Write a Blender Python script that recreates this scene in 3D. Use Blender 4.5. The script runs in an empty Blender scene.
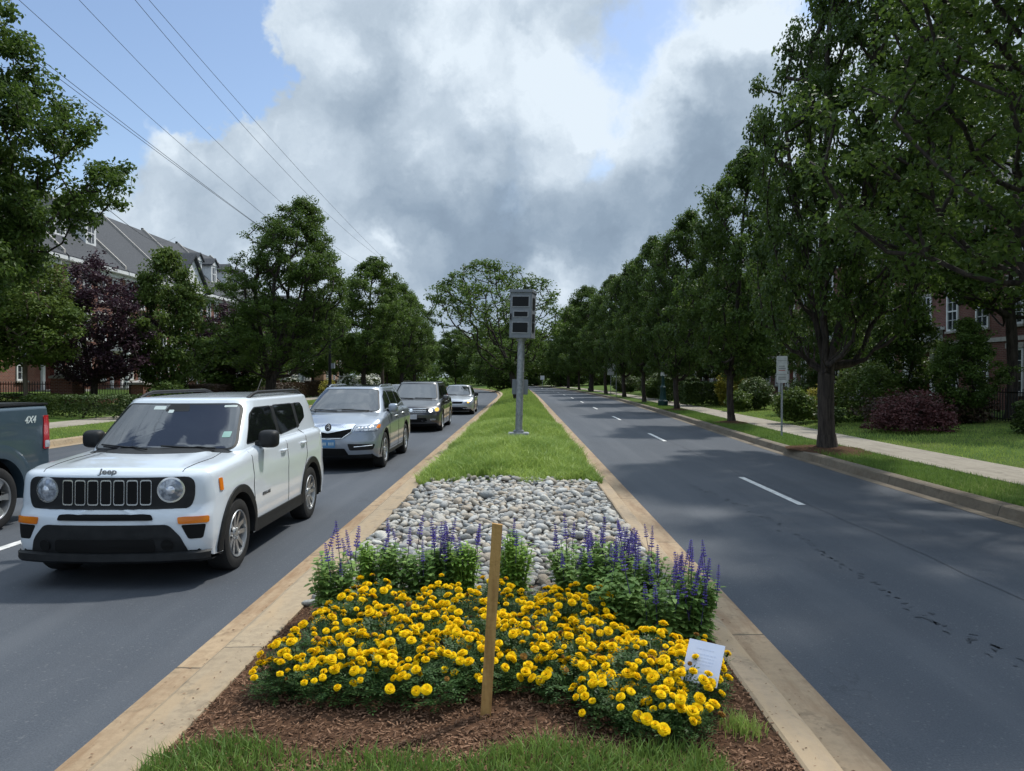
import bpy, bmesh, math, random
import numpy as np
from mathutils import Vector, Matrix
from mathutils.bvhtree import BVHTree

R = math.radians
scene = bpy.context.scene
COL = scene.collection
rnd = random.Random(7)

# ---------------------------------------------------------------- camera
CAMZ = 1.87
FPX = 740.0
cam_d = bpy.data.cameras.new("camera")
cam_d.sensor_width = 36.0
cam_d.lens = FPX / 1024.0 * 36.0
cam_d.clip_end = 6000.0
cam = bpy.data.objects.new("camera", cam_d)
COL.objects.link(cam)
cam.location = (0, 0, CAMZ)
cam.rotation_euler = (R(90 - 0.66), 0, R(0.70))
scene.camera = cam

# ---------------------------------------------------------------- light
TOSUN = Vector((0.40, 0.36, 0.86)).normalized()
SUN_EL = math.asin(TOSUN.z)
SUN_AZ = math.atan2(TOSUN.x, TOSUN.y)
sd = bpy.data.lights.new("sun", 'SUN')
sd.energy = 2.9
sd.angle = R(3.0)
sd.color = (1.0, 0.96, 0.88)
sun = bpy.data.objects.new("sun", sd)
COL.objects.link(sun)
sun.rotation_euler = TOSUN.to_track_quat('Z', 'Y').to_euler()

scene.view_settings.view_transform = 'Standard'
scene.view_settings.look = 'None'
scene.view_settings.exposure = 0.33
scene.view_settings.gamma = 1.0
scene.cycles.max_bounces = 5
scene.cycles.diffuse_bounces = 2
scene.cycles.glossy_bounces = 2
scene.cycles.transmission_bounces = 3
scene.cycles.transparent_max_bounces = 4


class NT:
    """small node helper"""
    def __init__(self, nt):
        self.nt = nt
        nt.nodes.clear()

    def n(self, t, **kw):
        nd = self.nt.nodes.new(t)
        for k, v in kw.items():
            setattr(nd, k, v)
        return nd

    def l(self, a, b):
        self.nt.links.new(a, b)

    def math(self, op, a, b=None, clamp=False):
        m = self.n('ShaderNodeMath', operation=op)
        m.use_clamp = clamp
        for i, v in enumerate((a, b)):
            if v is None:
                continue
            if isinstance(v, (int, float)):
                m.inputs[i].default_value = v
            else:
                self.l(v, m.inputs[i])
        return m.outputs[0]

    def mixc(self, f, a, b):
        m = self.n('ShaderNodeMix', data_type='RGBA')
        for s, v in ((0, f), (6, a), (7, b)):
            if isinstance(v, (int, float)):
                m.inputs[s].default_value = v
            elif isinstance(v, (tuple, list)):
                m.inputs[s].default_value = (*v[:3], 1)
            else:
                self.l(v, m.inputs[s])
        return m.outputs[2]

    def noise(self, vec, scale, detail=5, rough=0.55):
        m = self.n('ShaderNodeTexNoise')
        m.inputs['Scale'].default_value = scale
        m.inputs['Detail'].default_value = detail
        m.inputs['Roughness'].default_value = rough
        if vec is not None:
            self.l(vec, m.inputs['Vector'])
        return m

    def remap(self, v, a, b, c=0.0, d=1.0, smooth=True):
        m = self.n('ShaderNodeMapRange')
        m.interpolation_type = 'SMOOTHSTEP' if smooth else 'LINEAR'
        self.l(v, m.inputs[0])
        m.inputs[1].default_value = a
        m.inputs[2].default_value = b
        m.inputs[3].default_value = c
        m.inputs[4].default_value = d
        return m.outputs[0]


def pdir(px, py):
    return Vector(((px - 521) / FPX, 1.0, (377 - py) / FPX)).normalized()


world = bpy.data.worlds.new("World")
scene.world = world
world.use_nodes = True
w = NT(world.node_tree)
wo = w.n('ShaderNodeOutputWorld')
tc = w.n('ShaderNodeTexCoord')
D = tc.outputs['Generated']
sky = w.n('ShaderNodeTexSky', sky_type='NISHITA')
sky.sun_disc = False
sky.sun_elevation = SUN_EL
sky.sun_rotation = SUN_AZ
sky.air_density = 1.0
sky.dust_density = 1.0
bg_sky = w.n('ShaderNodeBackground')
w.l(sky.outputs[0], bg_sky.inputs[0])
bg_sky.inputs[1].default_value = 0.14
# cloud cover in direction space (warped)
wn = w.noise(D, 5.0, 6, 0.62)
sub = w.n('ShaderNodeVectorMath', operation='SUBTRACT')
w.l(wn.outputs['Color'], sub.inputs[0])
sub.inputs[1].default_value = (0.5, 0.5, 0.5)
scl = w.n('ShaderNodeVectorMath', operation='SCALE')
w.l(sub.outputs[0], scl.inputs[0])
scl.inputs['Scale'].default_value = 0.24
add = w.n('ShaderNodeVectorMath', operation='ADD')
w.l(D, add.inputs[0])
w.l(scl.outputs[0], add.inputs[1])
DW = add.outputs[0]


def blobs(lst):
    tot = None
    for px, py, r, amt in lst:
        c = pdir(px, py)
        d = w.n('ShaderNodeVectorMath', operation='DISTANCE')
        w.l(DW, d.inputs[0])
        d.inputs[1].default_value = c
        v = w.remap(d.outputs['Value'], r / FPX, r / FPX * 0.15, 0.0, amt)
        tot = v if tot is None else w.math('ADD', tot, v)
    return tot


holes = blobs([(165, 30, 120, 1.0), (60, 60, 150, 1.0), (225, 95, 85, 0.9), (-120, 60, 160, .8), (110, -60, 180, 1.0),
               (640, 62, 60, 0.33), (690, 20, 60, 0.30), (820, -10, 60, 0.6), (590, 150, 30, .2)])
fill = blobs([(135, 95, 55, 0.5), (290, 120, 90, 0.5), (200, 170, 100, 0.5), (290, 40, 40, .3)])
def vblobs(lst):
    tot = None
    for v_, r, amt in lst:
        d = w.n('ShaderNodeVectorMath', operation='DISTANCE')
        w.l(DW, d.inputs[0])
        d.inputs[1].default_value = Vector(v_).normalized()
        q = w.remap(d.outputs['Value'], r, r * 0.2, 0.0, amt)
        tot = q if tot is None else w.math('ADD', tot, q)
    return tot


holes = w.math('ADD', holes, vblobs([((-.22, .10, .95), .20, .8), ((-.50, .28, .82), .13, .7), ((-.05, -.15, .98), .14, .6), ((-.35, -.1, .9), .10, .6), ((-.42, .02, .90), .12, .9), ((-.28, .30, .90), .10, .9), ((-.58, .06, .80), .11, .8), ((-.12, .27, .95), .09, .8), ((.5, -.6, .5), .4, .8), ((-.7, -.6, .5), .4, .8)]))
cn = w.noise(DW, 2.6, 8, 0.6)
cov = w.math('MULTIPLY_ADD', cn.outputs[0], 0.9)
cov.node.inputs[2].default_value = 0.25
cov = w.math('SUBTRACT', cov, holes)
cov = w.math('ADD', cov, fill)
cov = w.remap(cov, 0.26, 0.62)
dark = blobs([(470, 240, 115, 0.44), (570, 240, 100, 0.34), (400, 205, 80, 0.26), (340, 100, 62, 0.30), (700, 165, 110, 0.24), (640, 190, 90, .20),
              (700, 250, 120, 0.30), (760, 110, 80, 0.18), (250, 215, 90, 0.12), (480, 290, 110, .12)])
brite = blobs([(560, 110, 90, 0.22), (300, 40, 80, 0.24), (640, 120, 70, 0.26), (700, 75, 70, 0.30), (760, 30, 60, .25), (440, 165, 60, .2), (800, 55, 70, 0.35), (540, 190, 50, 0.25),
               (570, 290, 45, 0.35), (225, 150, 60, 0.22), (660, 195, 25, 0.2), (470, 60, 90, .15), (385, 250, 22, 0.3), (150, 120, 60, .25)])
sn = w.noise(DW, 3.4, 10, 0.64)


def puffs(scale, amt):
    v_ = w.n('ShaderNodeTexVoronoi')
    v_.feature = 'F1'
    v_.inputs['Scale'].default_value = scale
    w.l(DW, v_.inputs['Vector'])
    return w.math('MULTIPLY', w.math('SUBTRACT', 0.42, v_.outputs['Distance']), amt)


sh = w.math('MULTIPLY_ADD', sn.outputs[0], 1.0)
sh.node.inputs[2].default_value = 0.26
sh = w.math('ADD', sh, w.math('ADD', puffs(6.5, 0.32), puffs(17.0, 0.20)))
sh = w.math('SUBTRACT', sh, w.math('MULTIPLY', dark, 0.78))
sh = w.math('ADD', sh, brite, clamp=True)
ramp = w.n('ShaderNodeValToRGB')
w.l(sh, ramp.inputs[0])
el = ramp.color_ramp.elements
el[0].position = 0.02
el[0].color = (0.170, 0.225, 0.300, 1)
el[1].position = 1.0
el[1].color = (0.63, 0.71, 0.785, 1)
for pos, c in ((0.32, (0.235, 0.305, 0.390, 1)), (0.55, (0.325, 0.400, 0.485, 1)), (0.78, (0.445, 0.525, 0.610, 1))):
    e = el.new(pos)
    e.color = c
bg_c = w.n('ShaderNodeBackground')
w.l(ramp.outputs[0], bg_c.inputs[0])
# overhead clouds, out of view, boosted to add fill light in the shade
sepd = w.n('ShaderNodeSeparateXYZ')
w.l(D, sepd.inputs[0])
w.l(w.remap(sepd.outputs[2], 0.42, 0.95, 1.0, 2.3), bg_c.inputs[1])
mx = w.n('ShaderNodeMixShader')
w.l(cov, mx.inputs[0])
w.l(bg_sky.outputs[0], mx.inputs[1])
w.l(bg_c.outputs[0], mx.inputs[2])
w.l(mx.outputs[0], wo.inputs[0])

# ---------------------------------------------------------------- materials


def nmat(name, c1, c2=None, scale=5.0, rough=0.8, bump=0.0, bscale=None, detail=6, stretch=(1, 1, 1), spec=0.3,
         metallic=0.0, c3=None, scale3=0.4, coat=0.0, p1=0.35, p2=0.65):
    m = bpy.data.materials.new(name)
    m.use_nodes = True
    t = NT(m.node_tree)
    out = t.n('ShaderNodeOutputMaterial')
    b = t.n('ShaderNodeBsdfPrincipled')
    t.l(b.outputs[0], out.inputs[0])
    b.inputs['Roughness'].default_value = rough
    b.inputs['Metallic'].default_value = metallic
    b.inputs['Specular IOR Level'].default_value = spec
    b.inputs['Coat Weight'].default_value = coat
    b.inputs['Coat Roughness'].default_value = 0.04
    tcn = t.n('ShaderNodeTexCoord')
    mp = t.n('ShaderNodeMapping')
    mp.inputs['Scale'].default_value = stretch
    t.l(tcn.outputs['Object'], mp.inputs[0])
    if c2 is None:
        c2 = tuple(c * 0.85 for c in c1)
    nz = t.noise(mp.outputs[0], scale, detail)
    f = t.remap(nz.outputs[0], p1, p2)
    col = t.mixc(f, c1, c2)
    if c3 is not None:
        n3 = t.noise(tcn.outputs['Object'], scale3, 4)
        f3 = t.remap(n3.outputs[0], 0.42, 0.66)
        col = t.mixc(f3, col, c3)
    t.l(col, b.inputs['Base Color'])
    if bump:
        nb = t.noise(tcn.outputs['Object'], bscale or scale * 3, 6)
        bp = t.n('ShaderNodeBump')
        bp.inputs['Strength'].default_value = bump
        bp.inputs['Distance'].default_value = 0.02
        t.l(nb.outputs[0], bp.inputs['Height'])
        t.l(bp.outputs[0], b.inputs['Normal'])
    m['_b'] = b.name
    return m


def pr(m):
    return m.node_tree.nodes[m['_b']]


def leafmat(name, cd, cl, trans=0.35, scale=0.6, rough=0.5, gloss=0.25):
    m = bpy.data.materials.new(name)
    m.use_nodes = True
    t = NT(m.node_tree)
    out = t.n('ShaderNodeOutputMaterial')
    b = t.n('ShaderNodeBsdfPrincipled')
    b.inputs['Roughness'].default_value = rough
    b.inputs['Specular IOR Level'].default_value = gloss
    tr = t.n('ShaderNodeBsdfTranslucent')
    g = t.n('ShaderNodeNewGeometry')
    tcn = t.n('ShaderNodeTexCoord')
    nz = t.noise(tcn.outputs['Object'], scale, 3)
    f = t.remap(nz.outputs[0], 0.35, 0.65, 0.0, 0.55)
    f2 = t.math('MULTIPLY', g.outputs['Random Per Island'], 0.5)
    oi = t.n('ShaderNodeObjectInfo')
    f3 = t.math('MULTIPLY', oi.outputs['Random'], 0.25)
    f = t.math('ADD', t.math('ADD', f, f2), f3, clamp=True)
    c = t.mixc(f, cd, cl)
    t.l(c, b.inputs['Base Color'])
    c2 = t.mixc(0.5, c, tuple(x * 1.5 for x in cl))
    t.l(c2, tr.inputs[0])
    ms = t.n('ShaderNodeMixShader')
    ms.inputs[0].default_value = trans
    t.l(b.outputs[0], ms.inputs[1])
    t.l(tr.outputs[0], ms.inputs[2])
    t.l(ms.outputs[0], out.inputs[0])
    return m


def brickmat(name, c1, c2, mortar, sc=1.0):
    m = bpy.data.materials.new(name)
    m.use_nodes = True
    t = NT(m.node_tree)
    out = t.n('ShaderNodeOutputMaterial')
    b = t.n('ShaderNodeBsdfPrincipled')
    b.inputs['Roughness'].default_value = 0.9
    t.l(b.outputs[0], out.inputs[0])
    tcn = t.n('ShaderNodeTexCoord')
    sep = t.n('ShaderNodeSeparateXYZ')
    t.l(tcn.outputs['Object'], sep.inputs[0])
    com = t.n('ShaderNodeCombineXYZ')
    t.l(t.math('ADD', sep.outputs[0], sep.outputs[1]), com.inputs[0])
    t.l(sep.outputs[2], com.inputs[1])
    br = t.n('ShaderNodeTexBrick')
    t.l(com.outputs[0], br.inputs['Vector'])
    br.inputs['Color1'].default_value = (*c1, 1)
    br.inputs['Color2'].default_value = (*c2, 1)
    br.inputs['Mortar'].default_value = (*mortar, 1)
    br.inputs['Scale'].default_value = 1.0
    br.inputs['Brick Width'].default_value = 0.22 * sc
    br.inputs['Row Height'].default_value = 0.075 * sc
    br.inputs['Mortar Size'].default_value = 0.008
    nz = t.noise(tcn.outputs['Object'], 1.2, 5)
    f = t.remap(nz.outputs[0], 0.4, 0.7, 0, 0.5)
    c = t.mixc(f, br.outputs[0], tuple(x * 0.6 for x in c1))
    t.l(c, b.inputs['Base Color'])
    return m


def emat(name, col, strength):
    m = bpy.data.materials.new(name)
    m.use_nodes = True
    t = NT(m.node_tree)
    out = t.n('ShaderNodeOutputMaterial')
    e = t.n('ShaderNodeEmission')
    e.inputs[0].default_value = (*col, 1)
    e.inputs[1].default_value = strength
    t.l(e.outputs[0], out.inputs[0])
    return m


def paint(name, col, metallic=0.0, rough=0.28, coat=1.0, var=0.93):
    return nmat(name, col, tuple(c * var for c in col), scale=2.0, rough=rough, metallic=metallic, coat=coat, spec=0.5)


def asphaltmat():
    m = bpy.data.materials.new("asphalt")
    m.use_nodes = True
    t = NT(m.node_tree)
    out = t.n('ShaderNodeOutputMaterial')
    b = t.n('ShaderNodeBsdfPrincipled')
    b.inputs['Roughness'].default_value = 0.78
    b.inputs['Specular IOR Level'].default_value = 0.35
    t.l(b.outputs[0], out.inputs[0])
    tcn = t.n('ShaderNodeTexCoord')
    O = tcn.outputs['Object']
    fine = t.noise(O, 90, 3, 0.8)
    vor = t.n('ShaderNodeTexVoronoi')
    vor.inputs['Scale'].default_value = 75
    t.l(O, vor.inputs['Vector'])
    f = t.remap(fine.outputs[0], 0.3, 0.7)
    c = t.mixc(f, (0.046, 0.053, 0.065), (0.078, 0.089, 0.106))
    sp = t.remap(vor.outputs['Color'], 0.80, 0.98, 0, 0.42)
    c = t.mixc(sp, c, (0.17, 0.175, 0.18))
    mp = t.n('ShaderNodeMapping')
    mp.inputs['Scale'].default_value = (1.3, 0.06, 1)
    t.l(O, mp.inputs[0])
    st = t.noise(mp.outputs[0], 1.0, 5)
    c = t.mixc(t.remap(st.outputs[0], 0.42, 0.66, 0, 0.42), c, (0.108, 0.116, 0.130))
    pt = t.noise(O, 0.55, 6, 0.6)
    c = t.mixc(t.remap(pt.outputs[0], 0.45, 0.72, 0, 0.35), c, (0.050, 0.055, 0.066))
    # hairline cracks
    mp2 = t.n('ShaderNodeMapping')
    mp2.inputs['Scale'].default_value = (0.5, 0.14, 1)
    t.l(O, mp2.inputs[0])
    wn_ = t.noise(O, 1.6, 5)
    addv = t.n('ShaderNodeMixRGB')
    addv.blend_type = 'ADD'
    addv.inputs[0].default_value = 0.35
    t.l(mp2.outputs[0], addv.inputs[1])
    t.l(wn_.outputs['Color'], addv.inputs[2])
    v2 = t.n('ShaderNodeTexVoronoi')
    v2.feature = 'DISTANCE_TO_EDGE'
    v2.inputs['Scale'].default_value = 1.0
    t.l(addv.outputs[0], v2.inputs['Vector'])
    cr = t.remap(v2.outputs['Distance'], 0.0, 0.006, 0.45, 0.0)
    msk = t.remap(t.noise(O, 0.25, 3).outputs[0], 0.52, 0.62)
    c = t.mixc(t.math('MULTIPLY', cr, msk), c, (0.025, 0.027, 0.03))
    t.l(c, b.inputs['Base Color'])
    bp = t.n('ShaderNodeBump')
    bp.inputs['Strength'].default_value = 0.5
    bp.inputs['Distance'].default_value = 0.006
    t.l(fine.outputs[0], bp.inputs['Height'])
    t.l(bp.outputs[0], b.inputs['Normal'])
    return m


def concretemat(name, c1, c2, stain, joint0, step, jw=0.02, stainscale=(3, 0.5, 1)):
    m = bpy.data.materials.new(name)
    m.use_nodes = True
    t = NT(m.node_tree)
    out = t.n('ShaderNodeOutputMaterial')
    b = t.n('ShaderNodeBsdfPrincipled')
    b.inputs['Roughness'].default_value = 0.88
    t.l(b.outputs[0], out.inputs[0])
    tcn = t.n('ShaderNodeTexCoord')
    O = tcn.outputs['Object']
    n1 = t.noise(O, 14, 8, 0.7)
    c = t.mixc(t.remap(n1.outputs[0], 0.35, 0.65), c1, c2)
    mp = t.n('ShaderNodeMapping')
    mp.inputs['Scale'].default_value = stainscale
    t.l(O, mp.inputs[0])
    n2 = t.noise(mp.outputs[0], 2.2, 7, 0.65)
    c = t.mixc(t.remap(n2.outputs[0], 0.42, 0.66, 0, 0.85), c, stain)
    n3 = t.noise(O, 3.5, 8, 0.7)
    c = t.mixc(t.remap(n3.outputs[0], 0.55, 0.70, 0, 0.65), c, tuple(x * 0.42 for x in c1))
    sep = t.n('ShaderNodeSeparateXYZ')
    t.l(O, sep.inputs[0])
    wob = t.math('MULTIPLY', t.noise(O, 9, 3).outputs[0], 0.03)
    y = t.math('ADD', t.math('SUBTRACT', sep.outputs[1], joint0 - 300 * step), wob)
    md = t.math('MODULO', y, step)
    j = t.math('LESS_THAN', md, jw)
    c = t.mixc(t.math('MULTIPLY', j, 0.8), c, (0.045, 0.038, 0.03))
    blk = t.math('FLOOR', t.math('DIVIDE', y, step))
    wnz = t.n('ShaderNodeTexWhiteNoise', noise_dimensions='1D')
    t.l(blk, wnz.inputs['W'])
    c = t.mixc(t.math('MULTIPLY', wnz.outputs[0], 0.28), c, tuple(x * 0.55 for x in c2))
    t.l(c, b.inputs['Base Color'])
    bp = t.n('ShaderNodeBump')
    bp.inputs['Strength'].default_value = 0.5
    bp.inputs['Distance'].default_value = 0.01
    t.l(n1.outputs[0], bp.inputs['Height'])
    t.l(bp.outputs[0], b.inputs['Normal'])
    return m


M = {}
M['asphalt'] = asphaltmat()
M['gutterL'] = concretemat('gutter_concrete', (0.38, 0.275, 0.17), (0.30, 0.215, 0.13), (0.225, 0.135, 0.07), 4.7, 3.0)
M['kerbL'] = concretemat('kerb_concrete', (0.36, 0.28, 0.185), (0.29, 0.225, 0.15), (0.38, 0.275, 0.165), 4.72, 3.0, 0.014)
M['gutterR'] = concretemat('gutter_concrete_east', (0.39, 0.285, 0.18), (0.32, 0.235, 0.15), (0.24, 0.155, 0.09), 5.36, 3.0)
M['kerbR'] = concretemat('kerb_concrete_east', (0.38, 0.29, 0.195), (0.31, 0.24, 0.165), (0.40, 0.295, 0.18), 5.4, 3.0, 0.014)
M['sidewalk'] = concretemat('sidewalk_concrete', (0.36, 0.32, 0.26), (0.29, 0.26, 0.21), (0.24, 0.21, 0.17), 0.4, 1.5)
M['grass'] = nmat('grass_soil', (0.075, 0.125, 0.026), (0.045, 0.085, 0.018), scale=3, rough=0.95, bump=0.6, bscale=60,
                  c3=(0.10, 0.13, 0.035), spec=0.1)
M['mulch'] = nmat('mulch', (0.115, 0.062, 0.036), (0.052, 0.028, 0.017), scale=28, rough=0.95, bump=1.0, bscale=45, spec=0.1)
M['gravelbase'] = nmat('gravel_base', (0.10, 0.095, 0.085), (0.05, 0.047, 0.042), scale=25, rough=0.9, bump=1, bscale=30)
M['line'] = nmat('road_paint', (0.72, 0.72, 0.70), (0.52, 0.52, 0.51), scale=9, rough=0.6, detail=9)
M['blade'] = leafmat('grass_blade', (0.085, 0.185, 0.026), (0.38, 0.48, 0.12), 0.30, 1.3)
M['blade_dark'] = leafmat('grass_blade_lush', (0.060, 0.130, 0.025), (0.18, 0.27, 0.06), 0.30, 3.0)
M['leaf'] = leafmat('tree_leaf', (0.020, 0.049, 0.009), (0.094, 0.150, 0.027), 0.38, 0.55)
M['leaf_right'] = leafmat('verge_tree_leaf', (0.018, 0.044, 0.009), (0.088, 0.140, 0.026), 0.36, 0.55)
M['leaf_light'] = leafmat('light_leaf', (0.040, 0.085, 0.016), (0.12, 0.17, 0.035), 0.35, 0.9)
M['leaf_plum'] = leafmat('plum_leaf', (0.020, 0.010, 0.018), (0.060, 0.028, 0.040), 0.2, 0.8)
M['leaf_maple'] = leafmat('red_maple_leaf', (0.032, 0.011, 0.014), (0.115, 0.042, 0.042), 0.2, 2.0)
M['leaf_hedge'] = leafmat('hedge_leaf', (0.022, 0.050, 0.012), (0.085, 0.125, 0.030), 0.2, 2.0)
M['leaf_darkhedge'] = leafmat('dark_hedge_leaf', (0.030, 0.018, 0.014), (0.075, 0.05, 0.03), 0.2, 2.0)
M['leaf_gold'] = leafmat('gold_leaf', (0.12, 0.13, 0.02), (0.34, 0.30, 0.05), 0.3, 2.0)
M['leaf_mari'] = leafmat('marigold_leaf', (0.020, 0.055, 0.015), (0.060, 0.120, 0.030), 0.2, 6.0)
M['leaf_salvia'] = leafmat('salvia_leaf', (0.065, 0.150, 0.028), (0.25, 0.37, 0.10), 0.3, 5.0)
M['leaf_willow'] = leafmat('narrow_leaf', (0.11, 0.23, 0.03), (0.28, 0.42, 0.08), 0.35, 5.0)
M['bark'] = nmat('bark', (0.060, 0.048, 0.040), (0.026, 0.021, 0.018), scale=6, rough=0.95, bump=1.0, bscale=14, stretch=(2, 2, .4))
M['bark_light'] = nmat('bark_light', (0.16, 0.13, 0.10), (0.09, 0.07, 0.055), scale=6, rough=0.95, bump=1.0, bscale=14, stretch=(2, 2, .4))
M['petal'] = leafmat('marigold_petal', (0.86, 0.53, 0.004), (0.94, 0.71, 0.010), 0.30, 9.0, 0.7, 0.1)
M['petal_c'] = leafmat('marigold_centre', (0.82, 0.46, 0.004), (0.93, 0.64, 0.008), 0.25, 9.0, 0.7, 0.1)
M['violet'] = leafmat('salvia_floret', (0.075, 0.050, 0.27), (0.20, 0.15, 0.50), 0.2, 9.0, 0.7, 0.1)
M['stem_violet'] = nmat('salvia_stem', (0.05, 0.035, 0.12), rough=0.8)
M['whiteflower'] = leafmat('white_blossom', (0.5, 0.5, 0.42), (0.75, 0.75, 0.66), 0.2, 3.0)
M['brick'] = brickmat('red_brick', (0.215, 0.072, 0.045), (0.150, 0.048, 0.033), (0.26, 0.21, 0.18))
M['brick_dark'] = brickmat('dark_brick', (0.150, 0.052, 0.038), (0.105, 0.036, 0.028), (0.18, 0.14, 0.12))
M['brick_tan'] = brickmat('tan_brick', (0.36, 0.20, 0.13), (0.30, 0.16, 0.10), (0.36, 0.30, 0.25))
M['slate'] = nmat('roof_slate', (0.060, 0.064, 0.072), (0.040, 0.043, 0.050), scale=8, rough=0.75, bump=0.4, bscale=20)
M['trim'] = nmat('white_trim', (0.74, 0.75, 0.75), (0.64, 0.65, 0.66), scale=3, rough=0.6)
M['stonecap'] = nmat('stone_cap', (0.42, 0.40, 0.37), (0.32, 0.30, 0.28), scale=8, rough=0.85)
M['pane'] = nmat('window_glass', (0.02, 0.024, 0.03), (0.035, 0.04, 0.05), scale=1, rough=0.06, spec=0.8)
M['door_red'] = nmat('house_door', (0.10, 0.025, 0.02), rough=0.4)
M['iron'] = nmat('black_iron', (0.012, 0.012, 0.013), rough=0.5)
M['lampgreen'] = nmat('dark_green_iron', (0.010, 0.045, 0.042), (0.008, 0.032, 0.030), rough=0.45)
M['galv'] = nmat('galvanised_steel', (0.36, 0.37, 0.39), (0.26, 0.27, 0.29), scale=12, rough=0.5, metallic=0.5)
M['boxgrey'] = nmat('grey_enclosure', (0.20, 0.215, 0.24), (0.165, 0.18, 0.205), scale=4, rough=0.5)
M['boxdark'] = nmat('dark_window', (0.010, 0.011, 0.013), rough=0.5, spec=0.2)
M['signwhite'] = nmat('sign_white', (0.62, 0.62, 0.62), (0.5, 0.5, 0.5), scale=5, rough=0.5)
M['signback'] = nmat('sign_ink', (0.08, 0.08, 0.08), rough=0.5)
M['signred'] = nmat('sign_red', (0.45, 0.05, 0.04), rough=0.5)
M['woodpole'] = nmat('wood_pole', (0.10, 0.075, 0.055), (0.06, 0.045, 0.034), scale=5, rough=0.9, stretch=(3, 3, .3))
M['stake'] = nmat('stake_wood', (0.42, 0.245, 0.085), (0.30, 0.165, 0.055), scale=9, rough=0.8, stretch=(4, 4, .35), bump=0.3)
M['card'] = nmat('card_white', (0.62, 0.66, 0.78), (0.56, 0.60, 0.73), scale=6, rough=0.5)
M['cardink'] = nmat('card_ink', (0.56, 0.61, 0.745), (0.53, 0.58, 0.72), rough=0.6)
M['rubber'] = nmat('tyre_rubber', (0.014, 0.014, 0.015), (0.022, 0.022, 0.022), rough=0.8, bump=0.2)
M['blackplastic'] = nmat('black_plastic', (0.010, 0.011, 0.012), (0.016, 0.017, 0.018), scale=10, rough=0.55)
M['under'] = nmat('underbody', (0.006, 0.006, 0.006), rough=0.9)
M['glassdark'] = nmat('tinted_glass', (0.006, 0.007, 0.008), rough=0.03, spec=0.5, coat=0.0)
M['windshield'] = nmat('windscreen_glass', (0.016, 0.018, 0.022), (0.010, 0.011, 0.014), scale=2, rough=0.03, spec=0.5)
pr(M['windshield']).inputs['IOR'].default_value = 2.05
pr(M['glassdark']).inputs['IOR'].default_value = 1.6
M['chrome'] = nmat('chrome', (0.80, 0.81, 0.83), rough=0.22, metallic=1.0)
M['alloy'] = nmat('alloy', (0.46, 0.47, 0.48), (0.40, 0.41, 0.42), rough=0.32, metallic=0.8)
M['alloydark'] = nmat('alloy_dark', (0.16, 0.165, 0.17), rough=0.35, metallic=0.8)
M['lens'] = nmat('lamp_lens', (0.42, 0.45, 0.50), (0.16, 0.18, 0.21), scale=22, rough=0.08, spec=0.7, metallic=0.3, detail=2)
M['lensbright'] = nmat('lamp_reflector', (0.72, 0.74, 0.78), (0.5, 0.52, 0.56), scale=30, rough=0.12, metallic=0.5)
M['amber'] = nmat('amber_lens', (0.75, 0.22, 0.01), (0.6, 0.15, 0.01), rough=0.2, spec=0.6)
M['redlens'] = nmat('red_lens', (0.42, 0.012, 0.016), (0.3, 0.01, 0.012), rough=0.15, spec=0.6)
M['white'] = paint('white_paint', (0.62, 0.67, 0.72), var=0.98)
M['silverblue'] = paint('silver_paint', (0.30, 0.335, 0.39), metallic=0.55, rough=0.33)
M['charcoal'] = paint('charcoal_paint', (0.070, 0.070, 0.074), metallic=0.5, rough=0.33)
M['silver'] = paint('pale_silver_paint', (0.42, 0.44, 0.47), metallic=0.5, rough=0.33)
M['bluegrey'] = paint('blue_grey_paint', (0.060, 0.098, 0.128), metallic=0.35, rough=0.35)
M['plateblue'] = nmat('blue_plate', (0.10, 0.24, 0.42), (0.09, 0.21, 0.38), rough=0.5)
M['platewhite'] = nmat('white_plate', (0.5, 0.5, 0.52), rough=0.5)
M['sticker'] = nmat('sticker', (0.55, 0.62, 0.60), rough=0.5)
M['stickergreen'] = nmat('sticker_green', (0.28, 0.45, 0.40), rough=0.5)
M['lit_white'] = emat('lit_headlamp', (1.0, 0.97, 0.90), 2.2)
M['lit_amber'] = emat('lit_amber_lamp', (1.0, 0.60, 0.14), 1.1)


def stonemat():
    m = bpy.data.materials.new('river_stone')
    m.use_nodes = True
    t = NT(m.node_tree)
    out = t.n('ShaderNodeOutputMaterial')
    b = t.n('ShaderNodeBsdfPrincipled')
    b.inputs['Roughness'].default_value = 0.75
    t.l(b.outputs[0], out.inputs[0])
    g = t.n('ShaderNodeNewGeometry')
    oi = t.n('ShaderNodeObjectInfo')
    f = t.math('FRACT', t.math('ADD', g.outputs['Random Per Island'], oi.outputs['Random']))
    r = t.n('ShaderNodeValToRGB')
    t.l(f, r.inputs[0])
    r.color_ramp.interpolation = 'LINEAR'
    e = r.color_ramp.elements
    e[0].position = 0.0
    e[0].color = (0.20, 0.215, 0.22, 1)
    e[1].position = 1.0
    e[1].color = (0.62, 0.59, 0.52, 1)
    for p, c in ((.15, (.33, .33, .32)), (.3, (.54, .53, .50)), (.45, (.40, .32, .235)), (.55, (.54, .53, .49)), (.7, (.45, .385, .30)),
                 (.8, (.20, .21, .22)), (.9, (.56, .57, .55))):
        q = e.new(p)
        q.color = (*c, 1)
    tcn = t.n('ShaderNodeTexCoord')
    n1 = t.noise(tcn.outputs['Object'], 14, 6, .7)
    c = t.mixc(t.remap(n1.outputs[0], .4, .7, 0, .5), r.outputs[0], (0.26, 0.225, 0.175))
    t.l(c, b.inputs['Base Color'])
    n2 = t.noise(tcn.outputs['Object'], 5, 8, .75)
    bp = t.n('ShaderNodeBump')
    bp.inputs['Strength'].default_value = 0.8
    bp.inputs['Distance'].default_value = 0.05
    t.l(n2.outputs[0], bp.inputs['Height'])
    t.l(bp.outputs[0], b.inputs['Normal'])
    return m


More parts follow.
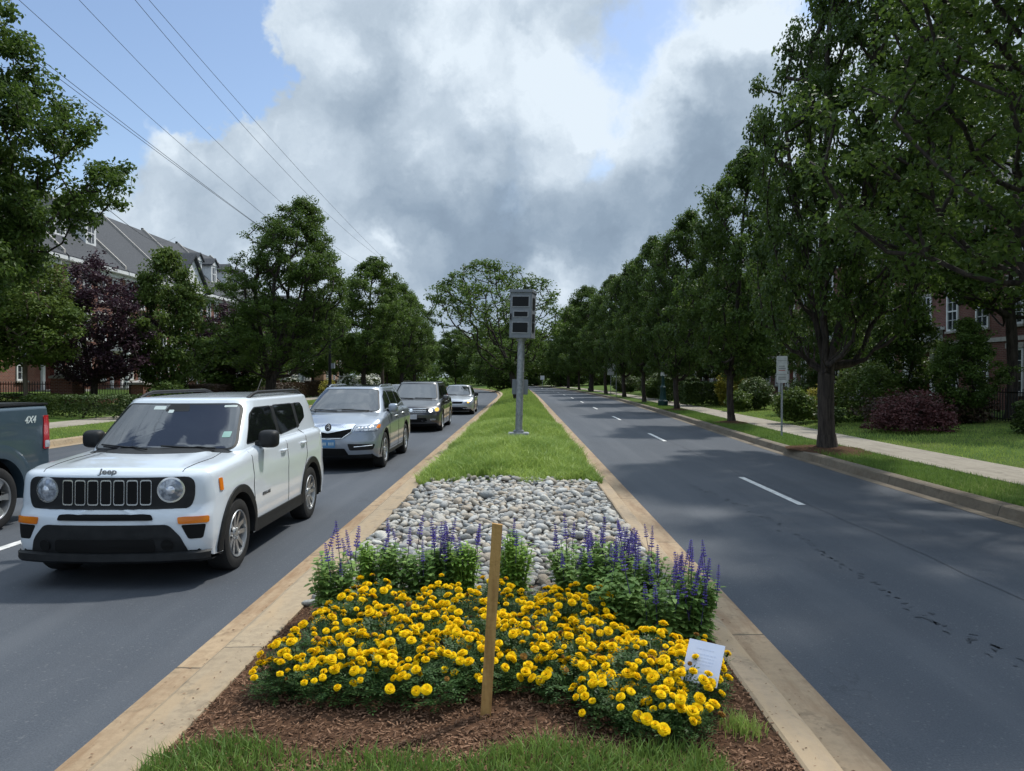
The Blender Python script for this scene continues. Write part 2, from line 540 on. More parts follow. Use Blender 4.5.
M['stone'] = stonemat()

# ---------------------------------------------------------------- object helpers


def tag(o, label=None, cat=None, group=None, kind=None):
    if label:
        o['label'] = label
    if cat:
        o['category'] = cat
    if group:
        o['group'] = group
    if kind:
        o['kind'] = kind
    return o


def empty(name, loc=(0, 0, 0), rz=0.0):
    o = bpy.data.objects.new(name, None)
    o.empty_display_size = 0.2
    COL.objects.link(o)
    o.location = loc
    o.rotation_euler = (0, 0, rz)
    return o


def link(name, me, parent=None, mat=None):
    o = bpy.data.objects.new(name, me)
    COL.objects.link(o)
    if parent is not None:
        o.parent = parent
    if mat is not None:
        for mm in (mat if isinstance(mat, (list, tuple)) else [mat]):
            me.materials.append(mm)
    return o


def fastmesh(name, V, F, smooth=False):
    V = np.asarray(V, dtype=np.float32)
    F = np.asarray(F, dtype=np.int32)
    me = bpy.data.meshes.new(name)
    n, k = F.shape
    me.vertices.add(len(V))
    me.vertices.foreach_set('co', V.ravel())
    me.loops.add(n * k)
    me.loops.foreach_set('vertex_index', F.ravel())
    me.polygons.add(n)
    me.polygons.foreach_set('loop_start', np.arange(0, n * k, k, dtype=np.int32))
    me.polygons.foreach_set('use_smooth', np.full(n, smooth))
    me.update(calc_edges=True)
    me.validate()
    return me


class MB:
    """mesh builder on lists"""
    def __init__(self):
        self.v = []
        self.f = []
        self.m = []

    def add(self, vs, fs, mi=0):
        o = len(self.v)
        self.v += [tuple(p) for p in vs]
        self.f += [tuple(i + o for i in f) for f in fs]
        self.m += [mi] * len(fs)

    def box(self, x0, x1, y0, y1, z0, z1, mi=0, mtx=None):
        vs = [Vector((x, y, z)) for z in (z0, z1) for y in (y0, y1) for x in (x0, x1)]
        if mtx is not None:
            vs = [mtx @ p for p in vs]
        self.add(vs, [(0, 2, 3, 1), (4, 5, 7, 6), (0, 1, 5, 4), (2, 6, 7, 3), (0, 4, 6, 2), (1, 3, 7, 5)], mi)

    def tube(self, pts, rad, n=8, caps=True, mi=0):
        pts = [Vector(p) for p in pts]
        rads = rad if isinstance(rad, (list, tuple)) else [rad] * len(pts)
        rings = []
        up = None
        for i, p in enumerate(pts):
            d = (pts[min(i + 1, len(pts) - 1)] - pts[max(i - 1, 0)]).normalized()
            if up is None:
                up = Vector((1, 0, 0)) if abs(d.x) < 0.8 else Vector((0, 1, 0))
            a = d.cross(up).normalized()
            b = a.cross(d).normalized()
            up = b
            rings.append([p + (a * math.cos(2 * math.pi * k / n) + b * math.sin(2 * math.pi * k / n)) * rads[i] for k in range(n)])
        vs = [q for r in rings for q in r]
        fs = []
        for i in range(len(pts) - 1):
            for k in range(n):
                fs.append((i * n + k, i * n + (k + 1) % n, (i + 1) * n + (k + 1) % n, (i + 1) * n + k))
        if caps:
            fs.append(tuple(range(n))[::-1])
            fs.append(tuple((len(pts) - 1) * n + k for k in range(n)))
        self.add(vs, fs, mi)

    def prism(self, poly, d0, d1, axis='y', mi=0):
        """poly in the plane normal to axis, extruded from d0 to d1"""
        def P(a, b, d):
            return {'y': (a, d, b), 'x': (d, a, b), 'z': (a, b, d)}[axis]
        n = len(poly)
        vs = [P(a, b, d0) for a, b in poly] + [P(a, b, d1) for a, b in poly]
        fs = [tuple(range(n)), tuple(range(n, 2 * n))[::-1]]
        fs += [(i, (i + 1) % n, n + (i + 1) % n, n + i) for i in range(n)]
        self.add(vs, fs, mi)

    def lathe(self, prof, n=24, axis='z', mi=0, c=(0, 0, 0)):
        vs = []
        for k in range(n):
            a = 2 * math.pi * k / n
            for h, r in prof:
                if axis == 'z':
                    vs.append((c[0] + r * math.cos(a), c[1] + r * math.sin(a), c[2] + h))
                else:
                    vs.append((c[0] + h, c[1] + r * math.cos(a), c[2] + r * math.sin(a)))
        m = len(prof)
        fs = []
        for k in range(n):
            k2 = (k + 1) % n
            for j in range(m - 1):
                fs.append((k * m + j, k2 * m + j, k2 * m + j + 1, k * m + j + 1))
        self.add(vs, fs, mi)

    def build(self, name, mats, parent=None, smooth=None, bevel=0.0):
        me = bpy.data.meshes.new(name)
        me.from_pydata(self.v, [], self.f)
        mats = mats if isinstance(mats, (list, tuple)) else [mats]
        bm = bmesh.new()
        bm.from_mesh(me)
        for f, mi in zip(bm.faces, self.m):
            f.material_index = mi
        bmesh.ops.recalc_face_normals(bm, faces=bm.faces)
        if bevel:
            bmesh.ops.bevel(bm, geom=bm.edges[:], offset=bevel, segments=2, affect='EDGES', clamp_overlap=True)
        bm.to_mesh(me)
        bm.free()
        if smooth is not None:
            me.polygons.foreach_set('use_smooth', [True] * len(me.polygons))
            me.update()
            me.set_sharp_from_angle(angle=R(smooth))
        return link(name, me, parent, mats)


def copy_tree(o, parent=None):
    c = o.copy()
    COL.objects.link(c)
    c.parent = parent
    for ch in list(o.children):
        copy_tree(ch, c)
    return c


def textmesh(name, s, size, mat, mtx, parent=None, shear=0.0, ext=0.002, bold=0.0):
    cu = bpy.data.curves.new(name, 'FONT')
    cu.body = s
    cu.size = size
    cu.extrude = ext
    cu.shear = shear
    cu.offset = bold
    cu.align_x = 'CENTER'
    cu.align_y = 'CENTER'
    ob = bpy.data.objects.new(name, cu)
    COL.objects.link(ob)
    dg = bpy.context.evaluated_depsgraph_get()
    me = bpy.data.meshes.new_from_object(ob.evaluated_get(dg))
    bpy.data.objects.remove(ob)
    me.materials.clear()
    me.transform(mtx)
    return link(name, me, parent, mat)

# ================================================================ SETTING
GY = np.arange(-25.0, 185.0, 0.5)


def curve(pts):
    ys = np.array([p[0] for p in pts], float)
    xs = np.array([p[1] for p in pts], float)
    x = np.interp(GY, ys, xs)
    k = np.exp(-0.5 * (np.arange(-24, 25) / 9.0) ** 2)
    k /= k.sum()
    xp = np.concatenate([np.full(24, x[0]), x, x[-1] + (x[-1] - x[-2]) * np.arange(1, 25)])
    xs2 = np.convolve(xp, k, 'valid')
    return lambda Y, off=0.0: np.interp(Y, GY, xs2) + off


L0 = curve([(-25, -2.21), (72, -2.21), (88, -2.9), (101, -4.64), (115, -7.4), (140, -15), (184, -33)])
R0 = curve([(-25, 1.755), (61, 1.755), (99, 1.55), (115, 1.0), (140, -1.5), (184, -9)])
R1 = curve([(-25, 6.20), (19, 6.20), (27, 6.60), (39, 7.05), (61, 7.65), (80, 7.4), (96, 6.8), (115, 6.0), (140, 3.6), (184, -3.5)])
L1 = curve([(-25, -12.25), (72, -12.25), (101, -14.7), (115, -17.4), (140, -25), (184, -43)])


def loft(name, lines, Y0, Y1, mat, kind='structure', step=0.5, smooth=False, jit=0.0):
    """lines: list of (fn, offset, z or fn(Y))"""
    Ys = np.arange(Y0, Y1 + 1e-6, step)
    V = []
    for fn, off, z in lines:
        x = fn(Ys) + off + (jit * (0.6 * np.sin(Ys * 1.9 + off * 9) * np.sin(Ys * .7) + np.random.RandomState(int(abs(off) * 1000)).normal(0, .5, len(Ys))) if jit else 0)
        zz = z(Ys) if callable(z) else np.full(len(Ys), z)
        V.append(np.stack([x, Ys, zz], 1))
    V = np.stack(V, 1)
    n, m = V.shape[:2]
    idx = np.arange(n * m).reshape(n, m)
    F = np.stack([idx[:-1, :-1], idx[:-1, 1:], idx[1:, 1:], idx[1:, :-1]], -1).reshape(-1, 4)
    me = fastmesh(name, V.reshape(-1, 3), F, smooth)
    o = link(name, me, None, mat)
    tag(o, kind=kind)
    return o


CONST = lambda Y: np.zeros_like(np.asarray(Y, float))

# base ground to the horizon
mb = MB()
mb.add([(-3000, -3000, -0.06), (3000, -3000, -0.06), (3000, 3000, -0.06), (-3000, 3000, -0.06)], [(0, 1, 2, 3)])
tag(mb.build('ground', M['grass']), kind='structure')

loft('road', [(L1, -0.05, 0.0), (L0, 0.02, 0.0)], -25, 184, M['asphalt'])
loft('road', [(R0, -0.02, 0.0), (R1, 0.05, 0.0)], -25, 184, M['asphalt'])
# gutters and kerbs of the median
loft('gutter', [(L0, 0.0, 0.006), (L0, 0.235, 0.004)], -25, 184, M['gutterL'])
loft('gutter', [(R0, -0.28, 0.004), (R0, 0.0, 0.006)], -25, 184, M['gutterR'])
KL = [(L0, 0.23, -0.01), (L0, 0.25, 0.05), (L0, 0.275, 0.115), (L0, 0.31, 0.132), (L0, 0.54, 0.138), (L0, 0.555, 0.128), (L0, 0.56, 0.02)]
loft('kerb', KL, -25, 184, M['kerbL'], jit=0.004, step=.25)
KR = [(R0, -0.275, -0.01), (R0, -0.29, 0.05), (R0, -0.315, 0.115), (R0, -0.35, 0.132), (R0, -0.485, 0.138), (R0, -0.50, 0.128), (R0, -0.505, 0.02)]
loft('kerb', KR[::-1], -25, 184, M['kerbR'], jit=0.004, step=.25)
# outer kerbs
OK_R = [(R1, 0.0, 0.005), (R1, 0.20, 0.004), (R1, 0.215, 0.06), (R1, 0.24, 0.14), (R1, 0.27, 0.155), (R1, 0.42, 0.16), (R1, 0.43, 0.05)]
M['kerbO'] = concretemat('outer_kerb_concrete', (0.20, 0.165, 0.12), (0.15, 0.125, 0.095), (0.12, 0.09, 0.06), 1.0, 3.0)
loft('kerb', OK_R, -25, 184, M['kerbO'])
OK_L = [(L1, 0.0, 0.005), (L1, -0.28, 0.004), (L1, -0.30, 0.06), (L1, -0.33, 0.14), (L1, -0.37, 0.155), (L1, -0.55, 0.16), (L1, -0.56, 0.05)]
loft('kerb', OK_L[::-1], -25, 184, M['kerbL'])
# verges, sidewalks and lawns
loft('grass_verge', [(R1, 0.42, 0.13), (R1, 0.9, 0.155), (R1, 1.75, 0.15)], -25, 184, M['grass'])
loft('sidewalk', [(R1, 1.72, 0.05), (R1, 1.72, 0.165), (R1, 3.1, 0.175), (R1, 3.1, 0.05)], -25, 184, M['sidewalk'])
loft('lawn', [(R1, 3.1, 0.15), (R1, 4.5, 0.20), (R1, 7.0, 0.30), (R1, 9.5, 0.42), (R1, 30, 0.8), (R1, 200, 0.9)], -25, 184, M['grass'])
loft('grass_verge', [(L1, -3.3, 0.16), (L1, -1.2, 0.17), (L1, -0.55, 0.14)], -25, 184, M['grass'])
loft('sidewalk', [(L1, -5.2, 0.05), (L1, -5.2, 0.185), (L1, -3.3, 0.175), (L1, -3.3, 0.05)], -25, 184, M['sidewalk'])
loft('lawn', [(L1, -200, 1.6), (L1, -30, 1.3), (L1, -14, 0.95), (L1, -9, 0.50), (L1, -6.5, 0.22), (L1, -5.2, 0.17)], -25, 184, M['grass'])

# lane markings
dash = MB()
mdash = M['line']


def dashline(x_fn, y0, n, length, period, wd, label_side):
    for i in range(n):
        a = y0 + i * period
        ys = np.linspace(a, a + length, 7)
        V, F = [], []
        for y in ys:
            xx = float(x_fn(y))
            V += [(xx - wd / 2, y, 0.005), (xx + wd / 2, y, 0.005)]
        for k in range(6):
            F.append((2 * k, 2 * k + 1, 2 * k + 3, 2 * k + 2))
        b = MB()
        b.add(V, F)
        tag(b.build('lane_marking', mdash), kind='structure')


fr = lambda Y: 4.10 + np.interp(Y, [0, 14, 22, 34, 61, 99, 130], [0, 0, .1, .25, .5, .2, -1.2])
dashline(fr, 0.1, 12, 3.0, 10.72, 0.11, 'r')
fl1 = lambda Y: -5.66 + (L0(Y) + 2.21)
fl2 = lambda Y: -8.67 + (L0(Y) + 2.21)
dashline(fl1, -4.8, 10, 3.6, 12.2, 0.12, 'l')
dashline(fl2, 9.8, 8, 4.0, 10.72, 0.12, 'l')

# tar seam and oil stains on the right carriageway
M['tar'] = nmat('tar', (0.042, 0.048, 0.058), (0.058, 0.066, 0.079), scale=12, rough=0.7)
b = MB()
r2 = random.Random(3)
y = 3.6
while y < 13:
    cx = 3.30 + 0.12 * math.sin(y * 0.8) - (y - 5) * 0.035
    if r2.random() < (0.9 if y < 7 else 0.5):
        n = 7
        cx += r2.gauss(0, .05)
        rx, ry = r2.uniform(.008, .024), r2.uniform(.012, .05)
        a0 = r2.random()
        pts = [(cx + r2.uniform(-.03, .03) + rx * math.cos(2 * math.pi * k / n) * r2.uniform(.6, 1.3), y + ry * math.sin(2 * math.pi * k / n) * r2.uniform(.6, 1.3), 0.004) for k in range(n)]
        b.add(pts, [tuple(range(n))])
    y += r2.uniform(.04, .10)
tag(b.build('road_stain', M['tar']), kind='structure')
b = MB()
V, F = [], []
ys = np.arange(1, 70, 0.4)
for y in ys:
    xx = float(fr(y)) + 0.12 + 0.02 * math.sin(y * 1.7) + 0.012 * math.sin(y * 5.1)
    V += [(xx, y, 0.003), (xx + 0.018, y, 0.003)]
for k in range(len(ys) - 1):
    F.append((2 * k, 2 * k + 1, 2 * k + 3, 2 * k + 2))
b.add(V, F)
tag(b.build('road_seam', M['tar']), kind='structure')

# ---------------------------------------------------------------- median
Y_GR, Y_ST, Y_ML = 12.0, 5.75, 3.45


def mound(X, Y):
    l = L0(Y) + 0.555
    r = R0(Y) - 0.50
    t = np.clip((X - l) / (r - l), 0, 1)
    h = 0.24 * np.sin(math.pi * t) ** 0.7
    far = np.clip((np.asarray(Y, float) - 11.7) / 0.9, 0, 1)
    near = 0.05 * np.sin(math.pi * t) ** 0.7
    und = 0.12 * np.cos((np.asarray(Y, float) - 14.9) * 2 * math.pi / 7.2) * np.sin(math.pi * t) ** .8
    return 0.115 + near * (1 - far) + (h + und) * far


def median_sheet(name, Y0, Y1, mat, nx=14, step=0.25, bumpy=0.0):
    Ys = np.arange(Y0, Y1 + 1e-6, step)
    t = np.linspace(0, 1, nx)
    YY, TT = np.meshgrid(Ys, t, indexing='ij')
    l = L0(YY) + 0.552
    r = R0(YY) - 0.497
    X = l + (r - l) * TT
    Z = mound(X, YY)
    if bumpy:
        rs = np.random.RandomState(4)
        Z = Z + rs.uniform(-bumpy, bumpy, Z.shape)
    V = np.stack([X, YY, Z], -1).reshape(-1, 3)
    idx = np.arange(len(V)).reshape(X.shape)
    F = np.stack([idx[:-1, :-1], idx[:-1, 1:], idx[1:, 1:], idx[1:, :-1]], -1).reshape(-1, 4)
    o = link(name, fastmesh(name, V, F, True), None, mat)
    tag(o, kind='structure')
    return o


median_sheet('median_grass_soil', Y_GR, 184, M['grass'])
median_sheet('gravel_bed', Y_ST, Y_GR, M['gravelbase'])
median_sheet('mulch_bed', Y_ML - 0.2, Y_ST, M['mulch'], nx=40, step=0.06, bumpy=0.010)
median_sheet('median_lawn_soil', -25, Y_ML - 0.2, M['grass'])


def blades(P, h0, h1, wd, rs, lean=0.5, seg=2, cl=None):
    """P (n,3) roots. returns V,F"""
    n = len(P)
    h = rs.uniform(h0, h1, n)
    a = rs.uniform(0, 2 * math.pi, n)
    ld = rs.uniform(0, 2 * math.pi, n)
    la = rs.uniform(0.05, lean, n) * h
    w_ = wd * rs.uniform(0.6, 1.3, n)
    dx, dy = np.cos(a) * w_, np.sin(a) * w_
    lx, ly = np.cos(ld) * la, np.sin(ld) * la
    if seg == 2:
        b0 = P + np.stack([-dx, -dy, -0.01 * np.ones(n)], 1)
        b1 = P + np.stack([dx, dy, -0.01 * np.ones(n)], 1)
        m0 = P + np.stack([-dx * .8 + lx * .3, -dy * .8 + ly * .3, h * .6], 1)
        m1 = P + np.stack([dx * .8 + lx * .3, dy * .8 + ly * .3, h * .6], 1)
        t0 = P + np.stack([-dx * .1 + lx, -dy * .1 + ly, h], 1)
        t1 = P + np.stack([dx * .1 + lx, dy * .1 + ly, h], 1)
        V = np.stack([b0, b1, m0, m1, t0, t1], 1).reshape(-1, 3)
        i = np.arange(n)[:, None] * 6
        F = np.concatenate([i + np.array([[0, 1, 3, 2]]), i + np.array([[2, 3, 5, 4]])], 0)
    else:
        b0 = P + np.stack([-dx, -dy, -0.01 * np.ones(n)], 1)
        b1 = P + np.stack([dx, dy, -0.01 * np.ones(n)], 1)
        t0 = P + np.stack([lx, ly, h], 1)
        V = np.stack([b0, b1, t0], 1).reshape(-1, 3)
        i = np.arange(n)[:, None] * 3
        F = i + np.array([[0, 1, 2]])
    return V, F


def noise2(x, y, s, seed=0):
    rs_ = np.random.RandomState(seed)
    out = np.zeros_like(x)
    for k in range(6):
        fx, fy, p = rs_.normal(0, s), rs_.normal(0, s), rs_.uniform(0, 6.28)
        out += np.sin(x * fx + y * fy + p)
    return out / 6 * 1.6


def grassfield(name, X, Y, zf, h0, h1, wd, seed, seg=1, mat='blade', lean=0.6, label=None, patch=0.0, tuft=0.0):
    rs = np.random.RandomState(seed)
    z = zf(X, Y)
    if tuft:
        z = z + tuft * np.clip(noise2(X, Y, 3.2, seed + 9), -.5, 1) + tuft * .6 * noise2(X, Y, 9, seed + 5)
    if patch:
        keep = (noise2(X, Y, 2.2, seed) + rs.uniform(-1, 1, len(X)) * 0.6) > -patch
        X, Y, z = X[keep], Y[keep], z[keep]
    P = np.stack([X, Y, z], 1)
    V, F = blades(P, h0, h1, wd, rs, lean, seg)
    o = link(name, fastmesh(name, V, F), None, M[mat])
    tag(o, label, 'grass', kind='stuff')
    return o


rs = np.random.RandomState(11)
# foreground lawn strip, ragged far edge
n = 36000
X = rs.uniform(-1.68, 1.26, n)
Y = rs.uniform(1.6, 3.52, n)
edge = 3.34 + 0.09 * np.sin(X * 3.1) + 0.05 * np.sin(X * 9.0 + 1) - 0.10 * np.clip(X - 0.25, 0, 1) - 0.25 * np.clip((X - 0.75), 0, 1)
keep = (Y < edge + rs.normal(0, 0.02, n)) & ((X < 0.9) | (Y < 2.9))
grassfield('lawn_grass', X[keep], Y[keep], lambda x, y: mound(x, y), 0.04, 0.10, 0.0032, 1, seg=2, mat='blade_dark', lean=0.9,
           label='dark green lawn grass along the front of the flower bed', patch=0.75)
# median grass
n = 60000
Y = Y_GR + 14 * rs.uniform(0, 1, n) ** 1.15
X = L0(Y) + 0.49 + (R0(Y) - L0(Y) - 0.91) * rs.uniform(0, 1, n)
Y = Y - np.clip(13.5 - Y, 0, 1.5) / 1.5 * (0.16 * np.sin(X * 4.1 + .6) + 0.10 * np.sin(X * 11) + .08 * np.sin(X * 23))
clump = noise2(X, Y, 1.6, 5)
grassfield('median_grass', X, Y, mound, 0.06, 0.19, 0.0065, 2, seg=2, lean=1.25, tuft=0.06, label='bright green tufted grass on the median mound behind the stones')
n = 56000
Y = 26 + 84 * rs.uniform(0, 1, n) ** 1.6
X = L0(Y) + 0.53 + (R0(Y) - L0(Y) - 0.99) * rs.uniform(0, 1, n)
grassfield('median_grass', X, Y, mound, 0.06, 0.20, 0.014, 3, seg=1, tuft=.05, label='bright green grass on the far stretch of the median beyond the camera pole')
# right verge and lawn
n = 44000
Y = 6.5 + 42 * rs.uniform(0, 1, n) ** 1.4
s = rs.uniform(0, 1, n)
X = R1(Y) + 0.45 + 1.25 * s
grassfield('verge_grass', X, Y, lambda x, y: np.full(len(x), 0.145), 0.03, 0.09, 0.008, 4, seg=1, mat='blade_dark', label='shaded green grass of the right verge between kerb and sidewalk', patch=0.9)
n = 70000
Y = 6.5 + 48 * rs.uniform(0, 1, n) ** 1.3
X = R1(Y) + 3.12 + 7.0 * rs.uniform(0, 1, n)
grassfield('lawn_grass', X, Y, lambda x, y: 0.15 + 0.035 * (x - R1(y) - 3.1), 0.03, 0.085, 0.010, 5, seg=1, label='sunlit green lawn grass behind the right sidewalk')
n = 30000
Y = 14 + 40 * rs.uniform(0, 1, n) ** 1.2
X = L1(Y) - 0.58 - 2.7 * rs.uniform(0, 1, n)
grassfield('verge_grass', X, Y, lambda x, y: np.full(len(x), 0.15), 0.03, 0.09, 0.011, 6, seg=1, label='bright green grass of the left verge beyond the pickup')

# ---------------------------------------------------------------- mulch chips
rs = np.random.RandomState(21)
n = 17000
X = rs.uniform(-1.66, 1.26, n)
Y = 3.1 + 2.9 * rs.uniform(0, 1, n) ** 1.5
Y = np.where((X > 0.7) & (rs.uniform(0, 1, n) < .25), rs.uniform(2.3, 3.4, n), Y)
Z = mound(X, Y) + rs.uniform(0.0, 0.022, n)
L = rs.uniform(0.008, 0.030, n)
Wd = rs.uniform(0.0018, 0.006, n)
a = rs.uniform(0, math.pi, n)
tz = rs.normal(0, 0.35, n)
u = np.stack([np.cos(a) * np.cos(tz), np.sin(a) * np.cos(tz), np.sin(tz)], 1)
v = np.stack([-np.sin(a), np.cos(a), rs.normal(0, .5, n)], 1)
v /= np.linalg.norm(v, axis=1)[:, None]
P = np.stack([X, Y, Z], 1)
nrm = np.cross(u, v) * 0.003
c = [P - u * L[:, None] / 2 - v * Wd[:, None], P + u * L[:, None] / 2 - v * Wd[:, None] * .6, P + u * L[:, None] / 2 + v * Wd[:, None] * .6, P - u * L[:, None] / 2 + v * Wd[:, None]]
c = c + [q - nrm for q in c]
V = np.stack(c, 1).reshape(-1, 3)
i = np.arange(n)[:, None] * 8
F = np.concatenate([i + np.array([q]) for q in ([0, 1, 2, 3], [0, 4, 5, 1], [1, 5, 6, 2], [2, 6, 7, 3], [3, 7, 4, 0])], 0)
M['chip'] = leafmat('mulch_chip', (0.040, 0.020, 0.013), (0.25, 0.145, 0.09), 0.0, 4.0, 0.9, 0.1)
tag(link('mulch_chips', fastmesh('mulch_chips', V, F), None, M['chip']), 'brown shredded bark mulch around the marigolds', 'mulch', kind='stuff')

# ---------------------------------------------------------------- river stones


def stone_mesh(seed, sub=2):
    bm = bmesh.new()
    bmesh.ops.create_icosphere(bm, subdivisions=sub, radius=1.0)
    rr = random.Random(seed)
    dirs = [(Vector((rr.gauss(0, 1), rr.gauss(0, 1), rr.gauss(0, 1))).normalized(), rr.uniform(.48, .86)) for _ in range(9)]
    for v in bm.verts:
        d = v.co.normalized()
        k = 1.0
        for n_, h in dirs:
            q = d.dot(n_)
            if q > 0.05:
                k = min(k, h / q * 1.0 if h / q < 1 else 1)
        v.co = d * (0.35 + 0.65 * k)
    me = bpy.data.meshes.new('river_stone')
    bm.to_mesh(me)
    bm.free()
    return me


SM = []
for k in range(7):
    me = stone_mesh(k + 1)
    me.polygons.foreach_set('use_smooth', [True] * len(me.polygons))
    me.materials.append(M['stone'])
    SM.append(me)
r3 = random.Random(12)
cand = []
grid = {}
tries = 0
while tries < 26000:
    tries += 1
    yy = r3.uniform(Y_ST - 0.15, Y_GR + 0.12)
    l = -2.21 + 0.60
    rr_ = 1.755 - 0.56
    xx = r3.uniform(l, rr_)
    if yy < 6.3 and r3.random() < 0.25:
        continue
    s = r3.choice([r3.uniform(.026, .042), r3.uniform(.038, .060), r3.uniform(.052, .088)])
    g = (int(xx / .2), int(yy / .2))
    ok = True
    for i in (-1, 0, 1):
        for j in (-1, 0, 1):
            for (x2, y2, s2) in grid.get((g[0] + i, g[1] + j), ()):
                if (xx - x2) ** 2 + (yy - y2) ** 2 < (0.78 * (s + s2)) ** 2:
                    ok = False
                    break
            if not ok:
                break
        if not ok:
            break
    if ok:
        grid.setdefault(g, []).append((xx, yy, s))
        cand.append((xx, yy, s))
cand.sort(key=lambda c: c[1] - c[2] * 12)
rest_V, rest_F = [], []
base = [(np.array([v.co[:] for v in m_.vertices]), np.array([p.vertices[:] for p in m_.polygons])) for m_ in SM]
off = 0
for k, (xx, yy, s) in enumerate(cand):
    sx, sy, sz = s * r3.uniform(1.0, 1.5), s * r3.uniform(.72, 1.05), s * r3.uniform(.50, .80)
    rot = Matrix.Rotation(r3.uniform(0, 6.28), 4, 'Z') @ Matrix.Rotation(r3.gauss(0, .28), 4, 'X') @ Matrix.Rotation(r3.gauss(0, .28), 4, 'Y')
    z = float(mound(xx, yy)) + sz * r3.uniform(.35, .85)
    if k < 300:
        o = bpy.data.objects.new('river_stone', SM[k % 7])
        COL.objects.link(o)
        o.matrix_world = Matrix.Translation((xx, yy, z)) @ rot @ Matrix.Diagonal((sx, sy, sz, 1))
        tag(o, 'rounded grey or tan river stone near the salvias in the median stone bed', 'stone', 'river stones in the median bed')
    else:
        bv, bf = base[k % 7]
        m3 = np.array((rot @ Matrix.Diagonal((sx, sy, sz, 1))).to_3x3())
        rest_V.append(bv @ m3.T + np.array([xx, yy, z]))
        rest_F.append(bf + off)
        off += len(bv)
me = fastmesh('river_stones', np.concatenate(rest_V), np.concatenate(rest_F), True)
tag(link('river_stones', me, None, M['stone']), 'grey and tan river stones filling the back of the median stone bed', 'stones', 'river stones in the median bed', 'stuff')
print('stones', len(cand))

# ================================================================ TREES


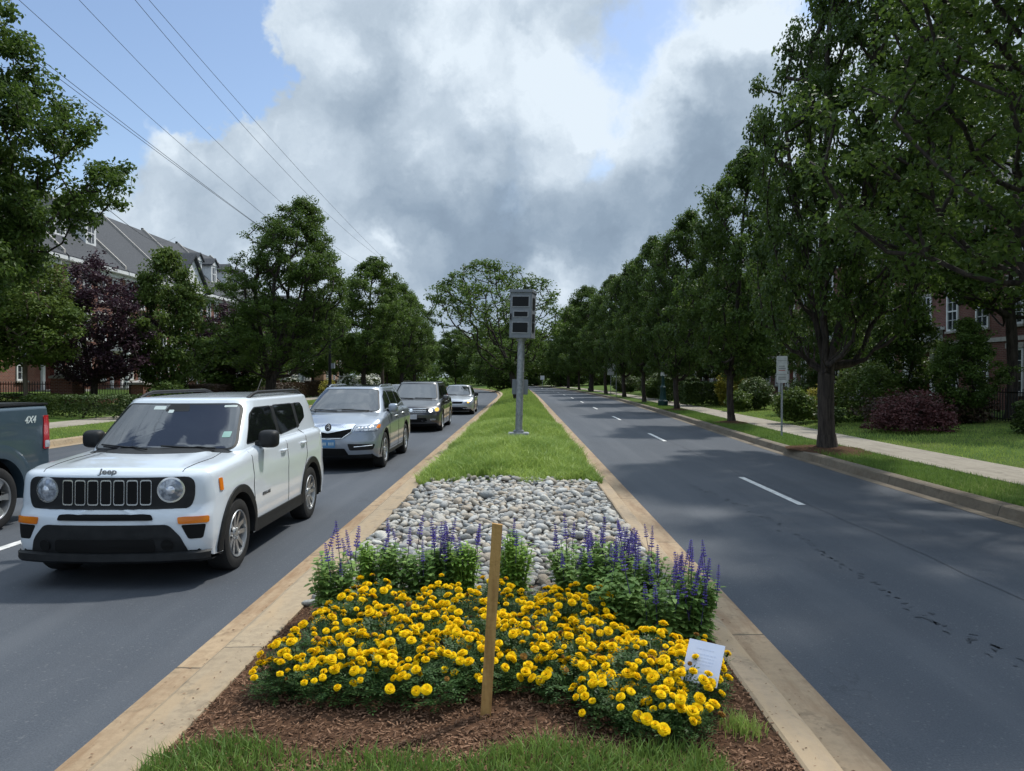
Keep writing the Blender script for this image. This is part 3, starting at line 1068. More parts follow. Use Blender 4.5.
def tree_mesh(name, seed, H, Rm, zc0, npts=320, leaves=80, leaf=0.12, trunk_r=0.2, shape='ovate', sig=0.30, forks=1, lean=0.0, clump=0.0, ratio=0.62, gap=0.0, leafmin=None):
    """returns (wood mesh, leaf mesh). Skeleton grown toward scattered points."""
    rs = np.random.RandomState(seed)
    # attraction points
    ph = rs.uniform(0, 6.28, 6)

    def Rt(t, th):
        if shape == 'ovate':
            r = np.sin(math.pi * np.clip(t, 0, 1) ** 0.72) ** 0.62
        elif shape == 'round':
            r = np.sin(math.pi * np.clip(t, 0, 1)) ** 0.5
        elif shape == 'vase':
            r = 0.35 + 0.75 * np.clip(t, 0, 1) ** 0.8
            r = r * np.clip((1 - t) * 4, 0, 1) ** 0.5
        elif shape == 'spread':
            r = np.clip(t * 1.9, 0, 1) ** 0.7 * np.clip((1.02 - t) * 2.4, 0, 1) ** 0.55
        else:
            r = np.clip(1 - t, 0, 1) ** 0.7 * np.clip(t * 5, 0, 1) ** .5
        lump = 1 + 0.16 * np.sin(3 * th + ph[0] + 5 * t) + 0.13 * np.sin(5 * th + ph[1] - 9 * t) + 0.10 * np.sin(2 * th + 14 * t + ph[2])
        return Rm * r * lump
    pts = []
    while len(pts) < npts:
        t = rs.uniform(0, 1)
        th = rs.uniform(0, 2 * math.pi)
        q = rs.uniform(0.1, 1) ** 0.45
        rr = float(Rt(t, th)) * q
        if rs.uniform(0, 1) > 0.25 + 0.75 * float(Rt(t, th)) / Rm:
            continue
        pts.append((rr * math.cos(th) + lean * t, rr * math.sin(th), zc0 + (H - zc0) * t))
    pts = np.array(pts)
    # trunk
    nodes, par = [np.array([0, 0, -0.1])], [-1]
    zt = zc0 + (H - zc0) * ratio
    wob = rs.normal(0, 1, 2) * 0.10
    k = 0
    while nodes[-1][2] < zt:
        z = nodes[-1][2] + 0.45
        t = z / zt
        nodes.append(np.array([lean * t * t + wob[0] * math.sin(z * .8), wob[1] * math.sin(z * .6 + 1) - 0, z]))
        par.append(len(nodes) - 2)
    if forks > 1:
        base_i = max(i for i, q in enumerate(nodes) if q[2] <= zc0 + 0.2)
        nodes, par = nodes[:base_i + 1], par[:base_i + 1]
        for f in range(forks):
            az = 2 * math.pi * f / forks + rs.uniform(-.5, .5)
            sp = rs.uniform(0.22, 0.5)
            prev = base_i
            p = nodes[base_i].copy()
            steps = int((zt - zc0) / 0.45)
            for s_ in range(steps):
                sp2 = sp * (1.2 - 0.9 * s_ / steps)
                p = p + np.array([math.cos(az) * sp2 * .45 + rs.normal(0, .04), math.sin(az) * sp2 * .45 + rs.normal(0, .04), 0.43])
                nodes.append(p.copy())
                par.append(prev)
                prev = len(nodes) - 1
    path = [0.0]
    for i in range(1, len(nodes)):
        path.append(path[par[i]] + float(np.linalg.norm(nodes[i] - nodes[par[i]])))
    org = np.array([lean * .3, 0, zc0])
    order = np.argsort(np.linalg.norm(pts - org, axis=1))
    N = np.zeros((len(nodes) + npts * 8, 3))
    PL = np.zeros(len(N))
    N[:len(nodes)] = nodes
    PL[:len(nodes)] = path
    cnt = len(nodes)
    par = list(par)
    tips = []
    minz = zc0 * 0.85
    for oi in order:
        p = pts[oi]
        d = N[:cnt] - p
        dist = np.linalg.norm(d, axis=1)
        cost = dist + 0.32 * PL[:cnt] + np.where(N[:cnt, 2] > p[2] - 0.25 * dist, 0.9 * dist, 0) + np.where(N[:cnt, 2] < minz, 50, 0)
        j = int(np.argmin(cost))
        L_ = dist[j]
        ns = max(1, int(L_ / 0.42))
        ns = min(ns, 7)
        a0 = N[j].copy()
        prev = j
        side = rs.normal(0, 0.07 * L_, 3)
        for s_ in range(1, ns + 1):
            u_ = s_ / ns
            q = a0 * (1 - u_) + p * u_ + side * math.sin(math.pi * u_)
            q[2] -= 0.10 * L_ * math.sin(math.pi * u_)
            N[cnt] = q
            par.append(prev)
            PL[cnt] = PL[prev] + L_ / ns
            prev = cnt
            cnt += 1
        tips.append(prev)
    par = np.array(par[:cnt])
    wgt = np.zeros(cnt)
    for t_ in tips:
        wgt[t_] += 1
    for i in range(cnt - 1, 0, -1):
        # children always have larger index
        wgt[par[i]] += wgt[i]
    wgt = np.maximum(wgt, 0.5)
    rad = 0.012 + (trunk_r - 0.012) * (wgt / wgt[0]) ** 0.48
    low = N[:cnt, 2] < 0.5
    rad = np.where(low, rad * (1 + 0.9 * (0.5 - N[:cnt, 2])), rad)
    # wood tubes
    V, F = [], []
    vo = 0
    for i in range(1, cnt):
        a_, b_ = N[par[i]], N[i]
        r0 = min(rad[par[i]], rad[i] * 1.5 + 0.004)
        r1 = rad[i]
        if par[i] < len(nodes) and i < len(nodes):
            r0 = rad[par[i]]
        d = b_ - a_
        ln = np.linalg.norm(d)
        if ln < 1e-5:
            continue
        d /= ln
        upv = np.array([1.0, 0, 0]) if abs(d[0]) < .8 else np.array([0, 1.0, 0])
        x_ = np.cross(d, upv)
        x_ /= np.linalg.norm(x_)
        y_ = np.cross(d, x_)
        k_ = 10 if r1 > 0.09 else (6 if r1 > 0.03 else 4)
        an = np.arange(k_) * 2 * math.pi / k_
        ring = np.cos(an)[:, None] * x_ + np.sin(an)[:, None] * y_
        wv = 1 + (0.10 * np.sin(3 * an + i) if r1 > .09 else 0 * an)
        V.append(a_ - d * r0 * .25 + ring * (r0 * wv)[:, None])
        V.append(b_ + ring * (r1 * wv)[:, None])
        for q in range(k_):
            F.append((vo + q, vo + (q + 1) % k_, vo + k_ + (q + 1) % k_, vo + k_ + q))
        vo += 2 * k_
    wood = fastmesh('trunk', np.concatenate(V), np.array(F), True)
    # leaves
    P = pts
    if gap:
        P = P[rs.uniform(0, 1, len(P)) > gap]
    # extra clusters along thin branches
    thin = np.where((rad[:cnt] < 0.035) & (N[:cnt, 2] > zc0))[0]
    ex = N[thin[rs.permutation(len(thin))[:int(len(P) * .9)]]]
    C = np.concatenate([P, P + rs.normal(0, .15, P.shape), ex])
    nl = int(leaves * len(P) / len(C)) + 1
    if leafmin:
        C = C[C[:, 2] > leafmin + rs.uniform(-.4, .5, len(C))]
    dens = rs.uniform(0.45, 1.55, len(C))
    idx = np.repeat(np.arange(len(C)), np.maximum(1, (nl * dens).astype(int)))
    n_ = len(idx)
    cs = rs.uniform(0.7, 1.25, len(C))[idx]
    g = rs.normal(0, 1, (n_, 3))
    g /= np.linalg.norm(g, axis=1)[:, None]
    g *= (rs.uniform(0, 1, n_) ** 0.45)[:, None]
    pos = C[idx] + g * (cs * sig * 1.7)[:, None] * np.array([1, 1, 0.62])
    out = g.copy()
    nr = out * 0.55 + rs.normal(0, .55, (n_, 3)) + np.array([0, 0, 0.75])
    nr /= np.linalg.norm(nr, axis=1)[:, None]
    t1 = np.cross(nr, rs.normal(0, 1, (n_, 3)))
    t1 /= np.linalg.norm(t1, axis=1)[:, None]
    t2 = np.cross(nr, t1)
    s_ = leaf * rs.uniform(0.65, 1.25, n_)
    a_ = pos - t1 * (s_ * .55)[:, None]
    b_ = pos + t2 * (s_ * .36)[:, None] + nr * (s_ * .08)[:, None]
    c_ = pos + t1 * (s_ * .60)[:, None] - nr * (s_ * .10)[:, None]
    d_ = pos - t2 * (s_ * .36)[:, None] + nr * (s_ * .08)[:, None]
    V = np.stack([a_, b_, c_, d_], 1).reshape(-1, 3)
    F = np.arange(n_ * 4).reshape(-1, 4)
    lm = fastmesh('crown', V, F)
    return wood, lm


def make_tree(name, meshes, loc, rz, sc, leafm, barkm, label, cat, group=None):
    wood, lm = meshes
    root = empty(name, loc, rz)
    root.scale = sc if isinstance(sc, (tuple, list)) else (sc, sc, sc)
    key = leafm
    if key not in lm.get('_mats', {}) if False else True:
        l2 = LEAFC.get((lm.name, key))
        if l2 is None:
            l2 = lm if len(lm.materials) == 0 else lm.copy()
            l2.materials.clear()
            l2.materials.append(M[key])
            LEAFC[(lm.name, key)] = l2
    if len(wood.materials) == 0:
        wood.materials.append(M[barkm])
    for nm, me in (('trunk', wood), ('crown', l2)):
        o = bpy.data.objects.new(nm, me)
        COL.objects.link(o)
        o.parent = root
    tag(root, label, cat, group)
    return root


LEAFC = {}
T_big = tree_mesh('a', 5, 12.8, 3.7, 1.9, npts=620, leaves=130, leaf=0.12, trunk_r=0.30, forks=5, sig=0.26, ratio=.6, leafmin=2.6, lean=1.9)
T_left = tree_mesh('l', 18, 12.0, 4.8, 3.0, npts=760, leaves=130, leaf=0.135, trunk_r=0.16, forks=3, sig=0.27, ratio=.7, shape='round')
T_near = tree_mesh('b', 16, 12.5, 4.3, 2.2, npts=640, leaves=120, leaf=0.095, trunk_r=0.19, forks=4, sig=0.24, shape='ovate', ratio=.7, gap=.12)
T_a = tree_mesh('c', 21, 11.5, 3.3, 2.0, npts=380, leaves=110, leaf=0.15, lean=0.9, trunk_r=0.20, forks=3, sig=0.30)
T_b = tree_mesh('d', 32, 12.0, 3.2, 2.1, npts=360, leaves=110, leaf=0.16, lean=0.9, trunk_r=0.19, sig=0.31, ratio=.8)
T_c = tree_mesh('e', 43, 10.0, 3.6, 1.8, npts=340, leaves=100, leaf=0.17, trunk_r=0.14, sig=0.34, shape='round', forks=3)
T_small = tree_mesh('f', 54, 6.6, 2.0, 0.9, npts=240, leaves=95, leaf=0.14, trunk_r=0.10, sig=0.26, forks=3)
T_plum = tree_mesh('g', 65, 7.2, 2.6, 1.4, npts=280, leaves=80, leaf=0.13, trunk_r=0.16, sig=0.26, forks=5, shape='ovate')
T_spread = tree_mesh('h', 79, 9.4, 4.6, 2.1, npts=300, leaves=62, leaf=0.15, trunk_r=0.16, sig=0.26, forks=4, shape='spread', gap=.2, lean=-2.2)
T_high = tree_mesh('k', 99, 12.0, 4.0, 3.8, npts=420, leaves=110, leaf=0.14, trunk_r=0.16, sig=0.30, forks=3)
T_far = tree_mesh('i', 87, 10.0, 4.4, 0.3, npts=230, leaves=60, leaf=0.30, trunk_r=0.22, sig=0.55, shape='round')

SG = 'street trees along the right verge'
ordn = ['', 'nearest', 'second', 'third', 'fourth', 'fifth', 'sixth', 'seventh', 'eighth', 'ninth', 'tenth']
# right row:   (mesh, X, Y, scale, rz, label)
rows = [
    (T_near, 8.8, 10.0, (1.0, 1.0, 1.06), 2.6, 'nearest tall leafy tree of the right verge, thin bare limbs showing, trunk out of frame'),
    (T_big, 7.20, 17.5, (0.55, 0.85, 1.04), 0.0, 'large forked tree on the right verge standing in a dark mulch circle beside the sidewalk'),
    (T_b, 7.85, 27.7, (0.62, 0.85, 0.84), 0.0, 'straight dark trunk tree on the right verge just left of the tall parking sign'),
    (T_a, 8.1, 38.6, (0.64, 0.9, 0.90), 0.0, 'verge tree on the right just right of the dark green lamp post'),
    (T_b, 8.55, 51.5, (0.66, 0.95, 0.94), 0.0, 'verge tree on the right between the lamp post and the twin signs'),
    (T_a, 8.9, 64.0, (0.75, 1.1, 1.02), 0.0, 'verge tree on the right directly behind the twin white signs'),
    (T_b, 8.7, 76.0, (0.8, 1.1, 1.0), 0.2, 'sixth verge tree on the right, beyond the twin signs'),
    (T_a, 8.3, 88.0, (1.1, 1.1, 1.1), 2.0, 'seventh verge tree on the right, far along the road'),
    (T_c, 7.9, 100.0, (1.0, 1.0, 1.15), 5.0, 'eighth verge tree on the right, small in the distance'),
    (T_b, 7.2, 113.0, (1.0, 1.0, 1.0), 5.5, 'farthest verge tree on the right where the road bends'),
]
for me_, x, y, sc, rz, lb in rows:
    make_tree('street_tree', me_, (x, y, 0.15), rz, sc, 'leaf_right', 'bark', lb, 'tree', SG)
LG = 'street trees along the left verge'
rows = [
    (T_left, -16.1, 19.4, (0.86, 0.86, 1.02), 2.4, 'large near tree at the left edge whose leafy branches reach into the sky'),
    (T_big, -13.9, 41.0, (0.92, 0.92, 0.91), 0.2, 'tall tree on the left verge rising behind the white suv roof'),
    (T_b, -14.0, 66.0, (1.1, 1.1, 1.03), 0.9, 'tree on the left verge hiding the utility pole'),
    (T_a, -14.0, 86.0, (1.05, 1.05, 1.12), 1.9, 'left verge tree beyond the utility pole tree'),
    (T_b, -14.6, 101.0, (1.1, 1.1, 1.1), 2.9, 'farthest left verge tree where the road bends away'),
]
for me_, x, y, sc, rz, lb in rows:
    make_tree('street_tree', me_, (x, y, 0.15), rz, sc, 'leaf', 'bark', lb, 'tree', LG)
T_slim = tree_mesh('m', 58, 6.8, 2.1, 2.1, npts=240, leaves=95, leaf=0.13, trunk_r=0.09, sig=0.26, forks=2)
make_tree('tree', T_slim, (-21.5, 32.0, 0.4), 0.4, (1.1, 1.1, 1.0), 'leaf_light', 'bark_light', 'light green slender tree with a thin pale trunk left of the brick pier', 'tree')
make_tree('tree', T_small, (-26.0, 33.0, 0.6), 2.4, (1.6, 1.6, 1.3), 'leaf', 'bark', 'dark leafy tree at the left frame edge behind the near street tree', 'tree')
make_tree('plum_tree', T_plum, (-20.5, 35.2, 0.3), 0.4, (1.05, 1.05, 1.0), 'leaf_plum', 'bark', 'dark purple leaved plum tree beside the brick pier', 'tree', 'purple plum trees')
make_tree('tree', T_small, (-18.0, 37.5, 0.2), 1.4, (0.95, 0.95, 1.22), 'leaf_light', 'bark', 'bright green upright tree between the two purple plum trees', 'tree')
make_tree('plum_tree', T_plum, (-19.4, 48.5, 0.3), 3.4, (0.95, 0.95, 0.88), 'leaf_plum', 'bark', 'smaller purple plum tree right of the bright green tree', 'tree', 'purple plum trees')
make_tree('tree', T_small, (-17.6, 46.0, 0.2), 3.1, (1.3, 1.3, .8), 'leaf', 'bark', 'low dark green tree between the small plum and the tall street tree', 'tree')
make_tree('median_tree', T_spread, (-0.25, 47.0, 0.2), 0.0, (1.05, 1.0, .95), 'leaf', 'bark', 'wide spreading tree on the median behind the grey speed camera', 'tree')
make_tree('median_tree', T_far, (-2.2, 92.0, 0.2), 2.5, (0.8, 0.8, 0.62), 'leaf', 'bark', 'small rounded tree on the far median past the spreading tree', 'tree')
# far belt closing the view
r4 = random.Random(9)
fars = []
for i in range(9):
    fars.append((-52 + i * 6.6 + r4.uniform(-1.5, 1.5), 128 + r4.uniform(-7, 14), r4.uniform(.95, 1.25)))
for i in range(8):
    fars.append((9 + i * 6.0 + r4.uniform(-1, 1), 138 + r4.uniform(-8, 10), r4.uniform(1.0, 1.35)))
for i in range(8):
    fars.append((-30 + i * 8 + r4.uniform(-2, 2), 176 + r4.uniform(-6, 10), r4.uniform(1.0, 1.35)))
fars += [(3.0, 150, .9), (-3.0, 140, .85), (7.0, 131, 0.9)]
fars.sort()
for i, (x, y, s) in enumerate(fars):
    make_tree('far_tree', T_far if i % 3 else T_c, (x, y, 0.0), r4.uniform(0, 6.28), (s, s, s * 0.95), 'leaf_light' if i % 5 == 2 else 'leaf', 'bark',
              'distant green tree in the belt that closes the road view', 'tree', 'far trees closing the view')
# yard trees behind the right-hand row
yt = [(17.0, 26.0, T_high, 1.05, 'tall garden tree behind the right lawn whose crown hides the upper brick windows'), (13.9, 33, T_c, .48, 'leafy garden tree in front of the right brick houses near the red maple'), (14.6, 24.5, T_small, .52, 'small green garden tree behind the red laceleaf maple'),
      (14.5, 46, T_c, .8, 'garden tree before the white columned porch'), (15.0, 60, T_c, .85, 'garden tree in front of the farther right houses'),
      (15.5, 74, T_a, .8, 'garden tree deep in the right row of yards'), (14.5, 90, T_c, .9, 'last garden tree visible on the right'),
      (14.8, 29.0, T_small, .75, 'low loose green tree between porch and red maple')]
for i, (x, y, me_, s, lb) in enumerate(yt):
    make_tree('garden_tree', me_, (x, y, 0.3), i * 1.3, (s, s, s), 'leaf_right' if i % 2 else 'leaf', 'bark', lb, 'tree', 'garden trees before the right houses')
for i, (x, y, me_, s, lb) in enumerate([(-20.5, 60, T_c, .75, 'garden tree on the left behind the dark hedge, right of the tall street tree'),
                                        (-21, 74, T_c, .9, 'garden tree on the left near the far white bay house'), (-22, 90, T_a, .9, 'garden tree on the left far behind the utility pole'),
                                        (-19.5, 108, T_c, 1.0, 'farthest garden tree on the left')]):
    make_tree('garden_tree', me_, (x, y, 0.3), i * 1.7, (s, s, s), 'leaf', 'bark', lb, 'tree', 'garden trees on the left')


# ---------------------------------------------------------------- shrubs and hedges


def shrub_mesh(seed, sx, sy, sz, n, leaf, box=False, shell=0.55, dome=False):
    rs = np.random.RandomState(seed)
    if box:
        p = rs.uniform(-1, 1, (n, 3))
        ax = rs.randint(0, 5, n)
        for k, (c_, s_) in enumerate(((0, -1), (0, 1), (1, -1), (1, 1), (2, 1))):
            m_ = ax == k
            p[m_, c_] = s_ * (1 - np.abs(rs.normal(0, .08, m_.sum())))
        r = 0.04 * np.sin(p[:, 0] * sx * 5) + 0.04 * np.sin(p[:, 1] * sy * 4 + 1)
        pos = np.stack([p[:, 0] * sx / 2, p[:, 1] * sy / 2, (p[:, 2] * .5 + .5) * sz + r], 1)
    else:
        g = rs.normal(0, 1, (n, 3))
        g /= np.linalg.norm(g, axis=1)[:, None]
        th = np.arctan2(g[:, 1], g[:, 0])
        lump = 1 + .12 * np.sin(5 * th + seed) * np.cos(4 * g[:, 2] + seed) + .10 * np.sin(9 * th) * g[:, 2] + .08 * np.sin(7 * g[:, 2] + 3 * th)
        q = (shell + (1 - shell) * rs.uniform(0, 1, n)) * lump
        pos = g * q[:, None]
        if dome:
            lay = np.abs(pos[:, 2])
            pos[:, 2] = (lay * .98 - .46) / .52
            pos[:, 2] += .05 * np.sin(lay * 26 + 3 * th)
            pos[:, :2] *= 1.12
        pos = np.stack([pos[:, 0] * sx / 2, pos[:, 1] * sy / 2, (pos[:, 2] * .52 + .46) * sz], 1)
        pos[:, 2] = np.maximum(pos[:, 2], 0.01)
    nr = rs.normal(0, .7, (n, 3)) + np.array([0, 0, .8]) + pos * .3
    nr /= np.linalg.norm(nr, axis=1)[:, None]
    t1 = np.cross(nr, rs.normal(0, 1, (n, 3)))
    t1 /= np.linalg.norm(t1, axis=1)[:, None]
    t2 = np.cross(nr, t1)
    s_ = (leaf * rs.uniform(.6, 1.3, n))[:, None]
    V = np.stack([pos - t1 * s_ * .55, pos + t2 * s_ * .35, pos + t1 * s_ * .55, pos - t2 * s_ * .35], 1).reshape(-1, 3)
    return fastmesh('foliage', V, np.arange(n * 4).reshape(-1, 4))


def shrub(name, loc, size, n, leaf, mat, label, cat='shrub', group=None, seed=1, box=False, rz=0.0, shell=.55, core=True):
    root = empty(name, loc, rz)
    link('foliage', shrub_mesh(seed, *size, n, leaf, box, shell), root, M[mat])
    b = MB()
    rr = random.Random(seed)
    for k in range(5):
        a = rr.uniform(0, 6.28)
        q = min(size[0], size[1]) * .3
        b.tube([(0, 0, -.05), (math.cos(a) * q * .4, math.sin(a) * q * .4, size[2] * .35), (math.cos(a) * q, math.sin(a) * q, size[2] * .75)], [.03, .02, .008], 5)
    b.build('stem', M['bark'], root)
    tag(root, label, cat, group)
    return root


# left hedges
shrub('hedge', (-17.9, 30.0, 0.25), (4.1, 1.6, .85), 9000, .09, 'leaf_hedge', 'rounded green hedge beside the left sidewalk between pickup and white suv', 'hedge', seed=2, box=True)
shrub('hedge', (-23.6, 33.0, 0.45), (5.5, 1.2, .62), 7000, .09, 'leaf_hedge', 'low clipped green hedge at the left frame edge above the pickup bed', 'hedge', seed=3, box=True)
shrub('hedge', (-18.1, 55.0, 0.25), (1.3, 34.0, 1.15), 26000, .13, 'leaf_darkhedge', 'long dark red brown hedge running behind the left sidewalk', 'hedge', seed=4, box=True)
shrub('shrub', (-17.0, 35.6, 0.25), (2.0, 1.8, 1.5), 3500, .11, 'leaf_light', 'bright green bush under the upright green tree', seed=5)
for i, (px, yy, lb) in enumerate([(290, 60, 'white flowering bush left of the far white bay'), (347, 66, 'white flowering bush just right of the dark lamp post'),
                                  (362, 70, 'white flowering bush, second right of the dark lamp post'), (373, 74, 'small white flowering bush under the utility pole tree')]):
    x = (px - 521) / 740 * yy
    root = empty('flowering_shrub', (x, yy, 0.4))
    link('foliage', shrub_mesh(30 + i, 1.8, 1.8, 1.6, 1600, .14), root, M['leaf_hedge'])
    link('blossom', shrub_mesh(40 + i, 1.9, 1.9, 1.75, 420, .20, shell=.9), root, M['whiteflower'])
    tag(root, lb, 'shrub', 'white flowering shrubs')
shrub('shrub', (-14.9, 57.0, 0.2), (1.5, 1.5, 1.5), 1800, .14, 'leaf_gold', 'golden orange bush behind the silver suv roof', seed=8)
# right shrubs
root = empty('laceleaf_maple', (11.7, 22.3, 0.30))
link('crown', shrub_mesh(12, 2.25, 2.1, 1.15, 9500, .07, shell=.6, dome=True), root, M['leaf_maple'])
b = MB()
for k in range(7):
    a = k * .9
    b.tube([(0, 0, -.05), (math.cos(a) * .25, math.sin(a) * .25, .55), (math.cos(a) * .75, math.sin(a) * .75, .85)], [.06, .04, .012], 6)
b.build('trunk', M['bark'], root, smooth=50)
tag(root, 'low domed dark red laceleaf maple on the right lawn', 'tree')
rsh = [(13.4, 24.5, 4.6, 1.6, 1.1, 'leaf_darkhedge', 'dark low bushes right of the red maple', False),
       (10.6, 25.5, 1.0, 1.0, .6, 'leaf_hedge', 'small green bush left of the red maple', False),
       (12.6, 27.2, 2.6, 2.0, 2.3, 'leaf_light', 'tall bright green bush behind the red maple', False),
       (11.2, 27.8, 1.3, 1.2, 1.25, 'leaf_gold', 'yellow green bush right behind the forked tree trunk', False),
       (9.95, 27.0, 1.5, 1.2, 1.2, 'leaf_light', 'light green bush left of the forked tree trunk', False),
       (12.9, 33.0, 2.6, 2.6, 1.7, 'leaf_hedge', 'dark green bush right of the parking sign', False),
       (11.8, 37.5, 1.9, 1.9, 1.6, 'leaf_hedge', 'dark green bush left of the parking sign', False),
       (10.7, 36.5, 1.3, 1.3, .95, 'leaf_light', 'small light green ball bush left of the parking sign', False),
       (11.8, 41.5, 1.8, 1.8, 2.0, 'leaf_gold', 'tall yellow green bush behind the small ball bush', False),
       (10.6, 43.5, 2.2, 1.4, 1.25, 'leaf_hedge', 'boxy clipped bush right of the straight trunk tree', True),
       (10.5, 49.0, 2.2, 1.4, 1.5, 'leaf_hedge', 'boxy clipped bush behind the straight trunk tree', True),
       (10.2, 57.0, 1.8, 1.8, 1.4, 'leaf_light', 'round light green bush right of the lamp post', False),
       (11.5, 55.0, 2.4, 2.0, 2.6, 'leaf_hedge', 'tall dark evergreen bush right of the lamp post', True),
       (12.0, 66.0, 3.4, 3.0, 2.0, 'leaf_hedge', 'dark bush far behind the lamp post', False),
       (11.0, 78.0, 3.0, 3.0, 1.9, 'leaf_hedge', 'dark bush behind the twin signs', False),
       (15.6, 20.0, 4.0, 1.4, .9, 'leaf_hedge', 'clipped dark hedge below the iron fence at the right edge', True)]
for i, (x, y, sx, sy, sz, mt, lb, bx) in enumerate(rsh):
    shrub('shrub', (x, y, 0.28), (sx, sy, sz), int(2400 * sx * sz) if sx * sz < 3 else 6500, .10 if y < 40 else .15, mt, lb, 'shrub', 'shrubs on the right lawns', seed=60 + i, box=bx)
# mulch circles under the verge trees
for x, y, r_, lb in [(7.27, 17.5, 1.05, 'forked tree'), (7.85, 27.7, .8, 'straight trunk tree'), (8.1, 38.6, .8, 'third tree')]:
    b = MB()
    rr = random.Random(int(y))
    n = 26
    ring = [(x + r_ * (1 + .12 * math.sin(3 * a) + rr.uniform(-.04, .04)) * math.cos(a) * .82, y + 1.25 * r_ * math.sin(a), 0.158) for a in [2 * math.pi * k / n for k in range(n)]]
    b.add(ring + [(x, y, 0.26)], [(k, (k + 1) % n, n) for k in range(n)])
    tag(b.build('mulch_circle', M['mulch'], smooth=60), kind='structure')
b = MB()
n = 18
rr = random.Random(5)
ring = [(-0.05 + .42 * math.cos(2 * math.pi * k / n) * rr.uniform(.8, 1.2), 18.55 + .5 * math.sin(2 * math.pi * k / n) * rr.uniform(.8, 1.2), 0.27) for k in range(n)]
b.add(ring + [(-.05, 18.6, .33)], [(k, (k + 1) % n, n) for k in range(n)])
tag(b.build('bare_soil', M['mulch'], smooth=60), kind='structure')

# low woodland closing the far end of the avenue
rs = np.random.RandomState(31)
n = 52000
X = rs.uniform(-85, 70, n)
Y = rs.uniform(150, 160, n) + 6 * np.sin(X * .11)
top = 5.2 + 1.6 * np.sin(X * .35) + 1.1 * np.sin(X * .9 + 2)
Z = top * rs.uniform(0, 1, n) ** .8
pos = np.stack([X, Y, Z], 1)
nr = rs.normal(0, .7, (n, 3)) + np.array([0, -.2, .7])
nr /= np.linalg.norm(nr, axis=1)[:, None]
t1 = np.cross(nr, rs.normal(0, 1, (n, 3)))
t1 /= np.linalg.norm(t1, axis=1)[:, None]
t2 = np.cross(nr, t1)
s_ = (.42 * rs.uniform(.6, 1.3, n))[:, None]
V = np.stack([pos - t1 * s_ * .55, pos + t2 * s_ * .4, pos + t1 * s_ * .55, pos - t2 * s_ * .4], 1).reshape(-1, 3)
tag(link('woodland', fastmesh('woodland', V, np.arange(n * 4).reshape(-1, 4)), None, M['leaf']), 'dark low woodland closing the far end of the avenue', 'woodland', kind='stuff')

# litter lying in the gutters and on the kerbs
rs = np.random.RandomState(51)
n = 1500
Y = 2.5 + 16 * rs.uniform(0, 1, n) ** 1.5
sd_ = rs.uniform(0, 1, n) < .5
X = np.where(sd_, L0(Y) + 0.26 - np.abs(rs.normal(0, .09, n)), R0(Y) - 0.30 + np.abs(rs.normal(0, .09, n)))
kk = rs.uniform(0, 1, n) < .35
X = np.where(kk, np.where(sd_, L0(Y) + rs.uniform(.34, .54, n), R0(Y) - rs.uniform(.36, .48, n)), X)
Z = np.where(kk, .1385, .010)
L_ = rs.uniform(.003, .013, n)
a = rs.uniform(0, 6.28, n)
P = np.stack([X, Y, Z], 1)
u = np.stack([np.cos(a), np.sin(a), rs.uniform(-.1, .1, n)], 1) * L_[:, None]
v = np.stack([-np.sin(a), np.cos(a), rs.uniform(-.1, .3, n)], 1) * (L_ * rs.uniform(.15, .5, n))[:, None]
V = np.stack([P - u, P + v, P + u, P - v], 1).reshape(-1, 3)
tag(link('litter', fastmesh('litter', V, np.arange(n * 4).reshape(-1, 4)), None, M['chip']), 'tiny brown bark chips and leaf bits lying in the gutters and on the kerbs', 'litter', kind='stuff')

# ================================================================ BUILDINGS


def windowpart(parent, xf, s, yc, z0, w_, h, cols=1, rows=2, trim='trim', lintel=True):
    """sash window on a facade at x = xf facing direction s (+1 / -1)"""
    b = MB()
    f = 0.09
    d0, d1 = xf - s * 0.02, xf + s * 0.07
    X0, X1 = min(d0, d1), max(d0, d1)
    b.box(X0, X1, yc - w_ / 2 - f, yc - w_ / 2, z0 - f, z0 + h + f)
    b.box(X0, X1, yc + w_ / 2, yc + w_ / 2 + f, z0 - f, z0 + h + f)
    b.box(X0, X1, yc - w_ / 2, yc + w_ / 2, z0 + h, z0 + h + f)
    b.box(X0, X1, yc - w_ / 2, yc + w_ / 2, z0 - f, z0)
    m0, m1 = sorted((xf + s * 0.012, xf + s * 0.05))
    b.box(m0, m1, yc - w_ / 2, yc + w_ / 2, z0 + h / 2 - .03, z0 + h / 2 + .03)
    for k in range(1, cols + 1):
        yy = yc - w_ / 2 + w_ * k / (cols + 1)
        b.box(m0, m1 - .004, yy - .011, yy + .011, z0, z0 + h / 2 - .03)
        b.box(m0, m1 - .004, yy - .011, yy + .011, z0 + h / 2 + .03, z0 + h)
    for q in (.25, .75):
        b.box(m0, m1 - .008, yc - w_ / 2, yc + w_ / 2, z0 + h * q - .011, z0 + h * q + .011)
    o = b.build('window', M[trim], parent)
    p = MB()
    q0, q1 = sorted((xf + s * 0.004, xf + s * 0.016))
    p.box(q0, q1, yc - w_ / 2, yc + w_ / 2, z0, z0 + h)
    p.build('pane', M['pane'], o)
    sb = MB()
    c0, c1 = sorted((xf - s * .01, xf + s * .12))
    sb.box(c0, c1, yc - w_ / 2 - f - .06, yc + w_ / 2 + f + .06, z0 - f - .1, z0 - f - .003)
    sb.build('sill', M['stonecap'], o)
    if lintel:
        lb_ = MB()
        lb_.box(c0, c1 - .03 if s > 0 else c1, yc - w_ / 2 - f - .1, yc + w_ / 2 + f + .1, z0 + h + f + .003, z0 + h + f + .22)
        lb_.build('lintel', M['stonecap'], o)
    return o


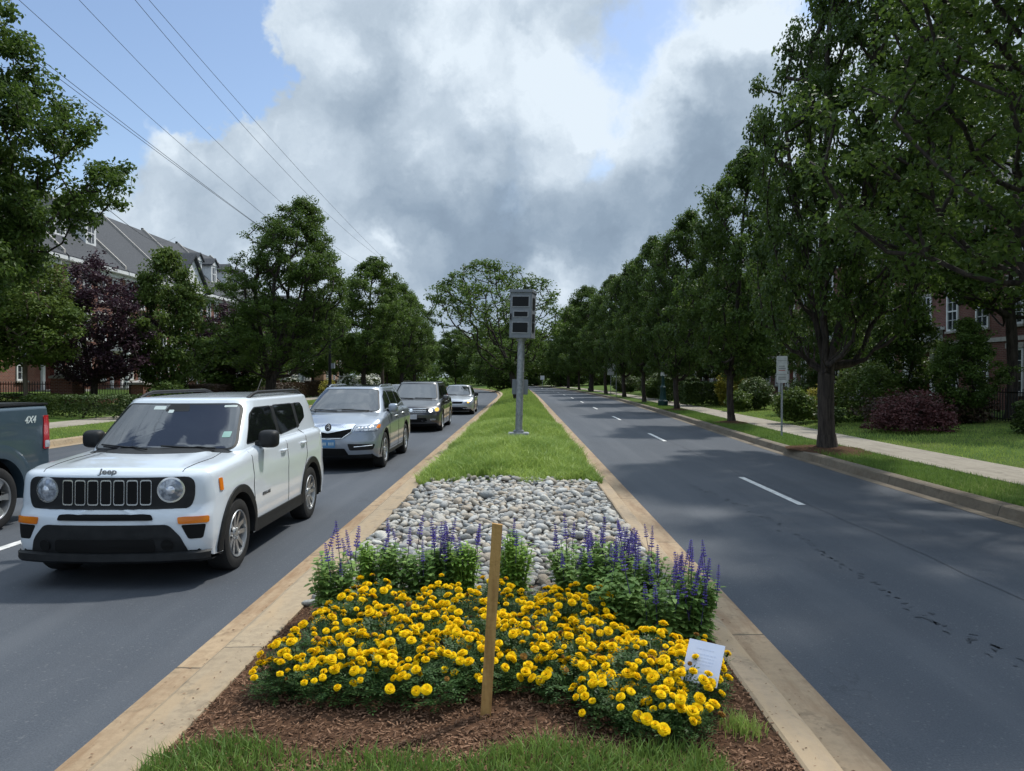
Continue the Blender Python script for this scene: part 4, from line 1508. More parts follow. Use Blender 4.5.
def townhouse(label, xf, s, y0, y1, zb, ze, depth, zr, brick='brick', roof='slate', storeys=3, bays=3, dormers=2, porch=None, pediment=False, group=None, bay=False):
    root = empty('townhouse', (xf, (y0 + y1) / 2, zb))
    grp = MB()
    ox, oy, oz = xf, (y0 + y1) / 2, zb
    T = Matrix.Translation((-ox, -oy, -oz))

    def fin(b, name, mat, parent=root, **kw):
        b.v = [tuple(T @ Vector(p)) for p in b.v]
        return b.build(name, mat, parent, **kw)
    xb = xf - s * depth
    b = MB()
    xm = (xf + xb) / 2
    g = 0.02
    # walls with gable
    poly = [(min(xf, xb), zb - 1), (max(xf, xb), zb - 1), (max(xf, xb), ze), (xm, zr - .15), (min(xf, xb), ze)]
    b.prism(poly, y0 + g, y1 - g, 'y')
    fin(b, 'wall', M[brick])
    # roof
    b = MB()
    ov = 0.45
    for sd_ in (1, -1):
        xe = xm + sd_ * (depth / 2 + ov)
        zz = ze - ov * (zr - ze) / (depth / 2)
        vs = [(xm, y0, zr), (xe, y0, zz), (xe, y1, zz), (xm, y1, zr), (xm, y0, zr + .2), (xe, y0, zz + .2), (xe, y1, zz + .2), (xm, y1, zr + .2)]
        b.add(vs, [(0, 1, 2, 3), (4, 7, 6, 5), (0, 4, 5, 1), (3, 2, 6, 7), (1, 5, 6, 2), (0, 3, 7, 4)])
    rf = fin(b, 'roof', M[roof])
    b = MB()
    c0, c1 = sorted((xf - s * .0, xf + s * (ov + .06)))
    b.box(c0, c1, y0 + .01, y1 - .01, ze - .55, ze - .32)
    c0, c1 = sorted((xf - s * .0, xf + s * .12))
    b.box(c0, c1, y0 + .01, y1 - .01, ze - .85, ze - .56)
    fin(b, 'cornice', M['trim'])
    # party wall parapet line
    b = MB()
    for sd_ in (1, -1):
        xe = xm + sd_ * (depth / 2 + ov - .1)
        zz = ze - (ov - .1) * (zr - ze) / (depth / 2)
        vs = []
        for dz in (.15, .42):
            for yy in (y1 - .16, y1 + .02):
                vs += [(xm, yy, zr + dz), (xe, yy, zz + dz)]
        b.add(vs, [(0, 1, 3, 2), (4, 6, 7, 5), (0, 4, 5, 1), (2, 3, 7, 6), (1, 5, 7, 3), (0, 2, 6, 4)])
    fin(b, 'parapet', M['stonecap'], rf)
    # chimney pipe
    b = MB()
    b.tube([(xm - s * 1.2, y0 + 2.0, zr - 1.6), (xm - s * 1.2, y0 + 2.0, zr + .9)], .12, 8)
    fin(b, 'vent_pipe', M['iron'], rf)
    # dormers
    for k in range(dormers):
        yc = y0 + (y1 - y0) * (k + .5) / dormers
        t = 0.24
        zd = ze + (zr - ze) * t
        xd = xf - s * depth / 2 * t
        wd = 1.25
        b = MB()
        hd = 1.75
        back = xd - s * (hd + .7) * (depth / 2) / (zr - ze) * 1.02
        X0, X1 = sorted((xd + s * .1, back))
        b.box(X0, X1, yc - wd / 2, yc + wd / 2, zd - .1, zd + hd)
        dm = fin(b, 'dormer', M['trim'], rf)
        b = MB()
        X0, X1 = sorted((xd + s * .3, back - s * .4))
        for sg in (1, -1):
            vs = [(X0, yc, zd + hd + .62), (X1, yc, zd + hd + .62), (X1, yc + sg * (wd / 2 + .22), zd + hd - .06), (X0, yc + sg * (wd / 2 + .22), zd + hd - .06)]
            vs += [(x_, y_, z_ + .13) for x_, y_, z_ in vs]
            b.add(vs, [(0, 1, 2, 3), (4, 7, 6, 5), (0, 4, 5, 1), (3, 2, 6, 7), (1, 5, 6, 2), (0, 3, 7, 4)])
        # sub-sub level avoided: the little roof belongs to the roof
        fin(b, 'dormer_roof', M[roof], rf)
        b = MB()
        tri = [(yc - wd / 2 - .1, zd + hd), (yc + wd / 2 + .1, zd + hd), (yc, zd + hd + .55)]
        X0, X1 = sorted((xd + s * .1, xd + s * .16))
        b.prism(tri, X0, X1, 'x')
        fin(b, 'dormer_gable', M['trim'], rf)
        b = MB()
        q0, q1 = sorted((xd + s * .101, xd + s * .115))
        b.box(q0, q1, yc - .36, yc + .36, zd + .25, zd + hd - .2)
        fin(b, 'dormer_pane', M['pane'], rf)
        b = MB()
        q0, q1 = sorted((xd + s * .117, xd + s * .14))
        b.box(q0, q1, yc - .36, yc + .36, zd + .25 + 0.62, zd + .25 + .70)
        b.box(q0, q1, yc - .03, yc + .03, zd + .25, zd + .86)
        b.box(q0, q1, yc - .03, yc + .03, zd + .96, zd + hd - .2)
        fin(b, 'dormer_bars', M['trim'], rf)
    if pediment:
        yc = (y0 + y1) / 2
        hw = 2.6
        b = MB()
        X0, X1 = sorted((xf + s * .5, xf - s * depth * .45))
        b.prism([(yc - hw, ze - .2), (yc + hw, ze - .2), (yc, ze + 2.5)], X0, X1, 'x')
        fin(b, 'gable', M['trim'])
        b = MB()
        X0, X1 = sorted((xf + s * .8, xf - s * depth * .45))
        for sg in (1, -1):
            vs = [(X0, yc, ze + 2.55), (X1, yc, ze + 2.55), (X1, yc + sg * (hw + .4), ze - .5), (X0, yc + sg * (hw + .4), ze - .5)]
            vs += [(x_, y_, z_ + .2) for x_, y_, z_ in vs]
            b.add(vs, [(0, 1, 2, 3), (4, 7, 6, 5), (0, 4, 5, 1), (3, 2, 6, 7), (1, 5, 6, 2), (0, 3, 7, 4)])
        fin(b, 'gable_roof', M[roof])
    # string course
    b = MB()
    c0, c1 = sorted((xf, xf + s * .06))
    b.box(c0, c1, y0 + .02, y1 - .02, zb + 3.0, zb + 3.18)
    fin(b, 'string_course', M['stonecap'])
    # windows
    sh_ = (ze - .9 - zb) / storeys
    for st in range(storeys):
        for k in range(bays):
            yc = y0 + (y1 - y0) * (k + .5) / bays
            if st == 0 and k == bays - 1:
                continue
            o = windowpart(root, 0, s, yc - oy, st * sh_ + .95, .72, min(1.65, sh_ - 1.1))
            for c in o.children:
                pass
    # door
    yc = y0 + (y1 - y0) * (bays - .5) / bays
    b = MB()
    X0, X1 = sorted((xf, xf + s * .06))
    b.box(X0, X1, yc - .5, yc + .5, zb + .3, zb + 2.5)
    dr = fin(b, 'door', M['door_red'])
    b = MB()
    X0, X1 = sorted((xf + s * .0, xf + s * .14))
    b.box(X0, X1, yc - .75, yc - .5, zb + .3, zb + 2.75)
    b.box(X0, X1, yc + .5, yc + .75, zb + .3, zb + 2.75)
    b.box(X0, X1, yc - .75, yc + .75, zb + 2.753, zb + 3.0)
    fin(b, 'door_surround', M['trim'], dr)
    if porch:
        b = MB()
        pd, pw, ph = porch
        for sg in (-1, 1):
            cy = yc + sg * (pw / 2 - .2)
            b.lathe([(0, .26), (.25, .26), (.25, .19), (ph - .3, .16), (ph - .3, .25), (ph, .25)], 12, 'z', 0, (xf + s * (pd - .3), cy, zb + .3))
        fin(b, 'porch_columns', M['trim'], smooth=40)
        b = MB()
        X0, X1 = sorted((xf + s * .01, xf + s * pd))
        b.box(X0, X1, yc - pw / 2, yc + pw / 2, zb + .3 + ph, zb + ph + .85)
        X0, X1 = sorted((xf + s * .01, xf + s * (pd + .15)))
        b.box(X0, X1, yc - pw / 2 - .15, yc + pw / 2 + .15, zb + ph + .853, zb + ph + 1.0)
        fin(b, 'porch_roof', M['trim'])
        b = MB()
        X0, X1 = sorted((xf + s * .01, xf + s * (pd + .3)))
        b.box(X0, X1, yc - pw / 2 - .1, yc + pw / 2 + .1, zb - .3, zb + .297)
        fin(b, 'porch_steps', M['stonecap'])
    if bay:
        b = MB()
        X0, X1 = sorted((xf + s * .01, xf + s * 1.1))
        yb = y0 + (y1 - y0) * .35
        b.box(X0, X1, yb - 1.9, yb + 1.9, zb - .5, ze - 2.5)
        fin(b, 'bay', M['trim'])
        for st in range(2):
            for k in range(3):
                windowpart(root, s * 1.1, s, yb - oy - 1.15 + 1.15 * k, st * 3.1 + .9, .8, 1.9, lintel=False)
        # panes on the end facing the camera
        for st in range(2):
            b = MB()
            b.box(min(X0, X1) + .2, max(X0, X1) - .2, yb - 1.93, yb - 1.902, zb + st * 3.1 + .9, zb + st * 3.1 + 2.8)
            fin(b, 'bay_pane', M['pane'])
    tag(root, label, 'house', group)
    return root


LG2 = 'brick townhouses along the left side'
ylist = [(28, 36.2), (36.4, 46.3), (46.5, 53.5), (53.6, 60.5), (60.6, 67.4), (67.5, 74.3), (74.4, 82)]
lbls = ['brick townhouse at the left frame edge behind the dark leafy tree', 'brick townhouse behind the near left street tree', 'brick townhouse with big white dormers above the plum tree', 'brick townhouse with a plain slate roof left of the white gable',
        'brick townhouse with a white pedimented gable behind the bright green tree', 'brick townhouse with two small white dormers left of the tall street tree',
        'brick townhouse hidden behind the tall left street tree']
for i, (a, b_) in enumerate(ylist):
    townhouse(lbls[i], -29.0, 1, a, b_, 0.8, 9.8, 11.0, 15.0, bays=4, dormers=0 if i in (3, 4) else 2, pediment=(i == 4), porch=(1.6, 2.4, 2.6), group=LG2)
townhouse('brick house with a white glazed bay seen under the tall left street tree', -27.5, 1, 86, 98, 0.6, 8.6, 11, 12.5, bays=4, dormers=1, bay=True, group=LG2)
townhouse('tan brick house beside the dark lamp post on the left', -26.5, 1, 99, 110, 0.6, 8.0, 11, 12.0, brick='brick_tan', bays=3, dormers=1, group=LG2)
RG = 'brick townhouses along the right side'
rl = ['dark red brick townhouse at the right frame edge behind the iron fence', 'dark brick townhouse behind the red laceleaf maple', 'brick townhouse with a white columned porch behind the forked tree',
      'brick townhouse right of the parking sign', 'brick townhouse left of the parking sign', 'brick townhouse seen between verge trees near the lamp post', 'brick townhouse behind the twin signs', 'farthest brick townhouse on the right']
y = 21.0
for i, wd in enumerate([8, 9, 9, 9, 9, 9, 10, 10]):
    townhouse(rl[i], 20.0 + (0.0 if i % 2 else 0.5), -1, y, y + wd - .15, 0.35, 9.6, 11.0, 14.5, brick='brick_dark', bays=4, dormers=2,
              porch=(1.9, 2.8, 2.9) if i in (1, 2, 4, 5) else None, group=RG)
    y += wd
# distant houses on the right bend
townhouse('distant brick house at the road bend on the right', 22, -1, 104, 120, .5, 8.5, 10, 13, brick='brick', bays=4, dormers=0, group=RG)

# downspout on the right facade
b = MB()
b.tube([(19.85, 57.1, .5), (19.85, 57.1, 9.0)], .09, 6)
tag(b.build('downspout', M['trim']), 'white downspout on the right brick facade left of the parking sign', 'downspout')

# ---------------------------------------------------------------- brick piers and iron fences


def pier(x, y, z, w_, h, label, mat='brick', group=None):
    root = empty('brick_pier', (x, y, z))
    b = MB()
    b.box(-w_ / 2, w_ / 2, -w_ / 2, w_ / 2, -.3, h)
    b.build('shaft', M[mat], root)
    b = MB()
    c = w_ / 2 + .07
    b.box(-c, c, -c, c, h + .003, h + .12)
    vs = [(-c + .04, -c + .04, h + .123), (c - .04, -c + .04, h + .123), (c - .04, c - .04, h + .123), (-c + .04, c - .04, h + .123), (0, 0, h + .26)]
    b.add(vs, [(0, 1, 4), (1, 2, 4), (2, 3, 4), (3, 0, 4), (3, 2, 1, 0)])
    b.build('cap', M['stonecap'], root)
    tag(root, label, 'pier', group)


def ironfence(p0, p1, z, h, label, wall=0.0, mat='brick', step=0.13):
    p0, p1 = Vector((*p0, z)), Vector((*p1, z))
    d = p1 - p0
    L_ = d.length
    root = empty('iron_fence', p0, math.atan2(d.y, d.x))
    b = MB()
    n = int(L_ / step)
    for k in range(n + 1):
        x = k * L_ / n
        b.box(x - .012, x + .012, -.012, .012, wall + .05, wall + h)
    b.build('pickets', M['iron'], root)
    b = MB()
    for zz in (wall + .12, wall + h - .15):
        b.box(0, L_, .013, .04, zz, zz + .04)
    b.build('rail', M['iron'], root)
    if wall:
        b = MB()
        b.box(0, L_, -.15, .15, -.4, wall)
        b.build('brick_base', M[mat], root)
        b = MB()
        b.box(0, L_, -.18, .18, wall + .003, wall + .05)
        b.build('coping', M['stonecap'], root)
    tag(root, label, 'fence')


pier(-22.2, 36.0, .45, 1.05, 1.35, 'wide brick pier with a pale stone cap left of the plum tree', group='brick piers on the left')
pier(-21.0, 40.5, .45, .8, 1.0, 'smaller brick pier partly behind the plum tree', group='brick piers on the left')
pier(-18.9, 46.5, .3, .35, 1.25, 'slim brick post left of the two above the suv roof', group='brick piers on the left')
pier(-18.6, 49.5, .3, .35, 1.25, 'slim brick post right of the two above the suv roof', group='brick piers on the left')
ironfence((-31, 36.0), (-22.8, 36.0), .45, .75, 'black iron fence on a low brick wall ending at the wide pier', wall=.45)
ironfence((-21.6, 36.3), (-21.3, 40.1), .45, .75, 'short black iron fence between the wide pier and the smaller pier', wall=.35)
ironfence((-19.4, 50), (-20.5, 84), .4, .9, 'black iron fence on a brick base behind the long dark hedge', wall=.3, step=.2)
ironfence((15.9, 14.5), (15.9, 27.0), .35, 1.15, 'black iron fence in front of the right brick house', step=.14)
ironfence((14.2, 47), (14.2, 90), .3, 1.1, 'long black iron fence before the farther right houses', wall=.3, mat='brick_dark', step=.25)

# ---------------------------------------------------------------- street furniture
# speed camera
root = empty('speed_camera', (-0.06, 18.5, 0.38), 0)
lean = Matrix.Rotation(R(1.6), 4, 'Y')
b = MB()
b.box(-.26, .26, -.24, .24, -.25, .10)
o = b.build('base', M['galv'], root, bevel=.015)
b = MB()
p0, p1 = Vector((0, 0, .1)), lean @ Vector((0, 0, 2.39))
b.tube([p0, p1], .088, 16, True)
b.tube([p1, p1 + Vector((0, 0, .06))], .13, 16, True)
b.build('pole', M['galv'], root, smooth=40)
b = MB()
b.tube([(0, 0, .1), (0, 0, .16)], .13, 16)
for a in range(4):
    x_, y_ = .15 * math.cos(a * 1.571 + .785), .15 * math.sin(a * 1.571 + .785)
    b.tube([(x_, y_, .1), (x_, y_, .15)], .018, 6)
b.build('flange', M['galv'], root, smooth=40)
BT = Matrix.Translation(p1 + Vector((0.02, 0, .06))) @ Matrix.Rotation(R(-12), 4, 'Z') @ lean
b = MB()
b.box(-.275, .275, -.27, .27, 0, 1.16, 0, BT)
hs = b.build('housing', M['boxgrey'], root, bevel=.012)
b = MB()
b.box(-.29, .29, -.30, .30, 1.12, 1.20, 0, BT)
b.build('lid', M['boxgrey'], hs, bevel=.01)
for (x0, x1, z0, z1) in ((-.21, .20, .78, 1.02), (-.16, .18, .53, .65), (-.19, .19, .14, .38)):
    b = MB()
    b.box(x0, x1, -.285, -.272, z0, z1, 0, BT)
    b.build('lens_window', M['boxdark'], hs)
    b = MB()
    fr_ = .02
    b.box(x0 - fr_, x1 + fr_, -.282, -.273, z1, z1 + fr_, 0, BT)
    b.box(x0 - fr_, x1 + fr_, -.282, -.273, z0 - fr_, z0, 0, BT)
    b.box(x0 - fr_, x0, -.282, -.273, z0, z1, 0, BT)
    b.box(x1, x1 + fr_, -.282, -.273, z0, z1, 0, BT)
    b.build('lens_frame', M['galv'], hs)
for (z0, z1) in ((.72, 1.0), (.42, .60), (.16, .38)):
    b = MB()
    b.box(.26, .288, -.16, .10, z0, z1, 0, BT)
    b.build('side_vent', M['boxdark'], hs)
b = MB()
b.box(-.255, -.225, -.30, -.272, .45, .60, 0, BT)
b.build('latch', M['boxdark'], hs)
b = MB()
bt2 = lean
b.box(-.20, .20, .11, .34, 1.05, 1.43, 0, bt2)
b.build('rear_cabinet', M['boxgrey'], root, bevel=.01)
for zz in (.55, 1.62):
    b = MB()
    q = lean @ Vector((0, 0, zz))
    b.tube([q - Vector((0, 0, .01)), q + Vector((0, 0, .01))], .096, 16)
    b.build('band', M['galv'], root, smooth=40)
tag(root, 'grey speed camera box on a leaning steel pole on the grassy median', 'speed camera')


def sign(x, y, z, zt, w_, h, rz, label, cat='sign', kind='park', group=None, postw=.028):
    root = empty('street_sign', (x, y, z), rz)
    b = MB()
    b.box(-postw, postw, -postw * .5, postw * .5, -.2, zt + h - .05)
    b.build('post', M['galv'], root)
    b = MB()
    b.prism([(-w_ / 2 + .02, zt), (w_ / 2 - .02, zt), (w_ / 2, zt + .02), (w_ / 2, zt + h - .02), (w_ / 2 - .02, zt + h), (-w_ / 2 + .02, zt + h), (-w_ / 2, zt + h - .02), (-w_ / 2, zt + .02)],
            -postw * .5 - .006, -postw * .5 - .002, 'y')
    p = b.build('plate', M['signwhite'], root)
    yf = -postw * .5 - .0075
    mk = MB()
    if kind == 'park':
        # narrow two-part sign: dividing line, rows of small lettering too far to read
        mk.box(-w_ * .42, w_ * .42, yf, yf + .001, zt + h * .30, zt + h * .31)
        mk.box(-w_ * .42, w_ * .42, yf, yf + .001, zt + h * .82, zt + h * .83)
        for q, f in ((.52, .5), (.60, .42), (.12, .6), (.19, .5)):
            xx = -w_ * f * .6
            while xx < w_ * f * .6:
                mk.box(xx, xx + .012, yf, yf + .001, zt + h * q, zt + h * q + .028)
                xx += .022
        mk.build('marking', M['signback'], p)
        mr = MB()
        mr.lathe([(-.001, .055), (-.001, .075), (0, .075)], 20, 'z')
        mr.v = [(vx, yf + vz * .5, zt + h * .70 + vy) for vx, vy, vz in mr.v]
        mr = MB()
        mr.box(-w_ * .3, w_ * .3, yf, yf + .001, zt + h * .45, zt + h * .475)
        mr.build('red_line', M['signred'], p)
    else:
        for q in (.12, .22, .42, .55, .68):
            mk.box(-w_ * .32, w_ * .32, yf, yf + .001, zt + h * q, zt + h * q + .05)
        mk.build('marking', M['cardink'], p)
    tag(root, label, cat, group)
    return root


sign(7.58, 21.6, .15, 1.55, .30, .78, R(-18), 'narrow tall white parking sign on a thin post on the right verge')
sign(8.28, 64.5, .15, 2.3, .62, .95, R(-5), 'larger front one of the twin white signs on the far right verge', kind='reg', group='twin white signs')
sign(8.05, 66.5, .15, 1.9, .60, 1.5, R(-5), 'rear one of the twin white signs, half hidden by the front sign', kind='reg', group='twin white signs')
sign(3.6, 125, .0, 1.4, .7, .7, 0, 'tiny yellow sign far ahead at the road bend', kind='reg')


def lamppost(x, y, z, label, mat, group=None, plate=False, H=4.6, box=False, k=1.0):
    root = empty('street_lamp', (x, y, z))
    b = MB()
    b.lathe([(-.1, .30 * k), (.30, .30 * k), (.34, .24 * k), (.42, .20 * k), (1.0, .16 * k), (1.12, .19 * k), (1.2, .11 * k), (1.3, .09 * k)], 12)
    b.build('base', M[mat], root, smooth=35)
    b = MB()
    b.tube([(0, 0, 1.25), (0, 0, H)], [.09 * k, .06 * k], 12)
    b.build('pole', M[mat], root, smooth=35)
    b = MB()
    b.lathe([(H, .07), (H + .06, .16), (H + .12, .12), (H + .55, .22), (H + .6, .25), (H + .85, .05), (H + 1.0, .01)], 12)
    b.build('lantern', M[mat], root, smooth=35)
    if plate:
        b = MB()
        b.box(-.17, .17, -.14, -.125, 1.78, 2.25)
        b.build('plate', M['signwhite'], root)
    if box:
        b = MB()
        b.box(.10, .32, -.12, .12, 2.3, 2.65)
        b.build('junction_box', M['boxgrey'], root)
    tag(root, label, 'street lamp', group)


lamppost(8.42, 44.0, .15, 'dark green iron lamp post with a white plate between two right verge trees', 'lampgreen', plate=True)
lamppost(-12.95, 50.0, .15, 'black lamp post standing above the silver suv roof on the left verge', 'iron', H=6, box=True, k=1.3)
lamppost(8.6, 92.0, .15, 'small dark lamp post far along the right verge', 'iron', H=4.8)

# utility pole and overhead wires
UP = (-13.52, 72.0)
root = empty('utility_pole', (UP[0], UP[1], 0))
b = MB()
b.tube([(0, 0, -.2), (0, 0, 13.6)], [.17, .11], 12)
b.build('pole', M['woodpole'], root, smooth=40)
b = MB()
b.box(-.15, 1.0, -.06, .06, 12.6, 12.72)
b.build('crossarm', M['woodpole'], root)
for xx in (.4, .9):
    b = MB()
    b.lathe([(12.72, .03), (12.76, .06), (12.82, .04), (12.9, .06), (12.94, .02)], 8, 'z', 0, (xx, 0, 0))
    b.build('insulator', M['boxgrey'], root, smooth=40)
b = MB()
b.lathe([(10.2, .02), (10.2, .22), (11.0, .22), (11.05, .02)], 12, 'z', 0, (.35, -.1, 0))
b.build('transformer', M['boxgrey'], root, smooth=40)
tag(root, 'tall wooden utility pole whose top shows above the left verge trees', 'pole')


def wire(p_top, p_mid, zpole, xp, label, r_=.009):
    """curve quadratic in Y through two picture-derived points and the pole"""
    def P(px, py, X):
        Y = X * 740 / (px - 521)
        return X, Y, CAMZ + (377 - py) * Y / 740
    A, B = P(*p_top), P(*p_mid)
    C = (UP[0] + xp, UP[1], zpole)
    Ys = np.array([A[1], B[1], C[1]])
    cz = np.polyfit(Ys, np.array([A[2], B[2], C[2]]), 2)
    cx = np.polyfit(Ys, np.array([A[0], B[0], C[0]]), 2)
    cz[0] = max(min(cz[0], .003), -.001)
    pts = []
    for yy in np.linspace(-12, UP[1], 60):
        if yy < A[1]:
            t = yy - A[1]
            z = A[2] + (2 * cz[0] * A[1] + cz[1]) * t
            x = A[0] + (2 * cx[0] * A[1] + cx[1]) * t
        else:
            z, x = np.polyval(cz, yy), np.polyval(cx, yy)
        pts.append((x, yy, z))
    b = MB()
    b.tube(pts, r_, 5)
    tag(b.build('overhead_wire', M['iron'], smooth=60), label, 'wire', 'overhead wires')


wire((135, 0, -12.0), (215, 94, -12.4), 13.25, .1, 'left one of the topmost close pair of overhead wires')
wire((149, 0, -11.6), (231, 94, -12.0), 13.25, .3, 'right one of the topmost close pair of overhead wires')
wire((79, 0, -13.8), (178, 103, -13.8), 12.4, -.9, 'single overhead wire below the topmost pair')
wire((81, 56, -14.0), (146, 114, -13.9), 9.6, -.1, 'overhead wire between the single high wire and the lowest pair')
wire((57, 72, -14.1), (137, 134, -14.0), 8.7, -.1, 'upper one of the lowest close pair of overhead wires', r_=.010)
wire((54, 75, -14.1), (137, 137, -14.0), 8.5, -.1, 'lower one of the lowest close pair of overhead wires', r_=.010)
b = MB()
pts = []
A_, B_ = Vector((-13.5, 24.1, 7.35)), Vector((-30, 64, 14.0))
for k in range(20):
    t = k / 19
    p = A_.lerp(B_, t)
    p.z -= 1.2 * math.sin(math.pi * t) * .6
    pts.append(p)
b.tube(pts, .011, 5)
tag(b.build('service_wire', M['iron'], smooth=60), 'thin service wire running to the grey townhouse roof', 'wire')

# ================================================================ VEHICLES


def smoothstep(x):
    x = np.clip(x, 0, 1)
    return x * x * (3 - 2 * x)


class Car:
    def __init__(self, p):
        self.p = p
        self.build_surface()

    def deform(self, V):
        p = self.p
        L, W = p['L'], p['W'] / 2
        V = V.copy()
        y = V[:, 1]
        ff = smoothstep(1 - (y + L / 2) / p.get('fd', 1.0))
        fr_ = smoothstep(1 - (L / 2 - y) / p.get('rd', .8))
        ax = np.clip(np.abs(V[:, 0]) / W, 0, 1.1)
        nz = np.interp(V[:, 2], [q[0] for q in p['nose']], [q[1] for q in p['nose']])
        rz = np.interp(V[:, 2], [q[0] for q in p['tail']], [q[1] for q in p['tail']])
        V[:, 1] = y + ff * (p['kf'] * ax ** 2.6 + nz) - fr_ * (p['kr'] * ax ** 2.6 + rz)
        # plan taper toward the ends
        V[:, 0] *= 1 - p.get('taperf', .04) * ff ** 1.5 - p.get('taperr', .03) * fr_ ** 1.5
        return V

    def lower(self):
        p = self.p
        L, W = p['L'], p['W'] / 2
        ys = sorted(set([round(v, 4) for v in np.linspace(-L / 2, L / 2, 70)] + [round(s_ * (L / 2 - d), 4) for s_ in (-1, 1) for d in (.004, .012, .025, .045, .07)] +
                        [round(a + p['ar'] * c, 4) for a in p['axles'] for c in np.sin(np.linspace(-1.5707, 1.5707, 21))] +
                        [round(a + s_ * (p['ar'] + .003), 4) for a in p['axles'] for s_ in (-1, 1)]))
        zt_f = lambda y: np.interp(y, [q[0] for q in p['top']], [q[1] for q in p['top']])
        zb0 = p['zb']
        rc = p.get('rc', .07)
        rows = []
        for y in ys:
            d = L / 2 - abs(y)
            e = 0 if d >= rc else rc - math.sqrt(max(rc * rc - (rc - d) ** 2, 0))
            w_ = W - e
            zt = float(zt_f(y)) - e
            zb = zb0 + e
            za = zb
            for a in p['axles']:
                if abs(y - a) < p['ar']:
                    za = max(za, p['wr'] + math.sqrt(p['ar'] ** 2 - (y - a) ** 2))
            pts = [(0, zb), (W * .56, zb), (W * .565, za), (w_ * .965, za), (w_ * .985, za + .012)]
            rs_ = p.get('rs', .07)
            zs = zt - rs_
            for k in range(1, 13):
                t = k / 12
                z = (za + .012) + (zs - za - .012) * t
                tt = (z - zb0) / max(zt - zb0, .01)
                f = 1 - .035 * max(0, 1 - tt / .3) ** 2 - p.get('tumble', .035) * max(0, (tt - .62) / .38) ** 1.6
                # feature crease
                f += p.get('crease', .006) * math.exp(-((tt - p.get('crz', .70)) / .05) ** 2)
                pts.append((w_ * f, z))
            wf = pts[-1][0]
            for k in range(1, 6):
                a = k / 5 * math.pi / 2
                pts.append((wf - rs_ * 1.2 * (1 - math.cos(a)), zs + rs_ * math.sin(a)))
            xe = pts[-1][0]
            cr = p.get('crown', .03)
            for k in range(1, 17):
                t = 1 - k / 16
                pl_ = p.get('plateau', 0) * float(smoothstep((.60 - t * xe / W) / .09)) * float(smoothstep((y + L / 2 - .12) / .5)) * float(smoothstep((-.75 - y) / .2))
                pts.append((xe * t, zt + cr * (1 - t ** 2) + pl_))
            rows.append((y, pts))
        m = len(rows[0][1])
        V, F, MI = [], [], []
        ringn = 2 * m - 2
        for y, pts in rows:
            full = [(x, z) for x, z in pts] + [(-x, z) for x, z in pts[-2:0:-1]]
            V += [(x, y, z) for x, z in full]
        nR = len(rows)
        for i in range(nR - 1):
            for k in range(ringn):
                k2 = (k + 1) % ringn
                F.append((i * ringn + k, i * ringn + k2, (i + 1) * ringn + k2, (i + 1) * ringn + k))
                kk = k if k < m - 1 else ringn - 1 - k
                MI.append(1 if kk <= 3 else 0)
        for end in (0, nR - 1):
            base_ = end * ringn
            y = rows[end][0]
            zc = np.mean([z for _, z in rows[end][1]])
            prev = list(range(base_, base_ + ringn))
            for s_ in (.86, .7, .5, .3, .12):
                cur = []
                for k in range(ringn):
                    x0, _, z0 = V[base_ + k]
                    V.append((x0 * s_, y, zc + (z0 - zc) * s_))
                    cur.append(len(V) - 1)
                for k in range(ringn):
                    k2 = (k + 1) % ringn
                    F.append((prev[k], prev[k2], cur[k2], cur[k]))
                    MI.append(0)
                prev = cur
            V.append((0, y, zc))
            for k in range(ringn):
                F.append((prev[k], prev[(k + 1) % ringn], len(V) - 1))
                MI.append(0)
        return self.deform(np.array(V)), F, MI

    def cabin(self):
        p = self.p
        rows = p['cabin']   # (z, yf, yr, halfwidth)
        zs = [r[0] for r in rows]
        Z = list(np.linspace(zs[0], zs[-1], 16))
        n = 72
        V, F = [], []
        rcn = p.get('crc', .16)

        def ring(z, yf, yr, w_, rc):
            out = []
            # rounded rectangle
            hx, hy = w_, (yr - yf) / 2
            cy = (yr + yf) / 2
            per = []
            seg = n // 4
            for q, (sx, sy) in enumerate(((1, -1), (1, 1), (-1, 1), (-1, -1))):
                # corner arc + half sides
                for k in range(seg):
                    t = k / seg
                    a = -math.pi / 2 + q * math.pi / 2
                    if t < .25:
                        u_ = t / .25
                        if q % 2 == 0:
                            per.append(((u_) * sx * (hx - rc), sy * hy))
                        else:
                            per.append((sx * hx, u_ * sy * (hy - rc)))
                    elif t < .75:
                        u_ = (t - .25) / .5
                        aa = a + u_ * math.pi / 2
                        per.append((sx * (hx - rc) + rc * math.cos(aa), sy * (hy - rc) + rc * math.sin(aa)))
                    else:
                        u_ = (t - .75) / .25
                        if q % 2 == 0:
                            per.append((sx * hx, (1 - u_) * sy * (hy - rc)))
                        else:
                            per.append(((1 - u_) * sx * (hx - rc), sy * hy))
            for x, y in per:
                ax = min(1, abs(x) / hx)
                s_ = smoothstep(-y / hy) if y < 0 else 0
                s2 = smoothstep(y / hy) if y > 0 else 0
                yy = cy + y - p.get('kwf', .10) * (1 - ax ** 2) * s_ ** 2 + p.get('kwr', .05) * (1 - ax ** 2) * s2 ** 2
                # side barrel: narrower toward ends
                xx = x * (1 - .05 * max(0, abs(y) / hy - .3) ** 2)
                out.append((xx, yy, z))
            return out
        f = lambda z, i: float(np.interp(z, zs, [r[i] for r in rows]))
        rr = p.get('rr', .07)
        top = zs[-1]
        rings = []
        for z in Z:
            rings.append(ring(z, f(z, 1), f(z, 2), f(z, 3), rcn))
        yf, yr, w_ = rows[-1][1], rows[-1][2], rows[-1][3]
        for k in range(1, 6):
            a = k / 5 * math.pi / 2
            e = rr * (1 - math.cos(a))
            rings.append(ring(top + rr * .6 * math.sin(a), yf + e * 2.0, yr - e, w_ - e * 1.2, rcn))
